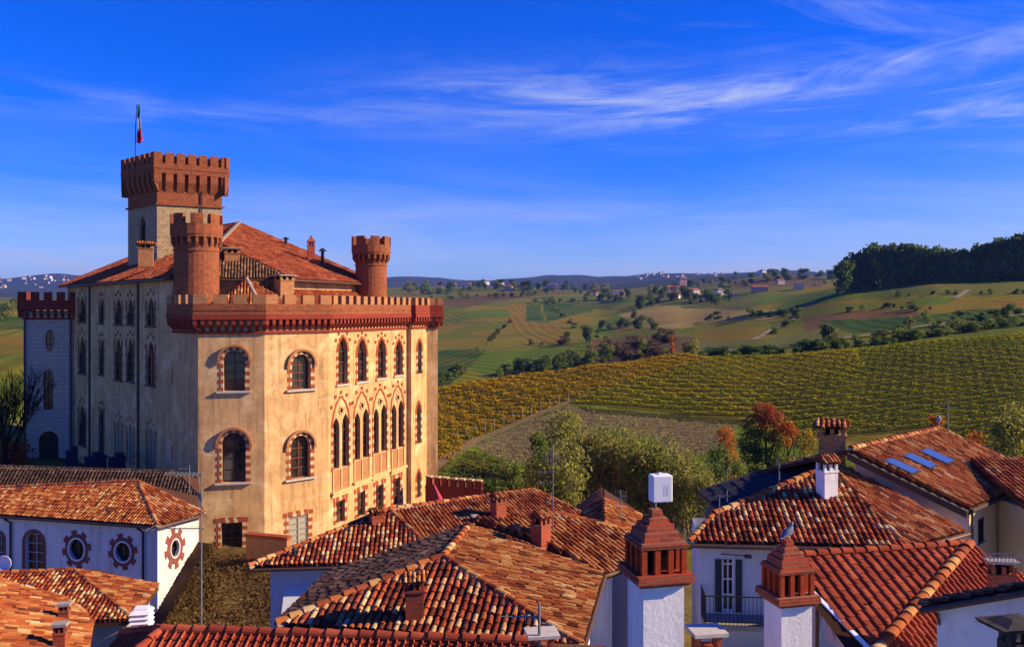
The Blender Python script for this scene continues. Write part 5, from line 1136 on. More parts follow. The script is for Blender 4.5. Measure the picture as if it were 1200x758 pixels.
# chimneys on the castle roofs
def brick_stack(u, vb, vt, w_px, Y, style='gable', mat=BRICK_CH, parent=None, rz=0.35, depth=0.8, name='chimney'):
    """Roof chimney: shaft, vent openings, cover."""
    p = at(u, vb, Y); zt = ZC - (vt - VH) / F * Y; h = zt - p.z; w = w_px / F * Y; d = w * depth; p = Vector((p.x, p.y, p.z - 0.5)); H = h + 0.5
    mb = MB(); mb.box(p, w, d, H * 0.72, rz, 0); q = p + Vector((0, 0, H * 0.72)); ca, sa = math.cos(rz), math.sin(rz)
    mb.box(q, w * 1.12, d * 1.12, 0.07, rz, 0); q = q + Vector((0, 0, 0.07)); hv = H * 0.14
    ch = mb
    for sx in (-1, 0, 1):
        for sy in (-1, 1): ch.box(q + Vector((ca * sx * w * .42 - sa * sy * d * .4, sa * sx * w * .42 + ca * sy * d * .4, 0)), w * 0.16, d * 0.18, hv, rz, 0)
    ch.box(q + Vector((0, 0, 0.004)), w * 0.5, d * 0.5, hv * 0.95, rz, 1)
    o = ch.build(name, [mat, DKVOID], parent); q = q + Vector((0, 0, hv))
    mb = MB()
    if style == 'gable':
        ex = Vector((ca, sa, 0)) * w * 0.64; ey = Vector((-sa, ca, 0)) * d * 0.68; up = Vector((0, 0, H * 0.14))
        V, Fc = tile_mesh([q - ex - ey, q + ex - ey, q + ex * 0.9 + up, q - ex * 0.9 + up], sp=min(0.2, w / 4), course=0.3, seed=int(u)); mb.add(V, Fc, 0)
        V, Fc = tile_mesh([q + ex + ey, q - ex + ey, q - ex * 0.9 + up, q + ex * 0.9 + up], sp=min(0.2, w / 4), course=0.3, seed=int(u)); mb.add(V, Fc, 0)
        mb.add([q - ex - ey, q + ex - ey, q + ex + ey, q - ex + ey, q - ex * 0.9 + up, q + ex * 0.9 + up], ((0, 1, 5, 4), (2, 3, 4, 5), (1, 2, 5), (3, 0, 4), (3, 2, 1, 0)), 1)
        mb.build('cover', [T_WARM, UNDER], o)
    elif style == 'slab': mb.box(q, w * 1.3, d * 1.35, 0.08, rz); mb.build('cover', CEMENT, o)
    elif style == 'pyramid': mb.frustum(q, w * 1.25, d * 1.25, w * 0.35, d * 0.35, H * 0.16, rz); mb.box(q + Vector((0, 0, H * .16)), w * .3, d * .3, H * .07, rz); mb.build('cover', mat, o)
    return o
brick_stack(272, 316, 288, 17, 71, 'slab', BRICK_WORN, rf); brick_stack(333, 345, 320, 18, 69.5, 'slab', BRICK_WORN, rf, 0.8); brick_stack(171, 306, 284, 16, 75, 'gable', BRICK_WORN, rf)
brick_stack(364.5, 305, 280, 8, 80, 'pyramid', BRICK_CH, rf)
for u, vb, vt, w in ((378, 306, 291, 6), (335, 287, 278, 7)):
    Y = 81 if u > 350 else 84; p = at(u, vb, Y); h = (vb - vt) / F * Y; mb = MB(); mb.cyl(p - Vector((0, 0, 0.4)), 0.16, 0.16, h * 0.75 + 0.4, 10); mb.cyl(p + Vector((0, 0, h * 0.78)), 0.42, 0.06, h * 0.25, 10); mb.box(p + Vector((0, 0, h * .7)), .1, .5, h * .1); mb.build('flue_pipe', DARKMETAL, rf)
# left white block tower
LA = at(31, 450, 86.5).xy; LB = at(79.5, 450, 86.5).xy; LB = Vector((LB.x, 87.5)); LA = Vector((LA.x, 86.0)); Wt = Wall(LA, LB)
holes = []; info = []
for c, w, t, b, k in ((58.5, 11, 386, 412, 'oval'), (56.5, 11, 433, 480, 'round'), (57, 23, 505, 549, 'round')):
    a0, zb = Wt.px(c - w / 2, b); a1, _q = Wt.px(c + w / 2, b); zt = Wt.px(c, t)[1]; o = arch((a0 + a1) / 2, a1 - a0, zb, zt, k); holes.append(o); info.append((o, (a0 + a1) / 2, a1 - a0, zb, zt, k))
mb = MB(); Wt.panel(mb, [(0, 0), (Wt.len, 0), (Wt.len, 18.9), (0, 18.9)], holes, 0.4)
Lc1 = Wt.pt(0, 0, -6).xy; Lc2 = Wt.pt(Wt.len, 0, -6).xy
for wl in (Wall(Lc1, LA), Wall(LB, Lc2), Wall(Lc2, Lc1)): wl.panel(mb, [(0, 0), (wl.len, 0), (wl.len, 18.9), (0, 18.9)], [])
bt = mb.build('side_tower', BLOCK, castle)
for o, c, w, zb, zt, k in info:
    fill_window(Wt, o, 0.35, bt, 2, 3, BAR_DK)
mb = MB(); lp = [Lc1, LA, LB, Lc2]; ring(mb, lp, 0, 0.12, 18.0, 18.2); along(mb, lp, 0, 0.45, 18.2, 19.0, 0.6, 0.28, False, 0, True); ring(mb, lp, -0.3, 0.5, 19.0, 20.0); along(mb, lp, 0.05, 0.46, 20.0, 20.8, 1.15, 0.72); mb.build('side_battlement', BRICK_RED, bt)
mb = MB(); mb.tube([Wt.pt(0.1, 18, 0.12), Wt.pt(0.1, 2, 0.12)], 0.09, 8); mb.tube([Wt.pt(Wt.len - 0.2, 18, 0.12), Wt.pt(Wt.len - 0.2, 2, 0.12)], 0.09, 8); mb.build('drainpipe', DARKMETAL, bt)

# flag on the tower
fp = at(158.5, 186, 82); ft = at(160.5, 123, 82)
flag = thing('flag', fp, 'green white and red flag hanging limp from a thin pole on the square tower', 'flag')
mb = MB(); mb.tube([fp - Vector((0, 0, 1.5)), at(158.8, 150, 82), ft + Vector((0, 0, 0.1))], [0.05, 0.04, 0.03], 6); mb.build('pole', DARKMETAL, flag)
FL = [plain('flag_' + n, c, 0.8, 0.1, 0.1) for n, c in (('green', (0.02, 0.14, 0.06)), ('white', (0.75, 0.75, 0.75)), ('red', (0.5, 0.02, 0.04)))]
mb = MB(); nz, nx = 24, 9; g = []
for i in range(nz + 1):
    for j in range(nx):
        t = i / nz; x = j / (nx - 1); wd = 0.20 + 0.34 * t; g.append(Vector((ft.x + 0.02 + x * wd, ft.y + 0.10 * math.sin(x * 9 + t * 4) * (0.4 + t) + 0.05 * math.sin(t * 13), ft.z - t * 3.6 - 0.14 * math.sin(x * 5))))
for i in range(nz):
    for j in range(nx - 1):
        k = i * nx + j; mb.add([g[k], g[k + 1], g[k + 1 + nx], g[k + nx]], ((0, 1, 2, 3),), min(2, int(3 * (i + 0.5) / nz)))
c_ = mb.build('cloth', FL, flag); c_.modifiers.new('thick', 'SOLIDIFY').thickness = 0.012
# ------------------------------------------------------------------ village houses
def walls(parent, pts, z0, z1, mat, holes=None, name='wall', depth=0.25):
    """Closed wall ring; holes maps a side number to (pixel boxes) openings. Returns the wall helpers."""
    mb = MB(); out = []
    for i in range(len(pts)):
        w = Wall(Vector(pts[i]).xy, Vector(pts[(i + 1) % len(pts)]).xy); hs = (holes or {}).get(i, []); ol = []
        for (u0, u1, vt, vb, k) in hs:
            a0, zb = w.px(u0, vb); a1 = w.px(u1, vb)[0]; zt = w.px((u0 + u1) / 2, vt)[1]; ol.append((arch((a0 + a1) / 2, abs(a1 - a0), zb, zt, k), (a0 + a1) / 2, abs(a1 - a0), zb, zt, k))
        zz0, zz1 = (z0, z1) if not isinstance(z1, dict) else (z0, z1.get(i, z1[-1]))
        w.panel(mb, [(0, zz0), (w.len, zz0), (w.len, zz1), (0, zz1)], [o[0] for o in ol], depth); w.holes = ol; out.append(w)
    mb.build(name, mat, parent); return out
def inset(pts, d): return offset_path(pts, -d, True)
def shutters(wl, parent, h, mat, open_=True):
    o, c, w, zb, zt, k = h; mb = MB(); sw = w * 0.5
    for sg in (-1, 1):
        a = c + sg * (w / 2 + sw / 2 + 0.02) if open_ else c + sg * w * 0.25
        wl.box(mb, a - sw / 2, a + sw / 2, zb, zt, 0.02, 0.07) if open_ else wl.box(mb, a - sw / 2 + 0.01, a + sw / 2 - 0.01, zb, zt, -0.10, -0.05)
        n = int((zt - zb) / 0.09)
        for i in range(n):
            z = zb + 0.05 + (zt - zb - 0.1) * i / n; d0 = 0.07 if open_ else -0.05; wl.box(mb, a - sw / 2 + 0.06, a + sw / 2 - 0.06, z, z + 0.05, d0, d0 + 0.018)
    return mb.build('shutters', mat, parent)

# ---- central hipped house
zr, ze = 11.25, 10.0
E1, E2, E3, E4 = onz(324, 731, ze), onz(681, 757, ze), onz(707, 671, ze), onz(383, 671, ze)
Ra, Rb = onz(519, 652, zr), onz(551, 615, zr)
hc = thing('house', (E1.x + 4, E1.y + 3, 4), 'big hipped roof house with lichen covered tiles in the middle', 'house')
rc = roof_face([E1, E2, Ra], T_MIX, hc, 'roof', eave=(E1, E2), sp=0.215, course=0.34, seed=11)
roof_face([E2, E3, Rb, Ra], T_GOLD, rc, 'right_slope', eave=(E2, E3), seed=12, sp=0.185, course=0.36, stag=.9)
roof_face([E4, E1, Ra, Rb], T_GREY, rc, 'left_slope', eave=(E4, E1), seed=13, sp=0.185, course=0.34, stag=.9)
W1e = onz(733, 663, ze); PLe_ = Plane(E3, W1e, onz(640, 602, 11.35)); wpoly = [E3, W1e, PLe_.px(734, 622), PLe_.px(650, 601), PLe_.px(610, 606), Rb + Vector((0, 0, 0.02)), PLe_.px(646, 635)]
roof_face(wpoly, T_GOLD, rc, 'wing_slope', eave=(E3, W1e), seed=14, sp=0.19, course=0.38, stag=.9)
mb = MB(); bk = onz(620, 606, ze + 0.2); bq = Vector((Rb.x + 1, Rb.y + 5.5, ze)); mb.slab([Rb, PLe_.px(650, 601), bq], 0.15); mb.slab([E4, Rb, bq], 0.15); mb.build('rear_slope', UNDER, rc)
ridge_tiles(E1, Ra, T_WARM, rc, 0.15, 0.40, 1); ridge_tiles(E2, Ra, T_WARM, rc, 0.14, 0.40, 2); ridge_tiles(Ra, Rb, T_WARM, rc, 0.14, 0.40, 3); ridge_tiles(PLe_.px(734, 622), PLe_.px(650, 601), T_WARM, rc, 0.12, 0.38, 4)
mb = MB(); mb.tube([E1 + Vector((0, -.06, -.12)), E2 + Vector((.02, -.06, -.12))], 0.07, 8); mb.tube([E2 + Vector((.06, 0, -.12)), E3 + Vector((.06, 0, -.12)), W1e + Vector((.05, -.05, -.12))], 0.07, 8); mb.build('gutter', GUTTER, rc)
fp_ = inset([E1, E2, E3, W1e, Vector((W1e.x, W1e.y + 4, 0)), E4], 0.45)
wh = walls(hc, [Vector(p) for p in fp_], 3.0, ze - 0.05, WHITE_PL, {1: [(691, 701, 694, 800, 'rect'), (719, 730, 686, 800, 'rect')]})
for h in wh[1].holes:
    f = fill_window(wh[1], h[0], 0.2, hc, 2, 3, BAR_DK); shutters(wh[1], f, h, SHUT_BR, False)
def stack_on(plane_pts, u, vb, vt, w, style, parent, mat=BRICK_CH, rz=0.3, depth=0.8):
    p = Plane(*plane_pts).px(u, vb); return brick_stack(u, vb, vt, w, p.y, style, mat, parent, rz, depth)
stack_on((E1, E2, Ra), 486, 724, 672, 21, 'gable', rc, BRICK_CH, 0.1)
stack_on((E2, E3, Ra), 634, 640, 600, 19, 'gable', rc, BRICK_CH, 0.9)
# ---- house at the foot of the castle
zr, ze = 9.75, 8.5
A1, A2 = onz(291, 664, ze), onz(520, 658, ze); A3 = onz(735, 628, ze); B1, B2 = onz(456, 597, zr), onz(625, 574, zr)
hb = thing('house', (A1.x + 4, A1.y + 2, 2), 'long red tiled house with hipped end right below the castle', 'house')
rb = roof_face([A1, A2, B1], T_MIX, hb, 'roof', eave=(A1, A2), sp=0.20, course=0.32, seed=21)
roof_face([A2, A3, B2, B1], T_WARM, rb, 'right_slope', eave=(A2, A3), seed=22, sp=.185, course=.36, stag=.9)
mb = MB(); A4 = Vector((B1.x - 1.5, B1.y + 5, ze)); A5 = Vector((B2.x + 1, B2.y + 5, ze)); mb.slab([A1, B1, A4], .15); mb.slab([A4, B1, B2, A5], .15); mb.slab([B2, A3, A5], .15); mb.build('rear_slope', UNDER, rb)
ridge_tiles(A1, B1, T_WARM, rb, 0.14, 0.40, 5); ridge_tiles(A2, B1, T_WARM, rb, 0.14, 0.40, 6); ridge_tiles(B1, B2, T_WARM, rb, 0.14, 0.40, 7); ridge_tiles(A3, B2, T_WARM, rb, 0.14, .4, 8)
mb = MB(); mb.tube([A1 + Vector((0, -.07, -.12)), A2 + Vector((0, -.07, -.12))], 0.07, 8); mb.build('gutter', GUTTER, rb)
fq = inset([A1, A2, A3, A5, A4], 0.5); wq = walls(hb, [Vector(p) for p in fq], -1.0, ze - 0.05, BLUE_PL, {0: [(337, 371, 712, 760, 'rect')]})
for h in wq[0].holes: fill_window(wq[0], h[0], 0.2, hb, 2, 3, BAR_DK)
mb = MB(); w = wq[0]; a0, z0 = w.px(334, 684); a1, z1 = w.px(376, 684); zlo = w.px(352, 712)[1]
q = [w.pt(a0, z0, 0.02), w.pt(a1, z0, 0.02), w.pt(a1, zlo, 0.9), w.pt(a0, zlo, 0.9)]; mb.slab(q, 0.03); mb.add([q[3], q[2], q[2] - Vector((0, 0, .28)), q[3] - Vector((0, 0, .28))], ((0, 1, 2, 3),)); aw = mb.build('awning', plain('awning_cloth', (0.62, 0.66, 0.72), 0.8, 0.1, 0.1), hb)
stack_on((A2, A3, B1), 584, 606, 578, 15, 'gable', rb, BRICK_CH, 0.7); stack_on((A2, A3, B1), 556, 611, 604, 6, 'slab', rb, BRICK_CH, 0.5)
stack_on((A1, A2, B1), 441, 613, 597, 14, 'gable', rb, BRICK_CH, 0.5)
def flue(u, vb, vt, plane, parent, w=0.14):
    p = Plane(*plane).px(u, vb); h = (vb - vt) / F * p.y; mb = MB(); mb.cyl(p - Vector((0, 0, .3)), w * .5, w * .5, h + 0.2, 10); mb.cyl(p + Vector((0, 0, h - 0.1)), w, w * .2, 0.12, 10); return mb.build('flue_pipe', DARKMETAL, parent)
flue(345, 653, 641, (A1, A2, B1), rb)
# ---- small orange roofed house behind the wing
zr, ze = 9.7, 8.5
a1, a2, a3, ap = onz(652, 613, ze), onz(712, 664, ze), onz(768, 612, ze), onz(708, 585, zr)
hs_ = thing('house', (ap.x, ap.y, 2), 'small orange pyramid roof half hidden behind the big middle roof', 'house')
rs_ = roof_face([a1, a2, ap], T_WARM, hs_, 'roof', seed=31, sp=.185, course=.36, stag=.9); roof_face([a2, a3, ap], T_WARM, rs_, 'right_slope', seed=32, sp=.185, course=.36, stag=.9)
bk = Vector((a1.x + a3.x - a2.x, a1.y + a3.y - a2.y + 1, ze)); roof_face([bk, a1, ap], T_WARM, rs_, 'left_slope', seed=33, sp=.19, course=.36); mb = MB(); mb.slab([bk, ap, a3], .15); mb.build('rear_slope', UNDER, rs_); ridge_tiles(a1, ap, T_WARM, rs_, .12); ridge_tiles(a3, ap, T_WARM, rs_, .12); ridge_tiles(a2, ap, T_WARM, rs_, .12)
walls(hs_, [Vector(p) for p in inset([a1, a2, a3, bk], 0.4)], -1, ze - .05, PINK_PL)
# ---- chapel with rose windows
zr, ze = 8.25, 6.5
c0, c1, c2 = onz(-60, 599, ze), onz(185, 616, ze), onz(240, 601, ze); k1 = onz(162, 564, zr); k0 = Plane(c0, c1, k1).px(-60, 574)
ch = thing('chapel', (c1.x - 4, c1.y + 1, 0), 'lavender shaded chapel with round red edged windows and lit white end wall', 'chapel')
rk = roof_face([c0, c1, k1, k0], T_WARM, ch, 'roof', eave=(c0, c1), seed=41, sp=0.20, course=0.32); roof_face([c1, c2, k1], T_WARM, rk, 'end_slope', eave=(c1, c2), seed=42, sp=0.23, course=0.40)
c3 = Vector((c2.x - 2.0, c2.y + 4.6, ze)); c4 = Vector((k0.x, k0.y + 7, ze)); mb = MB(); mb.slab([c2, c3, k1], .15); mb.slab([c3, c4, k0, k1], .15); mb.build('rear_slope', UNDER, rk)
ridge_tiles(c1, k1, T_WARM, rk, 0.14, .4, 9); ridge_tiles(k0, k1, T_WARM, rk, 0.14, .4, 10); ridge_tiles(c2, k1, T_WARM, rk, .12, .4, 11)
mb = MB(); mb.tube([c0 + Vector((0, -.08, -.1)), c1 + Vector((.05, -.08, -.1)), c2 + Vector((.08, 0, -.1))], .08, 8); mb.build('gutter', GUTTER, rk)
fq = [Vector((*p, 0)) for p in inset([c0, c1, c2, c3, c4], 0.35)]
wc = walls(ch, fq, -3, ze - .05, WHITE_PL, {0: [(80, 100, 630, 656, 'oval'), (134, 154, 634, 658, 'oval'), (29, 51, 623, 669, 'round'), (-8, 4, 624, 668, 'round')], 1: [(199.5, 210.5, 631, 655, 'oval')]}, depth=0.35)
for sd_ in (0, 1):
    for h in wc[sd_].holes:
        o, c, w, zb, zt, k = h; wl = wc[sd_]; f = fill_window(wl, o, 0.32, ch, 2, 2 if k == 'oval' else 4, BAR_DK if k == 'oval' else plain('pale_frame', (0.45, 0.42, 0.45), 0.6))
        mb = MB(); cz = (zb + zt) / 2
        if k == 'oval':
            for i in range(32):
                t0, t1 = 2 * math.pi * i / 32, 2 * math.pi * (i + 1) / 32; r0 = w / 2 * 1.06; rr = w / 2 + (0.42 if i % 4 < 2 else 0.22); ry = (zt - zb) / w
                q = [(c + r_ * math.cos(t), cz + r_ * ry * math.sin(t)) for r_, t in ((r0, t0), (rr, t0), (rr, t1), (r0, t1))]; wl.extr(mb, q, -0.02, 0.03)
            mb.build('surround', SLATE_RED, f); mb = MB()
            for i in range(24):
                t0, t1 = 2 * math.pi * i / 24, 2 * math.pi * (i + 1) / 24; q = [(c + r_ * math.cos(t), cz + r_ * ry * math.sin(t)) for r_, t in ((w / 2 * .9, t0), (w / 2 * 1.05, t0), (w / 2 * 1.05, t1), (w / 2 * .9, t1))]; wl.extr(mb, q, -0.1, 0.05)
            mb.build('rim', CHIMNEY_PL, f)
        else:
            oo = arch(c, w + 0.36, zb - .01, zt + .18, 'round'); ii = arch(c, w, zb - .01, zt, 'round')
            for i in range(1, len(oo)):
                j = (i + 1) % len(oo)
                if j == 0: wl.extr(mb, [ii[i], oo[i], oo[0], ii[0]][::-1], -0.02, 0.03)
                else: wl.extr(mb, [ii[i], oo[i], oo[j], ii[j]], -0.02, 0.03)
            mb.build('surround', SLATE_RED, f)
for u, sg in ((14, 0), (169, 0)):
    a, _z = wc[0].px(u, 640); mb = MB(); mb.tube([c0.lerp(c1, (a + .3) / (c1 - c0).length) + Vector((-.2, -.08, -.15)), wc[0].pt(a, ze - .5, .12), wc[0].pt(a, -1, .12)], .07, 8); mb.build('drainpipe', DARKMETAL, ch)
# ---- dark roof between chapel and castle
zr, ze = 7.7, 6.3
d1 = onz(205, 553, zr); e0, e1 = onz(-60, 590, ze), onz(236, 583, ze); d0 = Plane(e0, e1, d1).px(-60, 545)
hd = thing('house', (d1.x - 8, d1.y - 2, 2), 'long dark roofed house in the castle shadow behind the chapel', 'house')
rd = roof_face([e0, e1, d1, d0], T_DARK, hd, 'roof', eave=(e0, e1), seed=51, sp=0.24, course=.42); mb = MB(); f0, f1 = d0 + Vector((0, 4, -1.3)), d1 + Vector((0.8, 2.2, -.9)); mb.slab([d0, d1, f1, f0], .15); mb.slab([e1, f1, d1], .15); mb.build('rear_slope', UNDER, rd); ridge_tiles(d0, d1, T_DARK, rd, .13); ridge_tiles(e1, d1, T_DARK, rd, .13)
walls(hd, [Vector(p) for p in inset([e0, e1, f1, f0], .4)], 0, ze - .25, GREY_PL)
# ---- low house in front of the chapel
zr, ze = 6.9, 6.0
g0, g1, g2 = onz(-60, 737, ze), onz(156, 726, ze), onz(186, 686, ze); h0, h1 = onz(-60, 674, zr), onz(87, 668, zr)
hg = thing('house', (g1.x - 4, g1.y + 1, 0), 'low tiled house in front of the chapel with a light coloured ridge', 'house')
rg = roof_face([g0, g1, h1, h0], T_MIX, hg, 'roof', eave=(g0, g1), seed=61, sp=.195, course=.32); roof_face([g1, g2, h1], T_WARM, rg, 'end_slope', eave=(g1, g2), seed=62, sp=.22, course=.38)
i2 = Vector((h1.x - .6, h1.y + 3.2, ze)); i3 = Vector((h0.x, h0.y + 3.2, ze)); mb = MB(); mb.slab([g2, i2, h1], .15); mb.slab([i2, i3, h0, h1], .15); mb.build('rear_slope', UNDER, rg)
ridge_tiles(g1, h1, T_WARM, rg, .13, .38, 1); ridge_tiles(h0, h1, T_WARM, rg, .13, .38, 2); ridge_tiles(g2, h1, T_WARM, rg, .11, .38, 2)
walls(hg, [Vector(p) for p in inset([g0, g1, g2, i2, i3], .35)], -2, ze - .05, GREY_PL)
mb = MB(); p = Plane(g0, g1, h1).px(34, 687); mb.box(p + Vector((0, 0, .0)), .42, .5, .10, .2); mb.build('skylight', GLASS, rg)
# ---- orange roof, bottom left
pl = Plane(onz(110, 729, 9.0), onz(104, 760, 9.0), onz(0, 681, 10.0))
j = [pl.px(-70, 660), pl.px(-70, 850), pl.px(95, 800), pl.px(104, 760), pl.px(110, 729), pl.px(99, 718), pl.px(72, 701), pl.px(0, 681)]
hj = thing('house', (j[3].x - 3, j[3].y, 4), 'sunlit orange roof cut by the bottom left corner with two capped chimneys', 'house')
rj = roof_face(j, T_WARM, hj, 'roof', seed=71, sp=.19, course=.36, stag=.9, eave=(j[3], j[4])); ridge_tiles(j[7], j[6], T_WARM, rj, .11); ridge_tiles(j[0], j[7], T_WARM, rj, .11); ridge_tiles(j[6], j[5], T_WARM, rj, .11)
walls(hj, [Vector((*p, 0)) for p in inset([j[1], j[2], j[3], j[4], j[6], j[7], j[0]], .3)], 2, 8.6, WHITE_PL)
for u, vb, vt, w in ((75.5, 726, 706, 11), (70.5, 760, 728, 13)): stack_on((j[7], j[3], j[4]), u, vb, vt, w, 'slab', rj, BRICK_CH, .2)
# ---- red pantile strip, bottom
zr, ze = 11.5, 10.2
m0, m1 = onz(190, 738, zr), onz(645, 753, zr); n0, n1 = m0 + Vector((-1.6, -3.6, -1.4)), m1 + Vector((1.2, -3.6, -1.4)); n2 = m0 + Vector((-2.0, 2.4, -1.0)); n3 = m1 + Vector((1.5, 2.4, -1.0)); 
hm = thing('house', (-4, 18, 4), 'red roof strip with a row of big ridge tiles along the bottom edge', 'house')
rm = roof_face([n0, n1, m1, m0], T_RED, hm, 'roof', eave=(n0, n1), seed=81, sp=.20, course=.36, style='flat'); roof_face([n2, n0, m0], T_RED, rm, 'end_slope', seed=82, sp=.2, course=.36, style='flat')
mb = MB(); mb.slab([m0, m1, n3, n2], .12); mb.build('rear_slope', UNDER, rm); ridge_tiles(m0, m1, T_RED, rm, .14, .38, 4, mortar=False); ridge_tiles(n2, m0, T_RED, rm, .13, .38, 5, mortar=False); ridge_tiles(n0, m0, T_RED, rm, .13, .38, 5, mortar=False)
walls(hm, [Vector(p) for p in inset([n0, n1, n3, n2], .3)], 3, ze - .25, GREY_PL)
# ---- right hand: white house with slate shutters
zr, ze = 12.85, 11.0
s1, s2, s3 = onz(808, 635, ze), onz(1063, 641, ze), onz(1133, 622, ze); sp_ = onz(975, 547, zr); pf = Plane(s1, s2, sp_); pr = Plane(s2, s3, sp_)
hw = thing('house', (s1.x + 4, s1.y + 1, 5), 'white house with slate blue shutters and dark mixed tile roof', 'house')
rw = roof_face([s1, s2, sp_, pf.px(957, 553), pf.px(837, 603)], T_MIX, hw, 'roof', eave=(s1, s2), seed=91, sp=.205, course=.31)
roof_face([s2, s3, pr.px(1109, 609), pr.px(984, 543), sp_], T_WARM, rw, 'right_slope', eave=(s2, s3), seed=92, sp=.185, course=.36, stag=.9)
ridge_tiles(pf.px(837, 603), pf.px(957, 553), T_WARM, rw, .15, .4, 6); ridge_tiles(s2, sp_, T_WARM, rw, .12, .38, 7); ridge_tiles(s1, pf.px(837, 603), T_WARM, rw, .12, .38, 8)
mb = MB(); q = pf.px(837, 603); mb.slab([s1, q, q + Vector((1.0, 4.5, -1.6))], .15); mb.slab([q, sp_, sp_ + Vector((.5, 4, -1.5)), q + Vector((1.0, 4.5, -1.6))], .15); mb.build('rear_slope', UNDER, rw)
mb = MB(); mb.tube([s1 + Vector((0, -.08, -.1)), s2 + Vector((.05, -.08, -.1)), s3 + Vector((.08, 0, -.1))], .075, 8); mb.build('gutter', GUTTER, rw)
s4 = Vector((s3.x - 1, s3.y + 3, 0)); s5 = Vector((s1.x + .5, s1.y + 4, 0))
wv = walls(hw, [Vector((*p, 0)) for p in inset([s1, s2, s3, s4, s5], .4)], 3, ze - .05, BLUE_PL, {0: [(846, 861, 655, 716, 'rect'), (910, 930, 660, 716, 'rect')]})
for h in wv[0].holes:
    f = fill_window(wv[0], h[0], .2, hw, 2, 3, WHITE); shutters(wv[0], f, h, SHUT_BL)
wl = wv[0]; zb = wl.px(850, 718)[1]; a0 = 0.02; a1 = wl.px(930, 718)[0]
mb = MB(); wl.box(mb, a0, a1, zb - .18, zb - 0.02, 0.004, 1.15); mb.build('balcony', GREY_PL, hw)
mb = MB(); n = int((a1 - a0) / .13)
for i in range(n + 1): a = a0 + .03 + (a1 - a0 - .06) * i / n; wl.box(mb, a - .009, a + .009, zb - .02, zb + .92, 1.08, 1.10)
for z in (zb + .06, zb + .92): wl.box(mb, a0, a1, z, z + .035, 1.07, 1.11)
for o_ in range(9): wl.box(mb, a0, a0 + .018, zb - .02, zb + .92, .05 + o_ * .125, .068 + o_ * .125)
wl.box(mb, a0 - .01, a0 + .03, zb + .92, zb + .955, 0.02, 1.11); mb.build('railing', DARKMETAL, hw)
mb = MB(); a, z = wl.px(852, 653); mb.tube([wl.pt(a - .2, z + .12, 0), wl.pt(a + .1, z + .2, .35), wl.pt(a + .55, z + .22, .5)], .02, 6); mb.box(wl.pt(a + .62, z + .16, .5), .22, .2, .08, 0); mb.build('wall_lamp', DARKMETAL, hw)
# terrace in front
mb = MB(); mb.prism([(5.4, 22.5), (11.5, 22.5), (11.5, 27.6), (5.4, 27.6)], 3, 7.6); tag(mb.build('terrace', GREY_PL), 'grey green paved terrace below the balcony', None, None, 'structure')
stack_on((s1, s2, sp_), 969, 581, 535, 19, 'gable', rw, CHIMNEY_PL, .35)
# ---- dark slate lean-to roof
zr, ze = 11.9, 11.0
t = [onz(818, 577, ze), onz(843, 600, 10.6), onz(958, 553, 12.3), onz(960, 533, 12.6), onz(880, 555, 12.0)]
px_ = Plane(t[0], t[3], t[2]); t = [px_.px(818, 576), px_.px(842, 599), px_.px(962, 552), px_.px(962, 533), px_.px(880, 555)]
hl = thing('shed', (t[0].x + 1, t[0].y + 1, 8), 'low shed with dark slate roof behind the mixed tile roof', 'shed')
mb = MB(); mb.slab(t, .14, 0); V, Fc = tile_mesh([p + Vector((0, 0, .02)) for p in (t[0], t[1], t[2], t[3])], sp=.4, course=.5, style='flat', seed=3); mb.add(V, Fc, 0); mb.build('roof', plain('dark_slate', (0.045, 0.042, 0.05), .55, .3, .5), hl)
mb = MB(); mb.tube([t[0], t[4], t[3]], .08, 6); mb.build('verge', WOODDK, hl); walls(hl, [Vector((*p, 0)) for p in ((t[0].x + .4, t[0].y + .3), (t[2].x, t[2].y + .6), (t[3].x, t[3].y - .2), (t[4].x + .3, t[4].y - .4))], 3, 10.3, GREY_PL)
# ---- house with the three skylights
zr, ze = 13.6, 11.6
u1, u2 = onz(997, 526, zr), onz(1100, 502, zr); v1, v2 = onz(1137, 594, ze), onz(1180, 576, ze); ps = Plane(u1, u2, v1); v3 = v1 + (v2 - v1) * 2.15; u3 = ps.px(1196, 544)
hk = thing('house', (v1.x - 1, v1.y + 3, 5), 'house with three blue skylights in its sunlit orange roof', 'house')
rq = roof_face([v1, v3, u2, u1], T_WARM, hk, 'roof', seed=101, sp=.185, course=.36, stag=.9, eave=(v1, v3), th=.22)
ridge_tiles(u1, u2, T_WARM, rq, .13, .38, 9); ridge_tiles(u2, v3, T_WARM, rq, .11, .38, 9)
mb = MB(); dn = Vector((-.05, -.05, -.12)); mb.slab([u1 + dn, v1 + dn, v1 + dn + Vector((-.16, -.10, 0)), u1 + dn + Vector((-.16, -.10, 0))], .26); mb.tube([v1 + Vector((.02, -.07, -.13)), v3 + Vector((.05, -.07, -.13))], .075, 8); mb.build('fascia', WOODDK, rq)
mb = MB(); bb = (u1 + Vector((-2.6, 5.0, -1.9)), u2 + Vector((-2.6, 5.0, -1.9))); mb.slab([u1, u2, bb[1], bb[0]], .15); mb.slab([u2, v3, v3 + Vector((-1, 5, 0)), bb[1]], .15); mb.build('rear_slope', UNDER, rq)
wk1 = Wall((u1 + Vector((.25, .2, 0))).xy, (v1 + Vector((.15, .35, 0))).xy); mb = MB(); wk1.panel(mb, [(0, 6), (wk1.len, 6), (wk1.len, ze - .30), (0, zr - .30)], []); mb.build('gable_wall', PINK_PL, hk)
wk2 = Wall((v1 + Vector((.15, .35, 0))).xy, (v3 + Vector((-.4, .4, 0))).xy); o = []
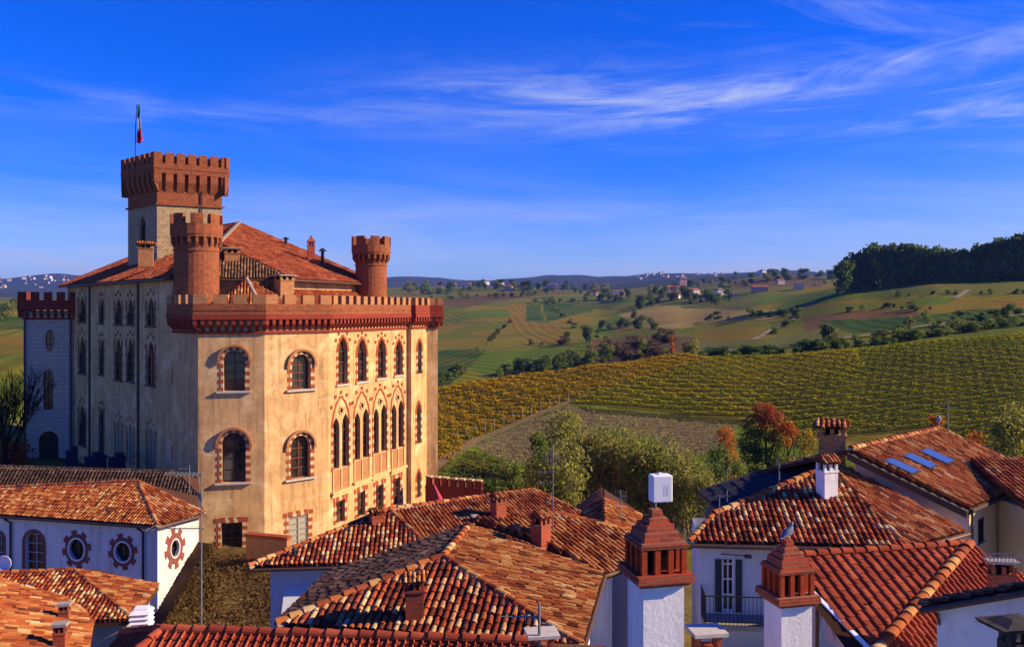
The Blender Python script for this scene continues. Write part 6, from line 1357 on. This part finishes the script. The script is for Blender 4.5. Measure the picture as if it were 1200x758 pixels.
for (ua, ub, vt, vb) in ((1171, 1198, 622, 655), (1146, 1156, 606, 640)):
    a, zb = wk2.px(ua, vb); b = wk2.px(ub, vb)[0]; o.append(arch((a + b) / 2, b - a, zb, wk2.px((ua + ub) / 2, vt)[1], 'rect'))
mb = MB(); wk2.panel(mb, [(0, 4), (wk2.len, 4), (wk2.len, ze - .05), (0, ze - .05)], o, .25); mb.build('wall', CREAM, hk)
for q in o: fill_window(wk2, q, .2, hk, 2, 2, BAR_DK)
wg = [(19.75, 31.6), (26, 31.6), (26, 37.5), (19.75, 34.6)]; mb = MB(); mb.prism(wg, 4, 11.35); shade_wing = mb.build('wing', CREAM, hk)  # wing body added to shade the cream wall; its roof edge is real
q = [Vector((19.3, 31.2, 11.40)), Vector((26.4, 31.2, 11.40)), Vector((26.4, 36.0, 12.75)), Vector((19.3, 36.0, 12.75))]; roof_face(q, T_WARM, shade_wing, 'wing_roof', seed=103, sp=.19, course=.36)
mb = MB(); mb.tube([wk2.pt(-.05, ze - .15, .12), wk2.pt(-.05, 8, .12)], .05, 8); mb.build('drainpipe', GUTTER, hk)
for (ua, va, ub, vb, uc, vc, ud, vd) in ((1035, 543, 1044, 540, 1075, 554, 1066, 557.5), (1057, 537, 1066, 534, 1096, 547.5, 1087, 551), (1077, 531.5, 1086, 528.5, 1116, 542, 1107, 545.5)):
    q = [ps.px(ua, va), ps.px(ud, vd), ps.px(uc, vc), ps.px(ub, vb)]; c = sum(q, Vector()) / 4; up = ps.n * .15; mb = MB(); q1 = [p + up for p in q]; q0 = [c + (p - c) * 1.10 + up * .9 for p in q]
    mb.add(q1, ((0, 1, 2, 3),), 0); mb.add(q0 + [p - up for p in q0], ((0, 1, 2, 3), (0, 4, 5, 1), (1, 5, 6, 2), (2, 6, 7, 3), (3, 7, 4, 0)), 1); mb.build('skylight', [SKYGLASS, DARKMETAL], rq)
flue(1190, 558, 535, (u1, u2, v1), rq, .22)
p = u2; mb = MB(); mb.tube([p, p + Vector((0, 0, .38))], .03, 6); mb.cyl(p + Vector((0, 0, .30)), .09, .13, .18, 10); mb.cyl(p + Vector((0, 0, .48)), .13, .02, .14, 10); mb.build('finial', CEMENT, rq)
bs = brick_stack(975, 537, 494, 29, 34.5, 'gable', BRICK_WORN, rq, -.35, .85)
# ---- front right red roofed house
zr, ze = 12.0, 10.6
w1, w2 = onz(913, 652, zr), onz(1137, 637, zr); x1, x2 = onz(1016, 755, ze), onz(1038, 751, ze); dd = (x1 - w1); pp_ = Plane(w1, w2, x1); x1b = w1 + dd * 1.5; x2b = pp_.px(1010, 783)
he = thing('house', (11, 23, 5), 'dark red pantiled house with rounded hip tiles at front right', 'house')
re_ = roof_face([x1b, x2b, w2, w1], T_RED, he, 'roof', seed=111, sp=.31, course=.36, style='flat'); pr2 = Plane(w2 - Vector((0, 0, .05)), x2 - Vector((0, 0, .05)), w2 + Vector((2.73, 1.26, -.05))); y1, y2 = pr2.px(1110, 775), pr2.px(1230, 690)
roof_face([x2b, y1, y2, pr2.px(1152, 650) , w2], T_RED, re_, 'right_slope', seed=112, sp=.2, course=.26, style='coppi')
ridge_tiles(x2b, w2, T_WARM, re_, .16, .38, 11, mortar=False); ridge_tiles(w1, w2, T_RED, re_, .13, .38, 12, mortar=False)
mb = MB(); mb.slab([w1 + Vector((-.1, 0, .02)), x1b + Vector((-.1, 0, .02)), x1b + Vector((.02, 0, .02)), w1 + Vector((.02, 0, .02))], .22); mb.build('verge', WHITE, re_)
mb = MB(); mb.slab([w1, w2, w2 + Vector((-.6, 3.2, -1.3)), w1 + Vector((1.1, 3.0, -1.3))], .14); mb.slab([w2, pr2.px(1152, 650), w2 + Vector((-.6, 3.2, -1.3))], .14); mb.build('rear_slope', UNDER, re_)
gw = Wall((w1 + Vector((.32, .6, 0))).xy, (x1b + Vector((.32, -.3, 0))).xy); a, zb = gw.px(967, 750); b = gw.px(979, 750)[0]; o = arch((a + b) / 2, abs(b - a), zb, gw.px(973, 706)[1], 'rect')
mb = MB(); gw.panel(mb, [(0, 4), (gw.len, 4), (gw.len, x1b.z - .15), (0, zr - .15)], [o], .25); mb.build('gable_wall', PINK_PL, he); fill_window(gw, o, .2, he, 2, 3, BAR_DK); 
mb = MB(); a, zt = gw.px(961, 700); mb.tube([gw.pt(a, zt, .1), gw.pt(a, 5, .1)], .05, 8); mb.build('drainpipe', GUTTER, he)
stk = Plane(w2, x2, y2)
# ---- near white wall with gutter at the right edge
zt_ = 12.35
z1, z2 = at(1098, 711, 18.9), at(1290, 672, 17.5)
hn = thing('house', (z1.x + 2, z1.y + 1, 5), 'white walled house with dark eaves at the lower right edge', 'house')
z3, z4 = z2 + Vector((.2, .35, -.12)), z1 + Vector((.2, .35, -.12)); wn = Wall(z1.xy, z2.xy); mb = MB(); wn.panel(mb, [(0, 4), (wn.len, 4), (wn.len, z2.z - .1), (0, z1.z - .1)], []); mb.quad(Vector((z1.x, z1.y, 4)), Vector((z1.x, z1.y, z1.z - .1)), z4, Vector((z4.x, z4.y, 4))); mb.build('wall', CHIMNEY_PL, hn)
mb = MB(); e_ = [z1 + Vector((-.40, -.05, .0)), z2 + Vector((.0, -.12, .0)), z3 + Vector((.1, .1, .0)), z4 + Vector((-.3, .1, .0))]; mb.slab(e_, .10); V, Fc = tile_mesh([p + Vector((0, 0, .02)) for p in e_], sp=.22, course=.36, seed=9); mb.add(V, Fc, 1); rn = mb.build('roof', [WOODDK, T_DARK], hn)
mb = MB(); mb.tube([e_[0] + Vector((-.05, -.07, -.05)), e_[1] + Vector((0, -.07, -.05))], .065, 8); mb.tube([e_[0] + Vector((.35, -.07, -.1)), e_[0] + Vector((.5, .1, -.5)), e_[0] + Vector((.75, .15, -.75))], .035, 6); mb.build('gutter', GUTTER, rn)
c = onz(1175, 690, 12.6); mb = MB(); c = at(1174, 692, 21.0); h = 42 / F * 21
cz = brick_stack(1174, 700, 656, 27, 21.4, 'none', BRICK_CH, he, -.12, .5); q = at(1174, 656, 21.4)
mb = MB(); mb.box(q - Vector((0, 0, .06)), .74, .36, .06, -.12); mb.build('cover', CEMENT, cz)
mb = MB()
for i in range(9):
    x = -.38 + .095 * i
    for y in (-.15, .15): mb.box(q + Vector((x, y, -.01)), .015, .015, .14, 0)
for y in (-.15, .15): mb.box(q + Vector((0, y, .10)), .8, .02, .02, 0)
mb.build('grating', GALV, cz)

# ------------------------------------------------------------------ big brick capped chimneys
def big_chimney(u, v_ledge, Y, k, rz, label, kh=1.0):
    zl_ = ZC - (v_ledge - VH) / F * Y; x = (u - 600) / F * Y; root = thing('chimney', (x, Y, 8.0), label, 'chimney'); c = Vector((x, Y, 0))
    mb = MB(); s = .74 * k; mb.box(c + Vector((0, 0, 7.0)), s, s, zl_ - 7.0, rz); mb.build('shaft', CHIMNEY_PL, root)
    mb = MB(); z = zl_
    for w, h in ((.90, .05), (1.02, .065), (1.0, .05)): mb.box(c + Vector((0, 0, z)), w * k, w * k, h * kh, rz); z += h * kh
    led = mb.build('ledge', BRICK_CH, root)
    mb = MB(); mb.box(c + Vector((0, 0, z)), .36 * k, .36 * k, .36 * kh, rz); mb.build('flue', DKVOID, root)
    ca, sa = math.cos(rz), math.sin(rz); hp = .36 * kh
    for i in range(4):
        for j in range(4):
            if i in (0, 3) or j in (0, 3):
                X, Y_ = (-.36 + .24 * i) * k, (-.36 + .24 * j) * k; mb = MB(); mb.box(c + Vector((ca * X - sa * Y_, sa * X + ca * Y_, z)), .095 * k, .095 * k, hp, rz); mb.build('pillar', POST_RED, root)
    z += hp; mb = MB()
    for w0, w1_, h in ((.84, .86, .05), (.82, .80, .035), (.68, .62, .13), (.53, .49, .09), (.37, .33, .085), (.21, .18, .11)):
        mb.frustum(c + Vector((0, 0, z)), w0 * k, w0 * k, w1_ * k, w1_ * k, h * kh, rz); z += h * kh
    mb.build('cap', BRICK_CH, root)
    return root, Vector((x, Y, z))
b1_, top1 = big_chimney(768, 678, 12.5, .84, R(13), 'white chimney with stepped brick cap and a white box on top')
b2_, top2 = big_chimney(923, 703, 14.4, .76, R(13), 'white chimney with stepped brick cap and a pigeon on top')
box = thing('antenna_box', top1, 'white plastic box on a short pole above the brick chimney cap', 'antenna')
mb = MB(); mb.tube([top1 - Vector((0, 0, .1)), top1 + Vector((0, 0, .5))], .018, 8); mb.build('pole', GALV, box)
zb = ZC - (587 - VH) / F * 12.3; cx = (774 - 600) / F * 12.3; mb = MB(); mb.box((cx, 12.3, zb), .30, .20, .385, R(10)); bo = mb.build('housing', WHITE, box); bv = bo.modifiers.new('bevel', 'BEVEL'); bv.width = .018; bv.segments = 3
rs2 = random.Random(3); mb = MB(); ca, sa = math.cos(R(10)), math.sin(R(10))
for i in range(18): x_ = .02 + .03 * (i % 3) + rs2.uniform(-.006, .006); zq = .10 + .028 * (i // 3); mb.box((cx + ca * x_ + sa * .1015, 12.3 + sa * x_ - ca * .1015, zb + zq), .010, .003, .008, R(10))
mb.build('vents', GALV, bo)
mb = MB(); mb.box((cx, 12.3, zb + .385), .06, .05, .025, R(10)); mb.build('lug', WHITE, bo)
# pigeon
def pigeon(p):
    root = thing('pigeon', p, 'grey blue pigeon perched on the brick chimney cap', 'bird'); mb = MB()
    # rings along the body: tail tip -> rump -> back -> breast -> neck -> head -> face; bird faces right
    prof = [(-.17, .035, .012, .006), (-.12, .05, .024, .010), (-.07, .085, .045, .035), (-.01, .105, .058, .055), (.045, .125, .056, .060), (.075, .165, .040, .042), (.085, .20, .027, .026), (.098, .225, .026, .025), (.118, .228, .020, .019), (.130, .225, .008, .008)]
    n = 12; vs = []
    for i, (x, z, ry, rz_) in enumerate(prof):
        a = prof[min(i + 1, len(prof) - 1)]; b = prof[max(i - 1, 0)]; d = Vector((a[0] - b[0], 0, a[1] - b[1])).normalized(); up = Vector((-d.z, 0, d.x))
        vs += [Vector(p) + Vector((x, 0, z)) + Vector((0, 1, 0)) * ry * math.cos(2 * math.pi * k / n) + up * rz_ * math.sin(2 * math.pi * k / n) for k in range(n)]
    fs = [(i * n + k, i * n + (k + 1) % n, (i + 1) * n + (k + 1) % n, (i + 1) * n + k) for i in range(len(prof) - 1) for k in range(n)] + [tuple(range(n)), tuple(range(len(vs) - 1, len(vs) - 1 - n, -1))]
    mb.add(vs, fs); mb.build('body', plain('pigeon_grey', (0.13, 0.16, 0.25), .7, .2, .5, 30), root, True)
    mb = MB()
    for sg in (-1, 1):
        q = [Vector(p) + Vector((.05, sg * .058, .135)), Vector(p) + Vector((.02, sg * .066, .085)), Vector(p) + Vector((-.14, sg * .020, .035)), Vector(p) + Vector((-.06, sg * .052, .115))]; mb.add(q + [x - Vector((0, sg * .012, 0)) for x in q], ((0, 1, 2, 3), (7, 6, 5, 4), (0, 4, 5, 1), (1, 5, 6, 2), (2, 6, 7, 3), (3, 7, 4, 0)))
    mb.build('wings', plain('pigeon_wing', (0.22, 0.25, 0.33), .7, .2, .4, 30), root)
    mb = MB(); q = Vector(p) + Vector((.125, 0, .226)); mb.tube([q, q + Vector((.025, 0, -.006))], [.008, .001], 6); mb.build('beak', DARKMETAL, root)
    mb = MB()
    for sg in (-1, 1): mb.tube([Vector(p) + Vector((.0, sg * .022, .05)), Vector(p) + Vector((.01, sg * .022, 0))], .006, 5); mb.tube([Vector(p) + Vector((-.01, sg * .022, .004)), Vector(p) + Vector((.035, sg * .026, .004))], .004, 4)
    mb.build('legs', BAR_RED, root); return root
pg = pigeon(top2); pg.rotation_euler.z = R(35); pg.scale = (1.15,) * 3
# small slab capped chimneys near the bottom edge
def slab_chimney(u, v, Y, w, label, h=1.6):
    p = at(u, v, Y); root = thing('chimney', (p.x, p.y, p.z - h), label, 'chimney'); b = p - Vector((0, 0, h)); mb = MB()
    mb.box(b, w, w * .8, h - .35, .15); mb.build('shaft', BRICK_CH, root); mb = MB()
    for sx in (-1, 1):
        for sy in (-1, 1): mb.box(b + Vector((sx * w * .4, sy * w * .3, h - .35)), w * .2, w * .2, .30, .15)
    mb.box(b + Vector((0, 0, h - .35)), w * .4, w * .35, .12, .15); mb.build('pillars', BRICK_CH, root)
    mb = MB(); mb.box(b + Vector((0, 0, h - .05)), w * 1.35, w * 1.15, .06, .15); mb.build('slab', SILL, root)
slab_chimney(828, 737, 14.0, .42, 'small brick chimney under a flat pale slab beside the balcony'); slab_chimney(635, 740, 17.2, .48, 'small chimney with grey slab behind the red ridge tiles')
p = at(1186, 727, 12.0); dk = thing('chimney', (p.x, p.y, p.z - 3), 'dark stone capped chimney at the right edge of the photo', 'chimney'); ST_DK = plain('dark_stone', (.06, .055, .055), .9, .1, .5)
mb = MB(); mb.box(p - Vector((-.03, 0, 3)), .30, .30, 2.72, .2); mb.build('shaft', ST_DK, dk); mb = MB()
for sx in (-.10, .10):
    for sy in (-.10, .10): mb.box(p + Vector((sx + .03, sy, -.29)), .08, .08, .22, .2)
mb.build('pillars', ST_DK, dk); mb = MB(); mb.frustum(p + Vector((0, 0, -.08)), .66, .52, .74, .58, .06, .2); mb.frustum(p + Vector((.03, 0, -.02)), .60, .46, .22, .2, .07, .2); mb.build('slab', ST_DK, dk)
p = at(166, 738, 27); lv = thing('louvred_vent', (p.x, p.y, p.z - 2), 'stacked white louvred vent in front of the chapel end wall', 'vent')
mb = MB(); mb.box(p - Vector((0, 0, 2)), .5, .5, 2.0, .2); mb.build('base', CEMENT, lv); mb = MB()
for i in range(5): mb.frustum(p + Vector((0, 0, .0 + i * .145)), .66, .62, .5, .46, .10, .2); mb.box(p + Vector((0, 0, .10 + i * .145)), .40, .38, .05, .2)
mb.build('louvres', WHITE, lv)

# ------------------------------------------------------------------ aerials, poles
def aerial(u, vb, vt, Y, booms, label, r=.022, name='antenna', guys=None):
    a, b = at(u, vb, Y), at(u, vt, Y); root = thing(name, a, label, 'antenna'); mb = MB(); mb.tube([a - Vector((0, 0, .6)), b], [r * 1.2, r], 6); mb.build('mast', GALV, root)
    for (v, du0, du1, n, el, ax) in booms:
        mb = MB(); p, q = at(u + du0, v, Y), at(u + du1, v, Y); mb.tube([p, q], .014, 5)
        for i in range(n):
            c = p.lerp(q, (i + .5) / n); e = Vector((0, el, 0)) if ax == 'y' else Vector((0, el * .2, el)); mb.tube([c - e, c + e], .007, 4)
        mb.build('boom', GALV, root)
    return root
aerial(236, 742, 553, 20, [(555, -42, 0, 9, .22, 'y'), (557, -30, -1, 6, .16, 'y'), (619, -64, 3, 10, .25, 'y'), (583, -4, 2, 3, .2, 'z')], 'tall television mast rising from the red ridge tiles', .018)
aerial(648, 604, 521, 30.5, [(553, -18, -1, 5, .3, 'y'), (566, -20, -1, 5, .35, 'y'), (535, -10, 8, 6, .2, 'z')], 'tall thin mast with bar aerials behind the middle roof', .018)
aerial(727, 615, 574, 40, [(581, -7, 8, 6, .25, 'z'), (590, -8, 8, 3, .25, 'y')], 'small comb aerial above the small orange roof', .02)
aerial(843, 604, 580, 30, [(581, -4, 4, 5, .2, 'y')], 'short pole aerial left of the dark slate roof', .018)
aerial(852, 570, 549, 34, [(551, -4, 5, 4, .2, 'y')], 'tiny T shaped aerial over the dark slate roof', .02)
aerial(913, 553, 536, 34, [(538, -1, 1, 2, .08, 'y')], 'stubby pipe aerial at the upper edge of the slate roof', .03)
aerial(632, 770, 706, 17.0, [(722, -44, 0, 4, .2, 'y')], 'rusty pole with a side bar beside the grey slab chimney', .03)
aerial(1111, 503, 466, 38.6, [(478, -4, 4, 4, .15, 'y')], 'thin whip aerial on the skylight house ridge', .02)
aerial(222, 566, 545, 55, [(549, -12, 0, 4, .3, 'y'), (556, -14, 0, 4, .3, 'y')], 'small aerial on the dark roof beside the castle corner', .035)
p = at(3, 664, 40); ds = thing('satellite_dish', p, 'white satellite dish on the ridge at the left edge', 'dish'); mb = MB(); n = 18; pr = []
for i in range(5):
    r_ = .36 * (i + .02) / 4
    for k in range(n): pr.append(p + Vector((.2, -.2, .25)) + Vector((r_ * math.cos(2 * math.pi * k / n), -.35 * (r_ * r_), r_ * math.sin(2 * math.pi * k / n))))
mb.add(pr, [(i * n + k, i * n + (k + 1) % n, (i + 1) * n + (k + 1) % n, (i + 1) * n + k) for i in range(4) for k in range(n)]); dd_ = mb.build('reflector', WHITE, ds); dd_.modifiers.new('thick', 'SOLIDIFY').thickness = .02
mb = MB(); mb.tube([p - Vector((0, 0, .4)), p + Vector((.2, -.15, .2))], .03, 6); mb.build('arm', GALV, ds)

# ------------------------------------------------------------------ garden wall, bank, parasol, court
gwA, gwB = at(505, 585, 80), at(564, 585, 78); gl = thing('garden_wall', (gwA.x, gwA.y, gwA.z - 2), 'low crenellated red brick garden wall right of the castle', 'wall')
w = Wall(gwA.xy, gwB.xy); zt = ZC - (571 - VH) / F * 79; mb = MB(); w.box(mb, -.6, w.len, zt - 5, zt, -.5, 0); w.box(mb, -.6, w.len + .05, zt - .3, zt - .14, 0, .07); mb.build('wall', BRICK_RED, gl)
mb = MB(); k = 0; a = -.55
while a < w.len - .3: w.box(mb, a, a + .52, zt, zt + .72, -.45, -.02, 0); w.box(mb, a - .04, a + .56, zt + .72, zt + .84, -.48, .02, 1); a += .86
mb.build('merlons', [BRICK_RED, QUOIN_W], gl)
# sloping ramp wall in front of the chapel's lit end
o_ = (c2 - c1).xy.normalized(); q_ = Vector((o_.y, -o_.x)); sa = c1.xy + q_ * .15 - o_ * .6; rwp = Wall(sa, sa + o_ * 7.0); mb = MB(); rwp.extr(mb, [(0, -2), (4.3, -2), (4.3, 4.4), (3.9, 4.75), (.3, .75), (0, .7)], -.9, .45)
mb.quad(*[rwp.pt(a, z, o) for a, z, o in ((.3, .76, .45), (3.9, 4.76, .45), (3.9, 4.76, -.9), (.3, .76, -.9))]); mb.quad(*[rwp.pt(a, z, o) for a, z, o in ((3.9, 4.76, .45), (4.3, 4.41, .45), (4.3, 4.41, -.9), (3.9, 4.76, -.9))])
rp = thing('ramp_wall', (sa.x, sa.y, 0), 'sloping brown rubble wall against the lit end of the chapel', 'wall'); mb.build('wall', plaster('brown_rubble', (.11, .06, .028), (.075, .042, .02), (.04, .026, .015), .7, 1.0, ((.15, .08, .035), (.06, .045, .02))), rp)
mb = MB()
rsb = np.random.RandomState(4)
def bank_z(x, y):
    p = Vector((x, y)) - c2.xy; s_ = p.dot(Vector((.89, -.46))); f_ = p.dot(Vector((.46, .89)))
    m = 0 * math.exp(-(max(0, s_) / 1.1) ** 2) * max(0, min(1, (f_ + 3.6) / 3.9)) * math.exp(-(max(0, f_ - .3) / 2.0) ** 2)
    return max(m, 0.15 + .75 * max(0, min(1, (y - 50) / 11)) + .25 * math.sin(x * .8) * math.sin(y * .6)) - 2.0 * max(0, min(1, (46 - y) / 6))
xs = np.linspace(-23, -6, 60); ys = np.linspace(38, 66, 70); vs = []
for y in ys:
    for x in xs: vs.append((x, y, bank_z(x, y) + .06 * rsb.normal()))
mb.v = vs; mb.f = [(i * 60 + k, i * 60 + k + 1, (i + 1) * 60 + k + 1, (i + 1) * 60 + k) for i in range(69) for k in range(59)]; mb.m = [0] * len(mb.f)
tag(mb.build('grass_bank', plain('dry_bank', (0.15, 0.095, 0.035), .95, .05, .6, 1.2), None, True), 'dry brown grass bank at the foot of the castle', None, None, 'structure')
n = 26000; px = rsb.uniform(-22.8, -6.5, n); py = rsb.uniform(39, 63, n); pz = np.array([bank_z(x, y) for x, y in zip(px, py)]) + rsb.uniform(0, .22, n); wa = rsb.uniform(.2, 4.3, 5000); wt_ = rsb.uniform(0, 1, 5000) ** .8; ww = np.array([tuple(rwp.pt(a, (max(.3, min(4.75, .75 + (a - .3) * 1.11)) + .12) * t, .46 + .18 * rsb.uniform())) for a, t in zip(wa, wt_)])
v, f = quads(np.concatenate([np.stack([px, py, pz], 1), ww]), .17, rsb)
tag((lambda o: (C.objects.link(o), o)[1])(bpy.data.objects.new('bank_grass', mesh_np('bank_grass', v, f, leaf_mat('dry_leaf', [(0, (.05, .028, .012)), (.5, (.14, .085, .032)), (1, (.25, .17, .06))])))), 'dry weeds and ivy covering the bank below the castle', None, None, 'stuff')
# retaining wall beside the ground floor windows
rwA, rwB = at(288, 640, 61), at(336, 634, 60); rw_ = thing('retaining_wall', (rwA.x, rwA.y, 0), 'low brick retaining wall against the castle corner', 'wall'); w = Wall(rwA.xy, rwB.xy); mb = MB(); w.box(mb, 0, w.len, -1.5, w.px(310, 631)[1], -.5, 0); mb.build('wall', BRICK_WORN, rw_); mb = MB(); w.box(mb, -.06, w.len + .06, w.px(310, 631)[1], w.px(310, 627)[1], -.56, .06); mb.build('coping', BRICK_CH, rw_)
# closed parasol
p = at(517, 592, 46); pa = thing('parasol', (p.x, p.y, p.z - 2), 'closed red parasol leaning by the castle flank', 'parasol'); mb = MB(); t = at(508, 566, 46); mb.tube([p - Vector((0, 0, 2)), p.lerp(t, .6), t], .03, 6); mb.build('pole', DARKMETAL, pa); mb = MB(); mb.tube([p, p.lerp(t, .25), p.lerp(t, .6), t], [.24, .20, .12, .03], 10); mb.build('canopy', plain('parasol_red', (.55, .05, .08), .8), pa)
# covered things in the shaded court
for u, v, w_, h_, lab in ((84, 546, .9, 1.7, 'tall dark blue cover near the arched door'), (112, 549, 1.7, 1.4, 'wide dark blue cover under the drainpipe'), (137, 551, 1.3, 1.5, 'dark blue covered stack right of the drainpipe')):
    p = at(u, v, 70); o = MB(); h_ *= .8; o.frustum(Vector((p.x, p.y, p.z - .6)), w_, .9, w_ * .95, .85, h_ + .4, .5); o.box(Vector((p.x, p.y, p.z - .2 + h_)), w_ * 1.05, .95, .10, .5); o.box(Vector((p.x + .2, p.y, p.z - .1 + h_)), w_ * .5, .5, .35, .7)
    ob = o.build('covered_stack', NAVY); lift(ob, (p.x, p.y, p.z - .6)); tag(ob, lab, 'cover')
# bare tree at the left edge
rt = random.Random(8)
def bare(pos, h, label):
    root = thing('tree', pos, label, 'tree'); mb = MB()
    def grow(p, d, l, r, lev):
        q = p + d * l; m = p.lerp(q, .5) + Vector((rt.uniform(-.06, .06), rt.uniform(-.06, .06), 0)) * l; mb.tube([p, m, q], [r, r * .85, r * .66], 6 if lev < 3 else 4)
        if lev > 5: return
        for i in range(3):
            e = (d + Vector((rt.uniform(-.6, .6), rt.uniform(-.6, .6), rt.uniform(.05, .5)))).normalized() if i else (d + Vector((rt.uniform(-.12, .12), rt.uniform(-.12, .12), .25))).normalized(); grow(q, e, l * rt.uniform(.62, .86), r * .62, lev + 1)
    grow(Vector(pos) - Vector((0, 0, .5)), Vector((.02, 0, 1)), h * .25, h * .017, 0); mb.build('trunk', plain('dark_bark', (.018, .015, .013), .95, .05, .3, 4), root)
bare(Vector((at(4, 545, 66).x, 66, 3.2)), 13.0, 'bare dark branched tree standing left of the pale side tower')
tree('shrub', gp(8, 72), 4.0, 4.5, [LF_ORANGE, LF_RED], 'orange red shrub behind the bare tree', 'shrub', 91, 1500, .3, base=.05); tree('tree', gp(-4, 84), 5.5, 5.0, [LF_YEL, LF_OLIVE], 'yellow tree behind the bare tree at the left edge', 'tree', 92, 1800, .3, base=.1)

# ------------------------------------------------------------------ air
HAZE = 7e-5
if HAZE:
    mb = MB(); mb.frame_box((-16000, -60, -330), Vector((40000, 0, 0)), Vector((0, 9600, 0)), Vector((0, 0, 700))); hz = mb.build('haze', []); tag(hz, 'thin blue air over the hills', None, None, 'stuff')
    m = bpy.data.materials.new('haze_air'); m.use_nodes = True; nt = m.node_tree; nt.nodes.clear(); pv = nt.nodes.new('ShaderNodeVolumePrincipled'); pv.inputs['Color'].default_value = (.15, .27, .85, 1); pv.inputs['Density'].default_value = HAZE; ou = nt.nodes.new('ShaderNodeOutputMaterial'); nt.links.new(pv.outputs[0], ou.inputs['Volume']); hz.data.materials.append(m)
